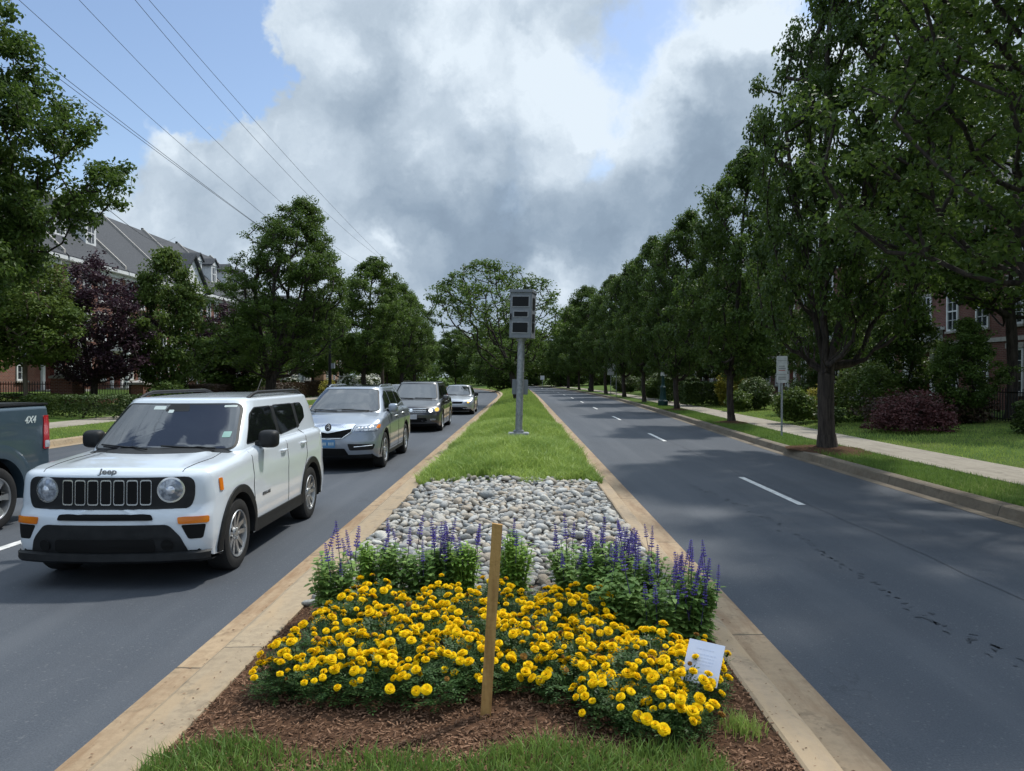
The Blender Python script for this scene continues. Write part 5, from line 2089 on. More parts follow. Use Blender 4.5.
        yf2, yr2, w2, zt = yf + rr * 2, yr - rr, w_ - rr * 1.2, top + rr * .6
        cyy = (yf2 + yr2) / 2
        for s_ in (.85, .65, .4, .15):
            q = ring(zt + p.get('rcrown', .03) * (1 - s_ ** 2), yf2, yr2, w2, rcn)
            rings.append([(x * s_, cyy + (y - cyy) * s_, z) for x, y, z in q])
        nn = len(rings[0])
        for r_ in rings:
            V += r_
        for i in range(len(rings) - 1):
            for k in range(nn):
                k2 = (k + 1) % nn
                F.append((i * nn + k, i * nn + k2, (i + 1) * nn + k2, (i + 1) * nn + k))
        V.append((0, cyy, zt + p.get('rcrown', .03)))
        b_ = (len(rings) - 1) * nn
        for k in range(nn):
            F.append((b_ + k, b_ + (k + 1) % nn, len(V) - 1))
        return np.array(V), F

    def build_surface(self):
        V1, F1, MI = self.lower()
        V2, F2 = self.cabin()
        o = len(V1)
        self.V = [tuple(v) for v in V1] + [tuple(v) for v in V2]
        self.F = F1 + [tuple(i + o for i in f) for f in F2]
        self.MI = MI + [0] * len(F2)
        self.bvh = BVHTree.FromPolygons([Vector(v) for v in self.V], self.F)

    def hit(self, a, b, axis):
        if axis == 'front':
            o, d = Vector((a, -20, b)), Vector((0, 1, 0))
        elif axis == 'rear':
            o, d = Vector((a, 20, b)), Vector((0, -1, 0))
        elif axis == 'right':
            o, d = Vector((20, a, b)), Vector((-1, 0, 0))
        elif axis == 'left':
            o, d = Vector((-20, a, b)), Vector((1, 0, 0))
        else:
            o, d = Vector((a, b, 20)), Vector((0, 0, -1))
        loc, nr, idx, dist = self.bvh.ray_cast(o, d)
        if loc is None:
            return None, None
        if nr.dot(d) > 0:
            nr = -nr
        return loc, nr


def roundpoly(pts, r, seg=5):
    out = []
    n = len(pts)
    for i in range(n):
        p0, p1, p2 = Vector(pts[i - 1]), Vector(pts[i]), Vector(pts[(i + 1) % n])
        a, b = (p0 - p1), (p2 - p1)
        rr = min(r, a.length * .48, b.length * .48)
        s_, e = p1 + a.normalized() * rr, p1 + b.normalized() * rr
        for k in range(seg + 1):
            t = k / seg
            q = (s_ * (1 - t) ** 2 + p1 * 2 * t * (1 - t) + e * t * t)
            out.append((q.x, q.y))
    # resample long edges
    res = []
    m = len(out)
    for i in range(m):
        a, b = Vector(out[i]), Vector(out[(i + 1) % m])
        k = max(1, int((b - a).length / .05))
        for j in range(k):
            q = a.lerp(b, j / k)
            res.append((q.x, q.y))
    return res


def circ(cx, cy, r, n=24, sy=1.0):
    return [(cx + r * math.cos(2 * math.pi * k / n), cy + r * sy * math.sin(2 * math.pi * k / n)) for k in range(n)]


def overlay(car, name, pts, axis, mat, parent, off=.004, r=.02, skirt=.02, rings=(.97, .8, .55, .3, .1), isround=False, inner=None, dome=0.0, hits=None):
    """a panel lying on the body surface; inner = scale of a hole (frame)"""
    P = pts if isround else roundpoly(pts, r)
    cx = sum(p[0] for p in P) / len(P)
    cy = sum(p[1] for p in P) / len(P)
    n = len(P)
    V, F = [], []

    def put(s_, o_):
        idx = []
        for a, b in P:
            x, y = cx + (a - cx) * s_, cy + (b - cy) * s_
            loc, nr = car.hit(x, y, axis)
            if loc is None:
                loc, nr = car.hit(cx + (x - cx) * .97, cy + (y - cy) * .97, axis)
            if loc is None:
                loc, nr = car.hit(cx, cy, axis)
            V.append(tuple(loc + nr * o_))
            idx.append(len(V) - 1)
        return idx
    prev = put(1.0, -skirt)
    cur = put(1.0, off)

    def joinr(p_, c_):
        for k in range(n):
            k2 = (k + 1) % n
            F.append((p_[k], p_[k2], c_[k2], c_[k]))
    joinr(prev, cur)
    prev = cur
    if inner:
        cur = put(inner, off)
        joinr(prev, cur)
        c2 = put(inner, -skirt)
        joinr(cur, c2)
    else:
        for s_ in rings:
            cur = put(s_, off + dome * (1 - s_ ** 2))
            joinr(prev, cur)
            prev = cur
        loc, nr = car.hit(cx, cy, axis)
        V.append(tuple(loc + nr * (off + dome)))
        for k in range(n):
            F.append((prev[k], prev[(k + 1) % n], len(V) - 1))
    b = MB()
    b.add(V, F)
    return b.build(name, M[mat] if isinstance(mat, str) else mat, parent, smooth=35)


def strip_on(car, name, pts, axis, wd, mat, parent, off=.008, rad=None):
    """thin moulding following 2-D polyline on the body"""
    out = []
    for i in range(len(pts) - 1):
        a, b = Vector(pts[i]), Vector(pts[i + 1])
        k = max(1, int((b - a).length / .04))
        for j in range(k):
            out.append(a.lerp(b, j / k))
    out.append(Vector(pts[-1]))
    P = []
    for q in out:
        loc, nr = car.hit(q.x, q.y, axis)
        if loc is not None:
            P.append(loc + nr * off)
    b = MB()
    b.tube(P, wd, 6)
    return b.build(name, M[mat], parent, smooth=60)


def arch_trim(car, ya, r0, r1, wr, side, mat, parent, off=.022, zlow=None):
    a0, a1 = -0.12, math.pi + .12
    if zlow is not None:
        a0 = -math.asin(min(.9, (wr - zlow) / r1))
        a1 = math.pi - a0
    n = 40
    V, F = [], []
    axis = 'right' if side > 0 else 'left'
    for k in range(n + 1):
        a = a0 + (a1 - a0) * k / n
        for j, rr in enumerate((r0, r0, (r0 + r1) / 2, r1, r1)):
            y, z = ya + rr * math.cos(a), wr + rr * math.sin(a)
            loc, nr = car.hit(y if rr > r0 else ya + (r0 + .03) * math.cos(a), max(z, car.p['zb'] + .02) if rr > r0 else max(wr + (r0 + .03) * math.sin(a), car.p['zb'] + .02), axis)
            if loc is None:
                loc = Vector((side * car.p['W'] / 2, y, z))
            x = loc.x
            o = {0: -.10, 1: off, 2: off + .004, 3: off * .8, 4: -.01}[j]
            V.append((x + side * o, y, z))
        if k:
            for j in range(4):
                b = (k - 1) * 5 + j
                F.append((b, b + 1, b + 6, b + 5))
    b = MB()
    b.add(V, F)
    return b.build('fender_flare', M[mat], parent, smooth=50)


WCACHE = {}


def wheel_meshes(r, w_, style, rim):
    key = (r, w_, style, rim)
    if key in WCACHE:
        return WCACHE[key]
    R_ = .665 * r
    b = MB()
    hw = w_ / 2
    prof = [(hw - .03, R_ * .98), (hw - .008, R_ * 1.0), (hw, R_ * 1.05), (hw + .004, r * .86), (hw - .006, r * .95), (hw - .028, r * .99), (hw * .5, r), (-hw * .5, r), (-hw + .028, r * .99), (-hw, r * .86), (-hw, R_), (-hw + .03, R_ * .9), (-hw + .04, .01)]
    b.lathe(prof, 40, 'x')
    t = b.build('tyre', M['rubber'], None, smooth=40)
    b = MB()
    b.lathe([(hw - .004, R_ * 1.0), (hw + .003, R_ * .975), (hw - .004, R_ * .93), (hw - .05, R_ * .90), (hw - .10, R_ * .86)], 40, 'x')
    ns = {'five_double': 5, 'ten': 10, 'seven': 7, 'six': 6}[style]
    for k in range(ns):
        a = 2 * math.pi * k / ns + .3
        offs = (-.30, .30) if style == 'five_double' else (0,)
        for o_ in offs:
            wd_in = .020 if style == 'five_double' else (.028 if ns < 8 else .016)
            wd_out = wd_in * (1.1 if style != 'six' else 1.6)
            if style == 'five_double':
                aa = a + o_ * .9
                ai = a + o_ * 1.4
            else:
                aa = ai = a
            ci, co = Vector((0, math.cos(ai), math.sin(ai))), Vector((0, math.cos(aa), math.sin(aa)))
            ri, ro = r * .10, R_ * .95
            pi, po = ci * ri, co * ro
            d = (po - pi).normalized()
            tn = Vector((1, 0, 0)).cross(d)
            xi, xo = hw - .030, hw - .012
            vs = []
            for (pp, ww, xx) in ((pi, wd_in * 1.2, xi), (pp_m := (pi + po) / 2, wd_in, (xi + xo) / 2 - .004), (po, wd_out, xo)):
                vs += [pp + tn * ww + Vector((xx, 0, 0)), pp - tn * ww + Vector((xx, 0, 0)), pp - tn * ww * .9 + Vector((xx - .03, 0, 0)), pp + tn * ww * .9 + Vector((xx - .03, 0, 0))]
            fs = []
            for q in (0, 4):
                for j in range(4):
                    j2 = (j + 1) % 4
                    fs.append((q + j, q + j2, q + 4 + j2, q + 4 + j))
            fs += [(0, 3, 2, 1), (8, 9, 10, 11)]
            b.add(vs, fs)
    b.lathe([(hw - .06, r * .20), (hw - .022, r * .17), (hw - .014, r * .12), (hw - .010, r * .07), (hw - .010, .001)], 24, 'x')
    for k in range(5):
        a = 2 * math.pi * k / 5
        b.lathe([(hw - .02, .012), (hw - .008, .010), (hw - .008, .001)], 8, 'x', 0, (0, r * .135 * math.cos(a), r * .135 * math.sin(a)))
    rm = b.build('rim', M[rim], None, smooth=35)
    b = MB()
    b.lathe([(hw - .105, R_ * .9), (hw - .105, .01)], 30, 'x')
    b.lathe([(hw - .075, R_ * .62), (hw - .07, R_ * .6), (hw - .07, .02)], 30, 'x')
    hb = b.build('brake_disc', M['under'], None, smooth=35)
    out = (t.data, rm.data, hb.data)
    for o in (t, rm, hb):
        bpy.data.objects.remove(o)
    WCACHE[key] = out
    return out


def add_wheel(parent, x, y, z, r, w_, style, rim, side, rot):
    t, rm, hb = wheel_meshes(r, w_, style, rim)
    o = bpy.data.objects.new('wheel', t)
    COL.objects.link(o)
    o.parent = parent
    o.location = (x, y, z)
    o.rotation_euler = (rot, 0, 0 if side > 0 else math.pi)
    for nm, me in (('rim', rm), ('brake_disc', hb)):
        c = bpy.data.objects.new(nm, me)
        COL.objects.link(c)
        c.parent = o
    return o


def mirror_part(car, root, y, z, side, paintm, blackm='blackplastic', sc=1.0, x0=None):
    loc, nr = car.hit(y + .05, z - .03, 'right' if side > 0 else 'left')
    x = loc.x
    b = MB()
    b.box(min(x - side * .02, x + side * .10), max(x - side * .02, x + side * .10), y - .02, y + .05, z - .04, z + .01)
    cx = x + side * .125 * sc
    hx, hy, hz = .105 * sc, .055 * sc, .095 * sc
    poly = []
    b.build('mirror_arm', M[blackm], root, bevel=.01)
    b = MB()
    n = 20
    for k, (yy, s_) in enumerate(((-.075, .45), (-.065, .72), (-.045, .90), (-.01, 1.0), (.04, 1.0), (.05, .96))):
        for j in range(n):
            a = 2 * math.pi * j / n
            c_, s2 = math.cos(a), math.sin(a)
            e = 2 / 3.6
            b.v.append((cx + hx * s_ * math.copysign(abs(c_) ** e, c_), y + yy * sc, z + .035 * sc + hz * s_ * math.copysign(abs(s2) ** e, s2)))
    for k in range(5):
        for j in range(n):
            b.f.append((k * n + j, k * n + (j + 1) % n, (k + 1) * n + (j + 1) % n, (k + 1) * n + j))
            b.m.append(0)
    b.f.append(tuple(range(n)))
    b.f.append(tuple(range(5 * n, 6 * n)))
    b.m += [0, 0]
    o = b.build('mirror', M[paintm], root, smooth=50)
    return o


def seamline(car, pts, axis, parent, name='panel_gap', wd=.004):
    return strip_on(car, name, pts, axis, wd, 'under', parent, off=.0005)


def finish_body(car, root, paintm, name='body'):
    b = MB()
    b.v, b.f, b.m = car.V, car.F, car.MI
    return b.build(name, [M[paintm], M['under']], root, smooth=32)


def plate(car, root, x, z, mat, w_=.30, h=.15, y_off=.012):
    o = overlay(car, 'licence_plate', [(x - w_ / 2, z - h / 2), (x + w_ / 2, z - h / 2), (x + w_ / 2, z + h / 2), (x - w_ / 2, z + h / 2)], 'front', mat, root, off=y_off, r=.012)
    return o


def door_handles(car, root, spots, mat, side='right'):
    s_ = 1 if side == 'right' else -1
    for y, z in spots:
        loc, nr = car.hit(y, z, side)
        x = loc.x
        b = MB()
        b.tube([(x - s_ * .01, y - .09, z), (x + s_ * .028, y - .07, z), (x + s_ * .032, y, z + .004), (x + s_ * .028, y + .07, z), (x - s_ * .01, y + .09, z)], .013, 8)
        b.build('door_handle', M[mat], root, smooth=60)
        overlay(car, 'handle_recess', circ(y, z - .004, .055, 20, .6), side, 'under' if False else mat, root, off=.001, isround=True, skirt=.0)


def both(fn, spec):
    for sd_ in ('right', 'left'):
        fn(sd_, spec)


def side_windows(car, root, polys, mat='glassdark', frame='blackplastic', r=.045):
    for sd_ in ('right', 'left'):
        for pl in polys:
            f = overlay(car, 'side_window', pl, sd_, frame, root, off=.003, r=r)
            f2 = overlay(car, 'pane', [((a - sum(q[0] for q in pl) / len(pl)) * .955 + sum(q[0] for q in pl) / len(pl), (b - sum(q[1] for q in pl) / len(pl)) * .93 + sum(q[1] for q in pl) / len(pl)) for a, b in pl],
                         sd_, mat, f, off=.0055, r=r * .8, skirt=.0)


def windshield(car, root, pl, frame='blackplastic', r=.09, stickers=()):
    f = overlay(car, 'windscreen', pl, 'front', frame, root, off=.003, r=r, rings=(.985, .95, .85, .7, .5, .3, .1))
    cx = sum(q[0] for q in pl) / len(pl)
    cz = sum(q[1] for q in pl) / len(pl)
    g = overlay(car, 'glass', [((a - cx) * .965 + cx, (b - cz) * .93 + cz) for a, b in pl], 'front', 'windshield', f, off=.006, r=r * .8, skirt=0, rings=(.985, .95, .85, .7, .55, .4, .25, .1))
    for (x, z, w_, h, m_) in stickers:
        overlay(car, 'sticker', [(x - w_ / 2, z - h / 2), (x + w_ / 2, z - h / 2), (x + w_ / 2, z + h / 2), (x - w_ / 2, z + h / 2)], 'front', m_, f, off=.0085, r=.008, skirt=0)
    return f


def wipers(car, root, segs):
    for pts in segs:
        strip_on(car, 'wiper', pts, 'front', .009, 'blackplastic', root, off=.022)


def roof_rails(car, root, y0, y1, x, zf, mat, rad=.017, h=.055):
    for s_ in (-1, 1):
        pts = []
        for k in range(15):
            t = k / 14
            y = y0 + (y1 - y0) * t
            loc, nr = car.hit(s_ * x, y, 'top')
            e = min(1, min(t, 1 - t) * 7)
            pts.append(loc + Vector((0, 0, -.01 + h * e ** .6)))
        b = MB()
        b.tube(pts, rad, 8)
        b.build('roof_rail', M[mat], root, smooth=60)


# ------------------------------------------------ white small suv
def build_white():
    L = 4.23
    p = dict(L=L, W=1.80, zb=.25, wr=.345, ar=.415, axles=(-1.335, 1.235), rc=.085, rs=.085, kf=.16, kr=.10, fd=.50, rd=.5, taperf=.035,
             top=[(-L / 2, 1.035), (-1.9, 1.05), (-1.3, 1.085), (-.9, 1.115), (-.5, 1.15), (1.2, 1.17), (L / 2, 1.17)], crown=.024, tumble=.03, plateau=.022,
             nose=[(.2, .10), (.30, .03), (.42, 0.0), (.60, 0.0), (.67, .012), (.70, .045), (1.0, .055), (1.06, .085), (1.12, .11)],
             tail=[(.2, .08), (.35, 0), (.6, 0), (.7, .05), (1.2, .07)],
             cabin=[(1.06, -1.02, 2.03, .80), (1.14, -.98, 2.02, .79), (1.30, -.80, 2.0, .755), (1.50, -.565, 1.96, .70), (1.60, -.45, 1.92, .665)],
             rr=.075, rcrown=.035, kwf=.13, crc=.14)
    car = Car(p)
    root = empty('parked_suv', (0, 0, 0))
    finish_body(car, root, 'white')
    windshield(car, root, [(-.74, 1.125), (.74, 1.125), (.625, 1.585), (-.625, 1.585)], stickers=((-.06, 1.50, .055, .03, 'sticker'), (-.20, 1.535, .13, .035, 'sticker'), (.52, 1.55, .12, .02, 'sticker'), (.60, 1.27, .075, .055, 'stickergreen')))
    f = overlay(car, 'sensor_cover', [(-.13, 1.50), (.13, 1.50), (.10, 1.575), (-.10, 1.575)], 'front', 'blackplastic', root, off=.007, r=.02)
    side_windows(car, root, [[(-.80, 1.16), (.20, 1.18), (.20, 1.535), (-.32, 1.535), (-.50, 1.47)],
                             [(.28, 1.18), (1.02, 1.22), (1.02, 1.535), (.28, 1.54)],
                             [(1.11, 1.24), (1.45, 1.33), (1.50, 1.46), (1.42, 1.53), (1.11, 1.535)]])
    # black grille band
    g = overlay(car, 'grille', [(-.70, .705), (.70, .705), (.735, .80), (.735, .985), (-.735, .985), (-.735, .80)], 'front', 'blackplastic', root, off=.005, r=.09, rings=(.985, .9, .75, .6, .45, .3, .15))
    for k in range(7):
        x = (k - 3) * .114
        pl = [(x - .047, .742), (x + .047, .742), (x + .047, .965), (x - .047, .965)]
        s_ = overlay(car, 'grille_slot', pl, 'front', 'chrome', g, off=.012, r=.022, inner=.90, skirt=.0)
        overlay(car, 'slot_mesh', [((a - x) * .9 + x, (b - .853) * .95 + .853) for a, b in pl], 'front', 'under', g, off=.009, r=.02, skirt=0, rings=(.5,))
    for s_ in (-1, 1):
        h = overlay(car, 'headlight', circ(s_ * .545, .872, .112, 32), 'front', 'chrome', root, off=.010, isround=True, rings=(.93,), inner=.86)
        overlay(car, 'lens', circ(s_ * .545, .872, .097, 32), 'front', 'lens', h, off=.010, isround=True, skirt=.0, dome=.022)
        overlay(car, 'bulb', circ(s_ * .545, .872, .040, 20), 'front', 'lensbright', h, off=.026, isround=True, skirt=.0, dome=.014)
        overlay(car, 'turn_signal', [(s_ * .62, .575), (s_ * .845, .575), (s_ * .845, .635), (s_ * .61, .635)][::s_], 'front', 'amber', root, off=.012, r=.015)
        overlay(car, 'fog_recess', [(s_ * .64, .565), (s_ * .83, .565), (s_ * .81, .44), (s_ * .70, .44)][::s_], 'front', 'under', root, off=.004, r=.02)
        overlay(car, 'marker_light', [(-1.78, .83), (-1.73, .83), (-1.73, .945), (-1.78, .945)], 'right' if s_ > 0 else 'left', 'amber', root, off=.008, r=.012)
    overlay(car, 'air_intake', [(-.42, .615), (.42, .615), (.40, .665), (-.40, .665)], 'front', 'under', root, off=.012, r=.02, rings=(.95, .85, .7, .55, .4, .25, .1))
    lb_ = overlay(car, 'lower_bumper', [(-.70, .30), (.70, .30), (.64, .46), (.54, .575), (-.54, .575), (-.64, .46)], 'front', 'blackplastic', root, off=.014, r=.04, rings=(.98, .92, .84, .75, .65, .5, .35, .2, .1))
    overlay(car, 'lower_grille', [(-.44, .345), (.44, .345), (.42, .455), (-.42, .455)], 'front', 'under', lb_, off=.024, r=.03, rings=(.95, .85, .7, .55, .4, .2))
    for s_ in (-1, 1):
        overlay(car, 'fog_light', circ(s_ * .53, .40, .048, 20), 'front', 'under', lb_, off=.026, isround=True)
    # chin lip wrapping round
    chin = MB()
    pts = []
    for k in range(33):
        a = -1 + 2 * k / 32
        x = a * .865
        loc, nr = car.hit(x * .985, .335, 'front')
        pts.append((x, (loc.y if loc else -1.7)))
    V, F = [], []
    for x, y in pts:
        for dy, z in ((-.012, .33), (-.045, .315), (-.048, .262), (-.01, .235), (.25, .235)):
            V.append((x, y + dy, z))
    for k in range(32):
        for j in range(4):
            q = k * 5 + j
            F.append((q, q + 1, q + 6, q + 5))
    chin.add(V, F)
    chin.build('bumper_lip', M['blackplastic'], root, smooth=40)
    for s_ in (-1, 1):
        for a in p['axles']:
            arch_trim(car, a, .40, .475, .345, s_, 'blackplastic', root, zlow=.27)
        sd_ = 'right' if s_ > 0 else 'left'
        overlay(car, 'sill_cladding', [(-.88, .265), (.80, .265), (.80, .40), (-.88, .40)], sd_, 'blackplastic', root, off=.016, r=.02)
        seamline(car, [(-.93, 1.10), (-.93, .75), (-.86, .40)], sd_, root)
        seamline(car, [(.24, 1.16), (.24, .41)], sd_, root)
        seamline(car, [(1.04, 1.19), (1.03, .85), (.82, .55)], sd_, root)
        overlay(car, 'pillar_trim', [(.19, 1.19), (.29, 1.19), (.29, 1.53), (.19, 1.53)], sd_, 'blackplastic', root, off=.004, r=.005)
        overlay(car, 'pillar_trim', [(1.01, 1.21), (1.12, 1.23), (1.12, 1.53), (1.01, 1.53)], sd_, 'blackplastic', root, off=.004, r=.005)
        door_handles(car, root, [(.08, 1.02), (.88, 1.04)], 'white', sd_)
        mirror_part(car, root, -.60, 1.17, s_, 'blackplastic')
        seamline(car, [(s_ * .70, 1.12), (s_ * .60, 1.06)][::1] and [(s_ * .62, -1.0), (s_ * .66, -1.4), (s_ * .62, -1.95)], 'top', root)
        overlay(car, 'washer_nozzle', circ(s_ * .22, -1.14, .018, 10), 'top', 'blackplastic', root, off=.006, isround=True)
    overlay(car, 'cowl', [(-.70, -1.10), (.70, -1.10), (.72, -1.02), (-.72, -1.02)], 'top', 'blackplastic', root, off=.004, r=.02)
    wipers(car, root, [[(-.05, 1.135), (-.30, 1.145), (-.62, 1.165)], [(.55, 1.135), (.30, 1.145), (.02, 1.16)]])
    roof_rails(car, root, -.28, 1.75, .60, 1.66, 'blackplastic', rad=.020, h=.06)
    # tail lights, rear window
    overlay(car, 'rear_window', [(-.60, 1.22), (.60, 1.22), (.54, 1.55), (-.54, 1.55)], 'rear', 'glassdark', root, off=.004, r=.06)
    for s_ in (-1, 1):
        overlay(car, 'tail_light', [(s_ * .62, .85), (s_ * .80, .85), (s_ * .80, 1.08), (s_ * .62, 1.08)][::s_], 'rear', 'redlens', root, off=.012, r=.03)
    # badge lettering
    loc, nr = car.hit(0, 1.025, 'front')
    mt = Matrix.Translation((0, loc.y - .004, 1.034)) @ Matrix.Rotation(R(62), 4, 'X') @ Matrix.Diagonal((1.25, 1, 1, 1))
    textmesh('badge', 'Jeep', .072, M['alloydark'], mt, root, ext=.004, bold=.0012)
    loc, nr = car.hit(-.66, .63, 'right')
    mt = Matrix.Translation((loc.x + .004, -.55, .625)) @ Matrix(((0, 0, 1, 0), (1, 0, 0, 0), (0, 1, 0, 0), (0, 0, 0, 1)))
    textmesh('badge', 'RENEGADE', .05, M['alloydark'], mt, root, ext=.002)
    for a in p['axles']:
        for s_ in (-1, 1):
            add_wheel(root, s_ * .775, a, .345, .345, .225, 'five_double', 'alloy', s_, a)
    # panels visible through arches handled by body; antenna
    b = MB()
    b.tube([(0, 1.75, 1.66), (0, 1.95, 1.84)], .005, 6)
    b.build('antenna', M['blackplastic'], root)
    tag(root, 'white boxy small suv with a seven slot grille in the lane beside the median', 'suv')
    return root


r_ = build_white()
r_.location = (-3.66, 7.17 + 1.335, 0.0)
r_.rotation_euler = (0, 0, R(0.6))


def side_common(car, root, p, belt, seams, handles, handlemat, mirror, mirrormat):
    for s_ in (-1, 1):
        sd_ = 'right' if s_ > 0 else 'left'
        for sm in seams:
            seamline(car, sm, sd_, root)
        door_handles(car, root, handles, handlemat, sd_)
        mirror_part(car, root, mirror[0], mirror[1], s_, mirrormat)
        for a in p['axles']:
            arch_trim(car, a, p['ar'] - .012, p['ar'] + .03, p['wr'], s_, p.get('archmat', 'under'), root, off=.006)
    for a in p['axles']:
        for s_ in (-1, 1):
            add_wheel(root, s_ * (p['W'] / 2 - .125), a, p['wr'], p['wr'], .235, p['wstyle'], p['rim'], s_, a * 2)


# ------------------------------------------------ silver suv
def build_silver():
    L = 4.92
    p = dict(L=L, W=1.96, zb=.24, wr=.365, ar=.43, axles=(-1.50, 1.32), rc=.10, rs=.12, kf=.32, kr=.16, fd=.78, rd=.6, taperf=.05,
             top=[(-L / 2, .90), (-2.2, .97), (-1.6, 1.06), (-1.1, 1.11), (-.6, 1.14), (1.2, 1.17), (L / 2, 1.14)], crown=.045, tumble=.06, crease=.012, crz=.72, plateau=.02,
             nose=[(.2, .16), (.30, .05), (.45, 0.0), (.60, 0.0), (.80, .04), (.95, .14), (1.1, .3)], tail=[(.2, .08), (.4, 0), (.7, 0), (1.2, .12)],
             cabin=[(1.02, -1.18, 2.32, .86), (1.14, -1.05, 2.26, .835), (1.30, -.80, 2.15, .775), (1.50, -.45, 1.98, .70), (1.60, -.25, 1.86, .65)],
             rr=.085, rcrown=.04, kwf=.16, crc=.2, wstyle='ten', rim='alloy')
    car = Car(p)
    root = empty('parked_suv')
    finish_body(car, root, 'silverblue')
    windshield(car, root, [(-.77, 1.13), (.77, 1.13), (.60, 1.60), (-.60, 1.60)])
    side_windows(car, root, [[(-.72, 1.17), (.12, 1.19), (.12, 1.55), (-.10, 1.56), (-.42, 1.44)], [(.19, 1.19), (1.0, 1.21), (1.0, 1.545), (.19, 1.56)], [(1.07, 1.21), (1.75, 1.28), (1.55, 1.48), (1.07, 1.54)]])
    gm = overlay(car, 'grille', [(-.46, .80), (-.30, .68), (.30, .68), (.46, .80), (.46, .90), (-.46, .90)], 'front', 'under', root, off=.006, r=.04)
    overlay(car, 'grille_bar', [(-.47, .845), (0, .765), (.47, .845), (.50, .925), (-.50, .925)], 'front', 'chrome', gm, off=.022, r=.02, rings=(.9, .7, .5, .3, .1))
    strip_on(car, 'grille_surround', [(-.50, .92), (-.44, .78), (-.28, .665), (0, .65), (.28, .665), (.44, .78), (.50, .92)], 'front', .012, 'chrome', gm, off=.012)
    em = overlay(car, 'emblem', circ(0, .862, .062, 24), 'front', 'blackplastic', gm, off=.036, isround=True)
    # caliper-like mark on the emblem
    strip_on(car, 'emblem_mark', [(-.03, .825), (-.010, .90), (.010, .90), (.03, .825)], 'front', .006, 'chrome', em, off=.040)
    strip_on(car, 'emblem_mark', [(-.018, .852), (.018, .852)], 'front', .005, 'chrome', em, off=.040)
    for s_ in (-1, 1):
        h = overlay(car, 'headlight', [(s_ * .50, .795), (s_ * .90, .80), (s_ * .925, .92), (s_ * .52, .88)][::s_], 'front', 'lens', root, off=.010, r=.02)
        for k in range(5):
            overlay(car, 'bulb', circ(s_ * (.575 + k * .062), .848 + k * .004, .024, 12), 'front', 'lensbright', h, off=.014, isround=True, skirt=0, dome=.008)
        overlay(car, 'turn_signal', [(s_ * .875, .84), (s_ * .925, .84), (s_ * .93, .91), (s_ * .885, .905)][::s_], 'front', 'amber', h, off=.014, r=.01)
        fg = overlay(car, 'fog_surround', [(s_ * .42, .43), (s_ * .84, .43), (s_ * .88, .54), (s_ * .38, .56)][::s_], 'front', 'blackplastic', root, off=.008, r=.03)
        strip_on(car, 'fog_bar', [(s_ * .50, .495), (s_ * .83, .515)], 'front', .010, 'chrome', fg, off=.016)
    overlay(car, 'lower_grille', [(-.40, .33), (.40, .33), (.33, .47), (-.33, .47)], 'front', 'under', root, off=.006, r=.03)
    overlay(car, 'lower_bumper', [(-.80, .255), (.80, .255), (.82, .325), (-.82, .325)], 'front', 'blackplastic', root, off=.012, r=.02)
    pl = plate(car, root, 0.0, .565, 'plateblue', y_off=.02)
    for k in range(7):
        if k == 3:
            continue
        x = -.115 + k * .038
        overlay(car, 'plate_character', [(x - .011, .535), (x + .011, .535), (x + .011, .590), (x - .011, .590)], 'front', 'sticker', pl, off=.024, r=.004, skirt=0)
    side_common(car, root, p, 1.15, [[(-1.02, 1.10), (-1.0, .7), (-.95, .32)], [(.155, 1.17), (.15, .3)], [(1.15, 1.17), (1.1, .8), (.85, .5)], [(-.92, .36), (.82, .36)]], [(-.02, 1.0), (.95, 1.02)], 'chrome', (-.62, 1.16), 'silverblue')
    for s_ in (-1, 1):
        sd_ = 'right' if s_ > 0 else 'left'
        overlay(car, 'sill_cladding', [(-1.02, .25), (.86, .25), (.86, .315), (-1.02, .315)], sd_, 'blackplastic', root, off=.008, r=.01)
        strip_on(car, 'window_trim', [(-.80, 1.15), (0, 1.168), (1.0, 1.19), (1.8, 1.25)], sd_, .008, 'chrome', root, off=.006)
        overlay(car, 'tail_light', [(s_ * .55, .95), (s_ * .86, .95), (s_ * .86, 1.08), (s_ * .5, 1.08)][::s_], 'rear', 'redlens', root, off=.012, r=.03)
    overlay(car, 'sunroof', [(-.42, -.05), (.42, -.05), (.42, .75), (-.42, .75)], 'top', 'glassdark', root, off=.006, r=.06)
    wipers(car, root, [[(-.05, 1.14), (-.62, 1.16)], [(.55, 1.14), (.0, 1.16)]])
    roof_rails(car, root, -.05, 1.75, .57, 1.7, 'chrome', rad=.016, h=.045)
    tag(root, 'silver blue suv with a blue licence plate following behind the white suv', 'suv')
    return root


r_ = build_silver()
r_.location = (-3.80, 15.35 + 1.50, 0)
r_.rotation_euler = (0, 0, R(0.4))


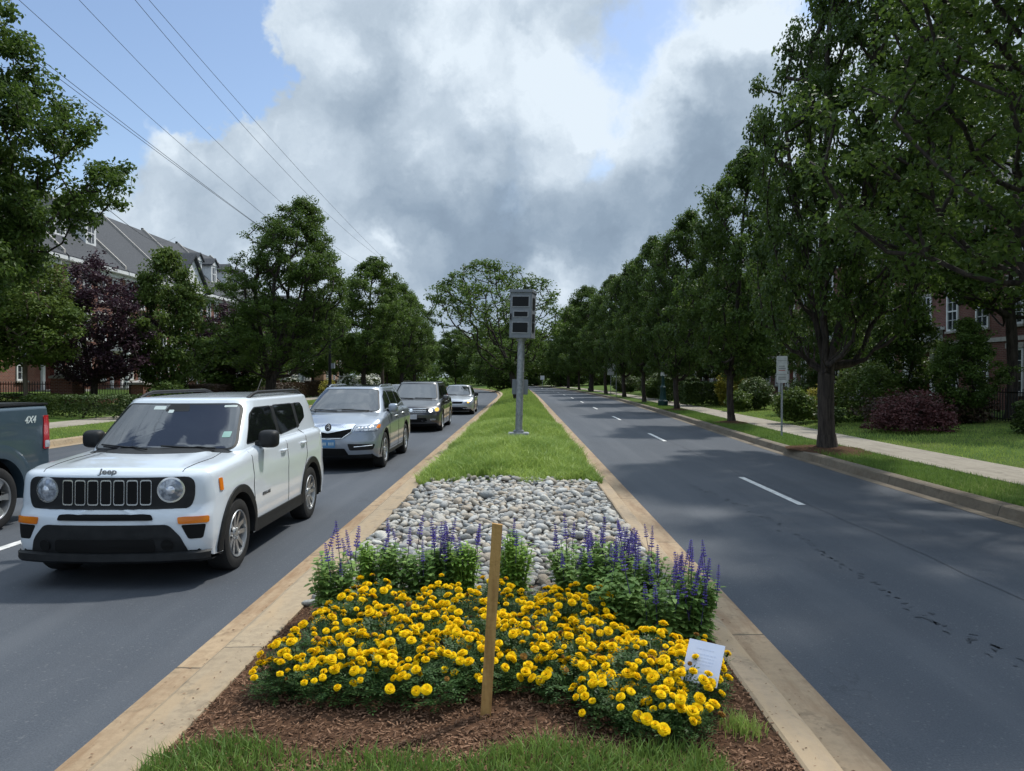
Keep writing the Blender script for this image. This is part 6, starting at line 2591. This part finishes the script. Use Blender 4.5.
def build_van():
    L = 5.1
    p = dict(L=L, W=1.94, zb=.20, wr=.34, ar=.40, axles=(-1.50, 1.50), rc=.10, rs=.11, kf=.32, kr=.12, fd=.85, rd=.5, taperf=.05,
             top=[(-L / 2, .84), (-2.3, .92), (-1.8, 1.02), (-1.4, 1.08), (-.9, 1.10), (2.0, 1.12), (L / 2, 1.10)], crown=.04, tumble=.05, crease=.01, crz=.62,
             nose=[(.18, .12), (.30, .03), (.45, 0.0), (.60, 0.0), (.75, .05), (.95, .18), (1.1, .34)], tail=[(.2, .08), (.4, 0), (.7, 0), (1.2, .06)],
             cabin=[(1.0, -1.62, 2.44, .86), (1.10, -1.45, 2.42, .84), (1.30, -1.10, 2.36, .79), (1.52, -.72, 2.28, .73), (1.64, -.52, 2.22, .69)],
             rr=.08, rcrown=.03, kwf=.14, crc=.16, wstyle='seven', rim='alloy')
    car = Car(p)
    root = empty('parked_minivan')
    finish_body(car, root, 'charcoal')
    windshield(car, root, [(-.78, 1.10), (.78, 1.10), (.63, 1.625), (-.63, 1.625)])
    side_windows(car, root, [[(-1.0, 1.14), (-.15, 1.14), (-.15, 1.56), (-.45, 1.57), (-.75, 1.42)], [(-.07, 1.14), (.95, 1.14), (.95, 1.57), (-.07, 1.57)], [(1.03, 1.12), (2.1, 1.12), (2.0, 1.55), (1.03, 1.57)]])
    g = overlay(car, 'grille', [(-.50, .66), (.50, .66), (.56, .80), (-.56, .80)], 'front', 'under', root, off=.006, r=.03)
    for z in (.685, .735, .785):
        strip_on(car, 'grille_bar', [(-.50, z), (.50, z)], 'front', .012, 'chrome', g, off=.014)
    em = overlay(car, 'emblem', circ(0, .735, .055, 18), 'front', 'chrome', g, off=.03, isround=True)
    overlay(car, 'lower_grille', [(-.55, .34), (.55, .34), (.50, .50), (-.50, .50)], 'front', 'under', root, off=.006, r=.04)
    for s_ in (-1, 1):
        h = overlay(car, 'headlight', [(s_ * .56, .66), (s_ * .90, .69), (s_ * .93, .83), (s_ * .60, .82)][::s_], 'front', 'lens', root, off=.010, r=.03)
        overlay(car, 'bulb', circ(s_ * .64, .735, .062, 16), 'front', 'lit_white', h, off=.014, isround=True, skirt=0, dome=.01)
        overlay(car, 'turn_signal', circ(s_ * .83, .765, .062, 16), 'front', 'lit_amber', h, off=.014, isround=True, skirt=0, dome=.01)
        overlay(car, 'fog_light', [(s_ * .62, .40), (s_ * .80, .41), (s_ * .80, .47), (s_ * .62, .46)][::s_], 'front', 'lens', root, off=.010, r=.02)
        overlay(car, 'tail_light', [(s_ * .62, .8), (s_ * .84, .8), (s_ * .84, 1.25), (s_ * .70, 1.25)][::s_], 'rear', 'redlens', root, off=.012, r=.03)
    plate(car, root, .05, .53, 'platewhite', y_off=.02)
    side_common(car, root, p, 1.1, [[(-1.15, 1.08), (-1.12, .35)], [(-.11, 1.12), (-.11, .3)], [(.99, 1.12), (.99, .3)]], [(-.25, .98), (.1, .98)], 'charcoal', (-.95, 1.10), 'charcoal')
    wipers(car, root, [[(-.05, 1.11), (-.66, 1.13)], [(.60, 1.11), (.0, 1.13)]])
    roof_rails(car, root, -.3, 1.9, .60, 1.7, 'blackplastic', rad=.014, h=.035)
    tag(root, 'dark charcoal minivan with lit headlamps behind the silver blue suv', 'minivan')
    return root


r_ = build_van()
r_.location = (-3.71, 25.8 + 1.5, 0)
r_.rotation_euler = (0, 0, R(0.4))


def build_hatch():
    L = 4.4
    p = dict(L=L, W=1.74, zb=.19, wr=.315, ar=.375, axles=(-1.30, 1.32), rc=.10, rs=.10, kf=.28, kr=.15, fd=.75, rd=.5, taperf=.05,
             top=[(-L / 2, .70), (-2.0, .78), (-1.5, .87), (-1.0, .93), (-.6, .95), (1.2, .98), (L / 2, .96)], crown=.04, tumble=.05, crease=.01,
             nose=[(.18, .12), (.28, .03), (.40, 0.0), (.50, 0.0), (.65, .04), (.80, .16), (.95, .3)], tail=[(.2, .08), (.4, 0), (.7, 0), (1.2, .12)],
             cabin=[(.86, -1.12, 2.10, .76), (.95, -.98, 2.06, .745), (1.12, -.68, 1.94, .69), (1.30, -.32, 1.78, .62), (1.40, -.12, 1.66, .57)],
             rr=.07, rcrown=.03, kwf=.14, crc=.16, wstyle='five_double', rim='alloy')
    car = Car(p)
    root = empty('parked_car')
    finish_body(car, root, 'silver')
    windshield(car, root, [(-.68, .95), (.68, .95), (.53, 1.40), (-.53, 1.40)])
    side_windows(car, root, [[(-.62, .99), (.15, 1.0), (.15, 1.34), (-.1, 1.35), (-.35, 1.22)], [(.22, 1.0), (.95, 1.01), (.95, 1.33), (.22, 1.34)], [(1.02, 1.02), (1.5, 1.06), (1.35, 1.27), (1.02, 1.32)]])
    overlay(car, 'grille', [(-.30, .56), (.30, .56), (.36, .66), (-.36, .66)], 'front', 'under', root, off=.006, r=.03)
    overlay(car, 'lower_grille', [(-.60, .28), (.60, .28), (.52, .40), (-.52, .40)], 'front', 'under', root, off=.006, r=.03)
    for s_ in (-1, 1):
        h = overlay(car, 'headlight', [(s_ * .44, .56), (s_ * .76, .58), (s_ * .79, .70), (s_ * .46, .67)][::s_], 'front', 'lens', root, off=.010, r=.03)
        overlay(car, 'bulb', circ(s_ * .60, .63, .055, 14), 'front', 'lit_amber' if s_ > 0 else 'lit_white', h, off=.014, isround=True, skirt=0, dome=.01)
        overlay(car, 'tail_light', [(s_ * .55, .75), (s_ * .78, .75), (s_ * .78, .9), (s_ * .5, .9)][::s_], 'rear', 'redlens', root, off=.012, r=.03)
    side_common(car, root, p, .96, [[(-.85, .92), (-.8, .32)], [(.19, .97), (.19, .28)], [(1.0, .98), (.95, .6)]], [(.0, .85), (.85, .86)], 'silver', (-.55, .96), 'blackplastic')
    wipers(car, root, [[(-.05, .96), (-.56, .98)]])
    tag(root, 'pale silver hatchback, last car of the queue, beyond the charcoal minivan', 'car')
    return root


r_ = build_hatch()
r_.location = (-3.22, 37.1 + 1.3, 0)
r_.rotation_euler = (0, 0, R(0.4))
c_ = copy_tree(r_)
c_.location = (-6.9, 41.5, 0)
c_['label'] = 'pale car mostly hidden between the silver blue suv roof and the charcoal minivan'


def build_truck():
    L = 5.8
    p = dict(L=L, W=2.02, zb=.42, wr=.39, ar=.50, axles=(-1.85, 1.80), rc=.06, rs=.06, kf=.20, kr=.03, fd=.6, rd=.3, taperf=.03, taperr=0.01,
             top=[(-L / 2, 1.12), (-2.2, 1.20), (-1.2, 1.28), (-1.0, 1.34), (.9, 1.42), (1.0, 1.50), (L / 2, 1.50)], crown=.02, tumble=.025, crease=.008, crz=.82,
             nose=[(.4, .05), (.6, 0), (1.1, .05)], tail=[(.4, .0), (1.5, .02)],
             cabin=[(1.25, -1.25, .95, .88), (1.40, -1.05, .93, .86), (1.60, -.80, .90, .80), (1.82, -.5, .86, .74)], rr=.08, rcrown=.03, kwf=.12, crc=.14, wstyle='six', rim='alloy')
    car = Car(p)
    root = empty('pickup_truck')
    finish_body(car, root, 'bluegrey')
    windshield(car, root, [(-.76, 1.36), (.76, 1.36), (.66, 1.80), (-.66, 1.80)])
    side_windows(car, root, [[(-.95, 1.42), (-.05, 1.43), (-.05, 1.78), (-.35, 1.78)], [(.03, 1.43), (.78, 1.44), (.72, 1.78), (.03, 1.78)]])
    # bed: black cover with rails
    b = MB()
    b.box(-.88, .88, 1.08, 2.80, 1.44, 1.532)
    b.build('bed_cover', M['blackplastic'], root, bevel=.015)
    for s_ in (-1, 1):
        b = MB()
        b.box(min(s_ * .89, s_ * .975), max(s_ * .89, s_ * .975), 1.08, 2.86, 1.498, 1.524)
        b.build('bed_rail', M['blackplastic'], root, bevel=.008)
        sd_ = 'right' if s_ > 0 else 'left'
        arch_trim(car, 1.80, .495, .66, .39, s_, 'bluegrey', root, off=.035)
        arch_trim(car, -1.85, .495, .60, .39, s_, 'bluegrey', root, off=.025)
        V = []
        tl = overlay(car, 'tail_light', [(2.68, .92), (2.885, .92), (2.885, 1.36), (2.70, 1.36)], sd_, 'redlens', root, off=.012, r=.02)
        overlay(car, 'reversing_lamp', [(2.71, .935), (2.875, .935), (2.875, 1.03), (2.71, 1.03)], sd_, 'lensbright', tl, off=.016, r=.015, skirt=0)
        overlay(car, 'tail_light', [(s_ * .82, .92), (s_ * .97, .92), (s_ * .97, 1.36), (s_ * .82, 1.36)][::s_], 'rear', 'redlens', root, off=.012, r=.02)
        seamline(car, [(-1.0, 1.30), (-1.0, .5)], sd_, root)
        seamline(car, [(-.0, 1.38), (-.0, .5)], sd_, root)
        seamline(car, [(.98, 1.48), (.98, .5)], sd_, root)
        mirror_part(car, root, -.85, 1.42, s_, 'blackplastic', sc=1.2)
        door_handles(car, root, [(-.15, 1.15), (.8, 1.17)], 'bluegrey', sd_)
        for a in p['axles']:
            add_wheel(root, s_ * .885, a, .39, .39, .26, 'six', 'alloy', s_, a)
    b = MB()
    b.box(-.93, .93, 2.86, 3.04, .50, .70)
    b.build('rear_bumper', M['chrome'], root, bevel=.03)
    loc, nr = car.hit(2.45, 1.32, 'right')
    RX = Matrix(((0, 0, 1, 0), (1, 0, 0, 0), (0, 1, 0, 0), (0, 0, 0, 1)))
    mt = Matrix.Translation((loc.x + .006, 2.43, 1.315)) @ RX
    textmesh('decal', '4X4', .125, M['sticker'], mt, root, shear=.3, ext=.001, bold=.003)
    # front lamps and grille
    g = overlay(car, 'grille', [(-.55, .75), (.55, .75), (.55, 1.08), (-.55, 1.08)], 'front', 'chrome', root, off=.01, r=.04)
    for s_ in (-1, 1):
        overlay(car, 'headlight', [(s_ * .60, .80), (s_ * .88, .80), (s_ * .88, 1.05), (s_ * .60, 1.05)][::s_], 'front', 'lens', root, off=.01, r=.03)
    tag(root, 'blue grey pickup truck cut off by the left frame edge, 4X4 decal on its bed', 'pickup truck')
    return root


r_ = build_truck()
r_.location = (-7.34, 8.85 - 1.80 - .02, 0)

# ================================================================ FLOWER BED


def bloom_mesh(seed, r=.0262):
    rs = np.random.RandomState(seed)
    V, F, MI = [], [], []
    for ringi, (n, r0, r1, z0, z1, wd) in enumerate(((11, .25, .92, .10, -.05, .34), (12, .3, 1.0, .18, .30, .34), (11, .3, .90, .30, .58, .32), (9, .2, .66, .45, .82, .27), (7, .08, .38, .60, .98, .20), (4, .02, .18, .75, 1.0, .12))):
        for k in range(n):
            a = 2 * math.pi * (k + .5 * (ringi % 2)) / n + rs.uniform(-.12, .12)
            d = np.array([math.cos(a), math.sin(a), 0])
            t = np.array([-math.sin(a), math.cos(a), 0])
            up = np.array([0, 0, 1.0])
            rr1 = r1 * rs.uniform(.9, 1.1)
            p = [d * r0 - t * wd * .45 + up * z0, d * r0 + t * wd * .45 + up * z0,
                 d * rr1 * .72 + t * wd + up * (z0 * .3 + z1 * .7 + .05), d * rr1 * .72 - t * wd + up * (z0 * .3 + z1 * .7 + .05),
                 d * rr1 + t * wd * .75 + up * (z1 + rs.uniform(-.1, .1)), d * rr1 - t * wd * .75 + up * (z1 + rs.uniform(-.1, .1))]
            o = len(V)
            V += [q * r for q in p]
            F += [(o, o + 1, o + 2, o + 3), (o + 3, o + 2, o + 4, o + 5)]
            MI += [1 if ringi >= 4 else 0] * 2
    # calyx
    o = len(V)
    n = 8
    for k in range(n):
        a = 2 * math.pi * k / n
        V.append(np.array([math.cos(a) * .55, math.sin(a) * .55, .12]) * r)
    for k in range(n):
        a = 2 * math.pi * k / n
        V.append(np.array([math.cos(a) * .2, math.sin(a) * .2, -.9]) * r)
    for k in range(n):
        F.append((o + k, o + (k + 1) % n, o + n + (k + 1) % n, o + n + k))
        MI.append(2)
    me = fastmesh('bloom', np.array(V), np.array(F))
    me.materials.append(M['petal'])
    me.materials.append(M['petal_c'])
    me.materials.append(M['leaf_mari'])
    me.polygons.foreach_set('material_index', MI)
    return me


BL = [bloom_mesh(k) for k in range(4)]
M['spent'] = leafmat('spent_petal', (0.16, 0.075, 0.02), (0.36, 0.19, 0.04), 0.1, 9.0, 0.8, 0.1)
SPENT = bloom_mesh(9)
SPENT.materials[0] = M['spent']
SPENT.materials[1] = M['spent']


def mari_foliage(seed, R0_=.19, H=.25, n=1500):
    rs = np.random.RandomState(seed)
    V, F = [], []
    # leaflets grouped in feathery fronds
    nf = 190
    Vl = []
    for f in range(nf):
        th = rs.uniform(0, 6.28)
        q = rs.uniform(0, 1) ** .5
        base = np.array([math.cos(th) * q * R0_ * .7, math.sin(th) * q * R0_ * .7, H * rs.uniform(.18, .95) * (1 - .35 * q)])
        d = np.array([math.cos(th + rs.normal(0, .6)), math.sin(th + rs.normal(0, .6)), rs.uniform(-.2, .8)])
        d /= np.linalg.norm(d)
        sd_ = np.cross(d, [0, 0, 1.0])
        sd_ /= np.linalg.norm(sd_) + 1e-6
        up = np.cross(sd_, d)
        ln = rs.uniform(.055, .095)
        for k in range(9):
            t = (k // 2 + .6) / 5
            s_ = 1 if k % 2 else -1
            if k == 8:
                s_ = 0
            p0 = base + d * ln * t
            dd = d * .55 + sd_ * s_ * .95 + up * rs.uniform(-.2, .3)
            dd /= np.linalg.norm(dd)
            lw = np.cross(dd, up + rs.normal(0, .2, 3))
            lw /= np.linalg.norm(lw)
            l2 = rs.uniform(.020, .032)
            w2 = .0050
            Vl += [p0, p0 + dd * l2 * .5 + lw * w2, p0 + dd * l2, p0 + dd * l2 * .5 - lw * w2]
    V = np.array(Vl)
    me = fastmesh('foliage', V, np.arange(len(V)).reshape(-1, 4))
    me.materials.append(M['leaf_mari'])
    return me


MF = [mari_foliage(100 + k) for k in range(5)]


def mari_stems(seed):
    rr = random.Random(seed)
    b = MB()
    for k in range(9):
        a = rr.uniform(0, 6.28)
        q = rr.uniform(.03, .14)
        b.tube([(0, 0, -.02), (math.cos(a) * q * .5, math.sin(a) * q * .5, .1), (math.cos(a) * q, math.sin(a) * q, .21)], [.005, .004, .003], 4)
    o = b.build('stem', M['leaf_mari'], None)
    me = o.data
    bpy.data.objects.remove(o)
    return me


MS = [mari_stems(k) for k in range(3)]
rows_m = [('front', [(-1.31, 3.90, 6, .8), (-1.05, 3.84, 8, .95), (-.76, 3.82, 9, 1), (-.46, 3.78, 9, 1), (-.20, 3.92, 7, .9), (.04, 3.98, 8, .9), (.27, 3.80, 9, 1), (.47, 3.60, 9, 1), (.62, 3.48, 9, .95), (.76, 3.46, 7, .85)]),
          ('second', [(-1.26, 4.15, 11, 1), (-.97, 4.12, 12, 1), (-.66, 4.12, 12, 1), (-.36, 4.1, 12, 1), (-.02, 4.25, 11, 1), (.28, 4.12, 12, 1), (.55, 3.92, 13, 1), (.78, 3.74, 12, 1), (.92, 3.84, 8, .85)]),
          ('third', [(-1.18, 4.45, 12, 1), (-.86, 4.45, 13, 1.05), (-.55, 4.45, 13, 1), (-.22, 4.45, 13, 1), (.12, 4.52, 13, 1), (.45, 4.40, 14, 1), (.75, 4.15, 14, 1.05), (.97, 4.08, 10, .95)]),
          ('fourth', [(-1.12, 4.82, 11, 1.05), (-.72, 4.80, 13, 1), (-.38, 4.80, 13, 1), (-.04, 4.82, 12, 1), (.28, 4.85, 12, 1.02)]),
          ('back', [(-1.02, 5.16, 11, 1.1), (-.55, 5.12, 11, 1), (-.18, 5.14, 11, 1), (.18, 5.14, 6, .85), (.45, 4.98, 9, 1.05)])]
ORD = ['first', 'second', 'third', 'fourth', 'fifth', 'sixth', 'seventh', 'eighth', 'ninth', 'tenth']
rb = random.Random(44)
cnt = 0
for rname, lst in rows_m:
    for i, (x, y, nb, s) in enumerate(lst):
        y += .07 if rname == 'front' else .02
        root = empty('marigold_plant', (x, y, float(mound(x, y))), rb.uniform(0, 6.28))
        for nm, me in (('foliage', MF[cnt % 5]), ('stem', MS[cnt % 3])):
            o = bpy.data.objects.new(nm, me)
            COL.objects.link(o)
            o.parent = root
            o.scale = (s * 1.08, s * 1.08, s * (1.0 if rname != 'front' else .85))
        placed = []
        tries = 0
        while len(placed) < int(nb * 2.6) and tries < 400:
            tries += 1
            a = rb.uniform(0, 6.28)
            q = rb.uniform(0, 1) ** .5 * .235 * s
            bx, by = q * math.cos(a), q * math.sin(a)
            if any((bx - c[0]) ** 2 + (by - c[1]) ** 2 < .034 ** 2 for c in placed):
                continue
            placed.append((bx, by))
            o = bpy.data.objects.new('bloom', BL[rb.randrange(4)])
            COL.objects.link(o)
            o.parent = root
            hz = (.285 - .13 * (q / (.215 * s)) ** 2 * s) * s * rb.uniform(.88, 1.12)
            if rname == 'front':
                hz *= .9
            o.location = (bx, by, hz)
            k = rb.uniform(.60, 1.18)
            if rb.random() < .05:
                o.data = SPENT
                o.name = 'spent_bloom'
                k *= .7
            o.scale = (k, k, k * rb.uniform(.65, .95))
            tilt = .45 * q / .2 + rb.uniform(-.1, .4)
            o.rotation_euler = (Matrix.Rotation(tilt, 3, Vector((-math.sin(a), math.cos(a), 0))) @ Matrix.Rotation(rb.uniform(0, 6), 3, 'Z')).to_euler()
        side = 'left' if i < len(lst) / 2 else 'right'
        j = i if side == 'left' else len(lst) - 1 - i
        pos = ('at the left end' if j == 0 else ORD[j] + ' from the left end') if side == 'left' else ('at the right end' if j == 0 else ORD[j] + ' from the right end')
        rowt = {'front': 'front row of the bed', 'second': 'second row from the front', 'third': 'middle row of the bed', 'fourth': 'fourth row from the front', 'back': 'back row before the salvias'}[rname]
        tag(root, 'yellow marigold plant %s in the %s' % (pos, rowt), 'flower', 'yellow marigolds in the median bed')
        cnt += 1


# small grass weeds / tufts
for (x, y, lb) in ((-.16 + .5, 5.15, 'small grassy weed between the marigolds and the green salvia leaves'), (1.08, 3.62, 'small grassy tuft beside the white card')):
    rs = np.random.RandomState(int(x * 100) % 50)
    n = 160
    X = x + rs.normal(0, .045, n)
    Y = y + rs.normal(0, .045, n)
    P = np.stack([X, Y, mound(X, Y)], 1)
    V, F = blades(P, .04, .11, .003, rs, .8, 2)
    tag(link('grass_tuft', fastmesh('grass_tuft', V, F), None, M['blade']), lb, 'weed')

# salvias


def salvia_foliage(seed, Rr, H, nst, leaf_len, leaf_w, droop=.3):
    rs = np.random.RandomState(seed)
    Vl = []
    b = MB()
    tops = []
    for s_ in range(nst):
        th = rs.uniform(0, 6.28)
        q = rs.uniform(0, 1) ** .5
        h = H * rs.uniform(.7, 1.0) * (1 - .25 * q)
        p0 = np.array([math.cos(th) * q * Rr * .45, math.sin(th) * q * Rr * .45, 0])
        p1 = np.array([math.cos(th) * q * Rr, math.sin(th) * q * Rr, h])
        b.tube([tuple(p0), tuple((p0 + p1) / 2 + np.array([0, 0, .03])), tuple(p1)], [.004, .0035, .002], 4)
        tops.append(p1)
        nn = int(h / .030)
        for k in range(nn):
            t = (k + 1.0) / nn
            p = p0 * (1 - t) + p1 * t
            for sg in range(2):
                a = k * 1.6 + sg * math.pi + rs.uniform(-.5, .5)
                d = np.array([math.cos(a), math.sin(a), rs.uniform(.0, .75) * (.4 + t)])
                d /= np.linalg.norm(d)
                w_ = np.cross(d, [0, 0, 1.0])
                w_ /= np.linalg.norm(w_)
                up = np.cross(w_, d)
                l = leaf_len * rs.uniform(.6, 1.15) * (1 - .35 * t)
                lw = leaf_w * rs.uniform(.8, 1.2)
                dn = np.array([0, 0, -droop * l])
                c0, c1, c2, c3 = p, p + d * l * .35 + up * l * .05, p + d * l * .7 + dn * .35, p + d * l + dn
                Vl += [c0, c1 + w_ * lw, c1 - w_ * lw, c2 + w_ * lw * .8, c2 - w_ * lw * .8, c3]
    V = np.array(Vl)
    n = len(V) // 6
    F4 = (np.arange(n)[:, None] * 6 + np.array([[1, 3, 4, 2]]))
    F3a = (np.arange(n)[:, None] * 6 + np.array([[0, 1, 2, 2]]))
    me = bpy.data.meshes.new('foliage')
    i = np.arange(n)[:, None] * 6
    F = [tuple(r) for r in (i + np.array([[1, 3, 4, 2]]))] + [tuple(r) for r in (i + np.array([[0, 1, 2]]))] + [tuple(r) for r in (i + np.array([[3, 5, 4]]))]
    me.from_pydata([tuple(v) for v in V], [], F)
    return me, b, tops


def spike_mesh(seed, H=.16, r0=.0125):
    rs = np.random.RandomState(seed)
    b = MB()
    b.tube([(0, 0, -.13), (0, 0, 0), (0, 0, H)], [.0026, .0024, .0012], 5)
    b2 = []
    z = 0
    while z < H * .98:
        t = z / H
        gapz = .0125 + .007 * (1 - t)
        rr = r0 * (1 - .55 * t) * rs.uniform(.85, 1.15)
        for k in range(6):
            a = k * 1.047 + z * 90
            c = Vector((math.cos(a) * rr, math.sin(a) * rr, z + rs.uniform(-.002, .002)))
            d = Vector((math.cos(a), math.sin(a), .45)).normalized()
            s_ = rr * .85
            w_ = Vector((-math.sin(a), math.cos(a), 0))
            up = Vector((0, 0, 1))
            vs = [c - d * s_ * .6, c + w_ * s_ * .6, c + up * s_ * .6, c - w_ * s_ * .6, c - up * s_ * .5, c + d * s_ * 1.0]
            b.add(vs, [(0, 1, 2), (0, 2, 3), (0, 3, 4), (0, 4, 1), (5, 2, 1), (5, 3, 2), (5, 4, 3), (5, 1, 4)], 1)
        z += gapz
    o = b.build('flower_spike', [M['stem_violet'], M['violet']], None)
    me = o.data
    bpy.data.objects.remove(o)
    return me


SP = [spike_mesh(k, H=h) for k, h in enumerate((.12, .15, .18, .11))]
sal = [  # px, base Y, radius, foliage height, stems, spikes, leafmat, label
    (331, 5.20, .135, .43, 15, 9, 'leaf_salvia', 'tall dark salvia at the left corner of the bed beside the kerb'),
    (369, 5.62, .12, .40, 10, 1, 'leaf_willow', 'green salvia just right of the left corner salvia'),
    (391, 5.60, .13, .38, 12, 3, 'leaf_salvia', 'leafy salvia left of the middle spikes'),
    (424, 5.60, .17, .36, 15, 11, 'leaf_salvia', 'salvia with a cluster of violet spikes left of the stake'),
    (447, 5.66, .13, .37, 13, 6, 'leaf_salvia', 'leafy salvia between the violet cluster and the thin green salvia'),
    (464, 5.60, .10, .38, 9, 3, 'leaf_willow', 'thin green salvia just left of the stake'),
    (513, 5.55, .125, .44, 14, 4, 'leaf_willow', 'tall bright narrow leaved plant just right of the stake'),
    (573, 5.72, .17, .36, 14, 9, 'leaf_salvia', 'salvia at the left of the large right cluster'),
    (590, 5.45, .15, .33, 13, 6, 'leaf_salvia', 'lower salvia in front of the left end of the right cluster'),
    (606, 5.60, .18, .42, 17, 14, 'leaf_salvia', 'salvia in the back middle of the right cluster'),
    (640, 5.30, .19, .42, 18, 18, 'leaf_salvia', 'salvia with many violet spikes in the right cluster'),
    (622, 4.98, .16, .33, 14, 2, 'leaf_salvia', 'low broad leaved salvia in front of the right cluster'),
    (662, 4.86, .16, .34, 14, 11, 'leaf_salvia', 'low salvia with faded spikes in front of the right cluster'),
    (692, 4.90, .15, .40, 16, 12, 'leaf_salvia', 'salvia at the right end beside the kerb, drooping leaves')]
rsv = random.Random(77)
for i, (px, yy, rr, hh, nst, nsp, mt, lb) in enumerate(sal):
    x = (px - 521) / 740 * yy
    root = empty('salvia_plant', (x, yy, float(mound(x, yy))))
    ll, lw = (.100, .0175) if mt == 'leaf_salvia' else (.085, .0105)
    me, sb, tops = salvia_foliage(200 + i, rr * 1.2, hh * 1.3, int(nst * (2.6 if mt == 'leaf_salvia' else 5)), ll, lw)
    link('foliage', me, root, M[mt])
    sb.build('stem', M[mt], root)
    for k in range(nsp):
        t = tops[k % len(tops)]
        o = bpy.data.objects.new('flower_spike', SP[rsv.randrange(4)])
        COL.objects.link(o)
        o.parent = root
        o.location = (t[0] * .95 + rsv.uniform(-.035, .035), t[1] + rsv.uniform(-.035, .035), t[2] + rsv.uniform(-.03, .13))
        o.rotation_euler = (rsv.gauss(0, .10), rsv.gauss(0, .13), rsv.uniform(0, 6))
        k_ = rsv.uniform(.85, 1.25)
        o.scale = (k_, k_, k_)
    tag(root, lb, 'salvia', 'violet salvias behind the marigolds')

# wooden stake
root_b = Vector((-.182, 3.70, .10))
top = Vector(((497 - 521) / 740 * 3.74, 3.76, 1.87 - (525 - 377) * 3.74 / 740))
d = (top - root_b)
b = MB()
nseg = 8
rr = random.Random(2)
V, F = [], []
for k in range(nseg + 1):
    c = root_b + d * k / nseg
    hw, hd = .0265 * rr.uniform(.97, 1.03), .013
    for sx, sy in ((-1, -1), (1, -1), (1, 1), (-1, 1)):
        V.append((c.x + sx * hw + rr.uniform(-.0008, .0008), c.y + sy * hd, c.z - (.004 * sx if k == nseg else 0)))
for k in range(nseg):
    for j in range(4):
        F.append((k * 4 + j, k * 4 + (j + 1) % 4, k * 4 + 4 + (j + 1) % 4, k * 4 + 4 + j))
F += [(3, 2, 1, 0), (nseg * 4, nseg * 4 + 1, nseg * 4 + 2, nseg * 4 + 3)]
b.add(V, F)
tag(b.build('wooden_stake', M['stake'], None, smooth=30), 'bare wooden stake driven into the mulch in front of the marigolds', 'stake')

# white card
Yc = 3.84
cx = (703 - 521) / 740 * Yc
cz = CAMZ - (664 - 377) * Yc / 740
root = empty('plant_card', (cx, Yc, cz), 0)
mt = Matrix.Rotation(R(-28), 4, 'Z') @ Matrix.Rotation(R(-38), 4, 'X')
sk = Matrix(((1, 0, .24, 0), (0, 1, 0, 0), (0, 0, 1, 0), (0, 0, 0, 1)))
b = MB()
b.box(-.094, .094, -.0015, .0015, -.105, .115, 0, mt @ Matrix.Rotation(R(3), 4, 'Y'))
pn = b.build('panel', M['card'], root)
b = MB()
mt2 = mt @ Matrix.Rotation(R(3), 4, 'Y')
for z, w_ in ((.072, .045), (.045, .06), (.028, .055), (.011, .055), (-.006, .05), (-.045, .04)):
    x = -w_
    while x < w_:
        ln = rr.uniform(.006, .016)
        b.box(x, min(x + ln, w_), -.0022, -.0016, z, z + .005, 0, mt2)
        x += ln + .005
b.build('faint_lettering', M['cardink'], pn)
b = MB()
b.box(-.006, .006, .002, .006, -.30, 0.02, 0, mt2)
b.build('spike', M['galv'], root)
tag(root, 'small blank looking white card tilted among the marigolds at the right', 'card')
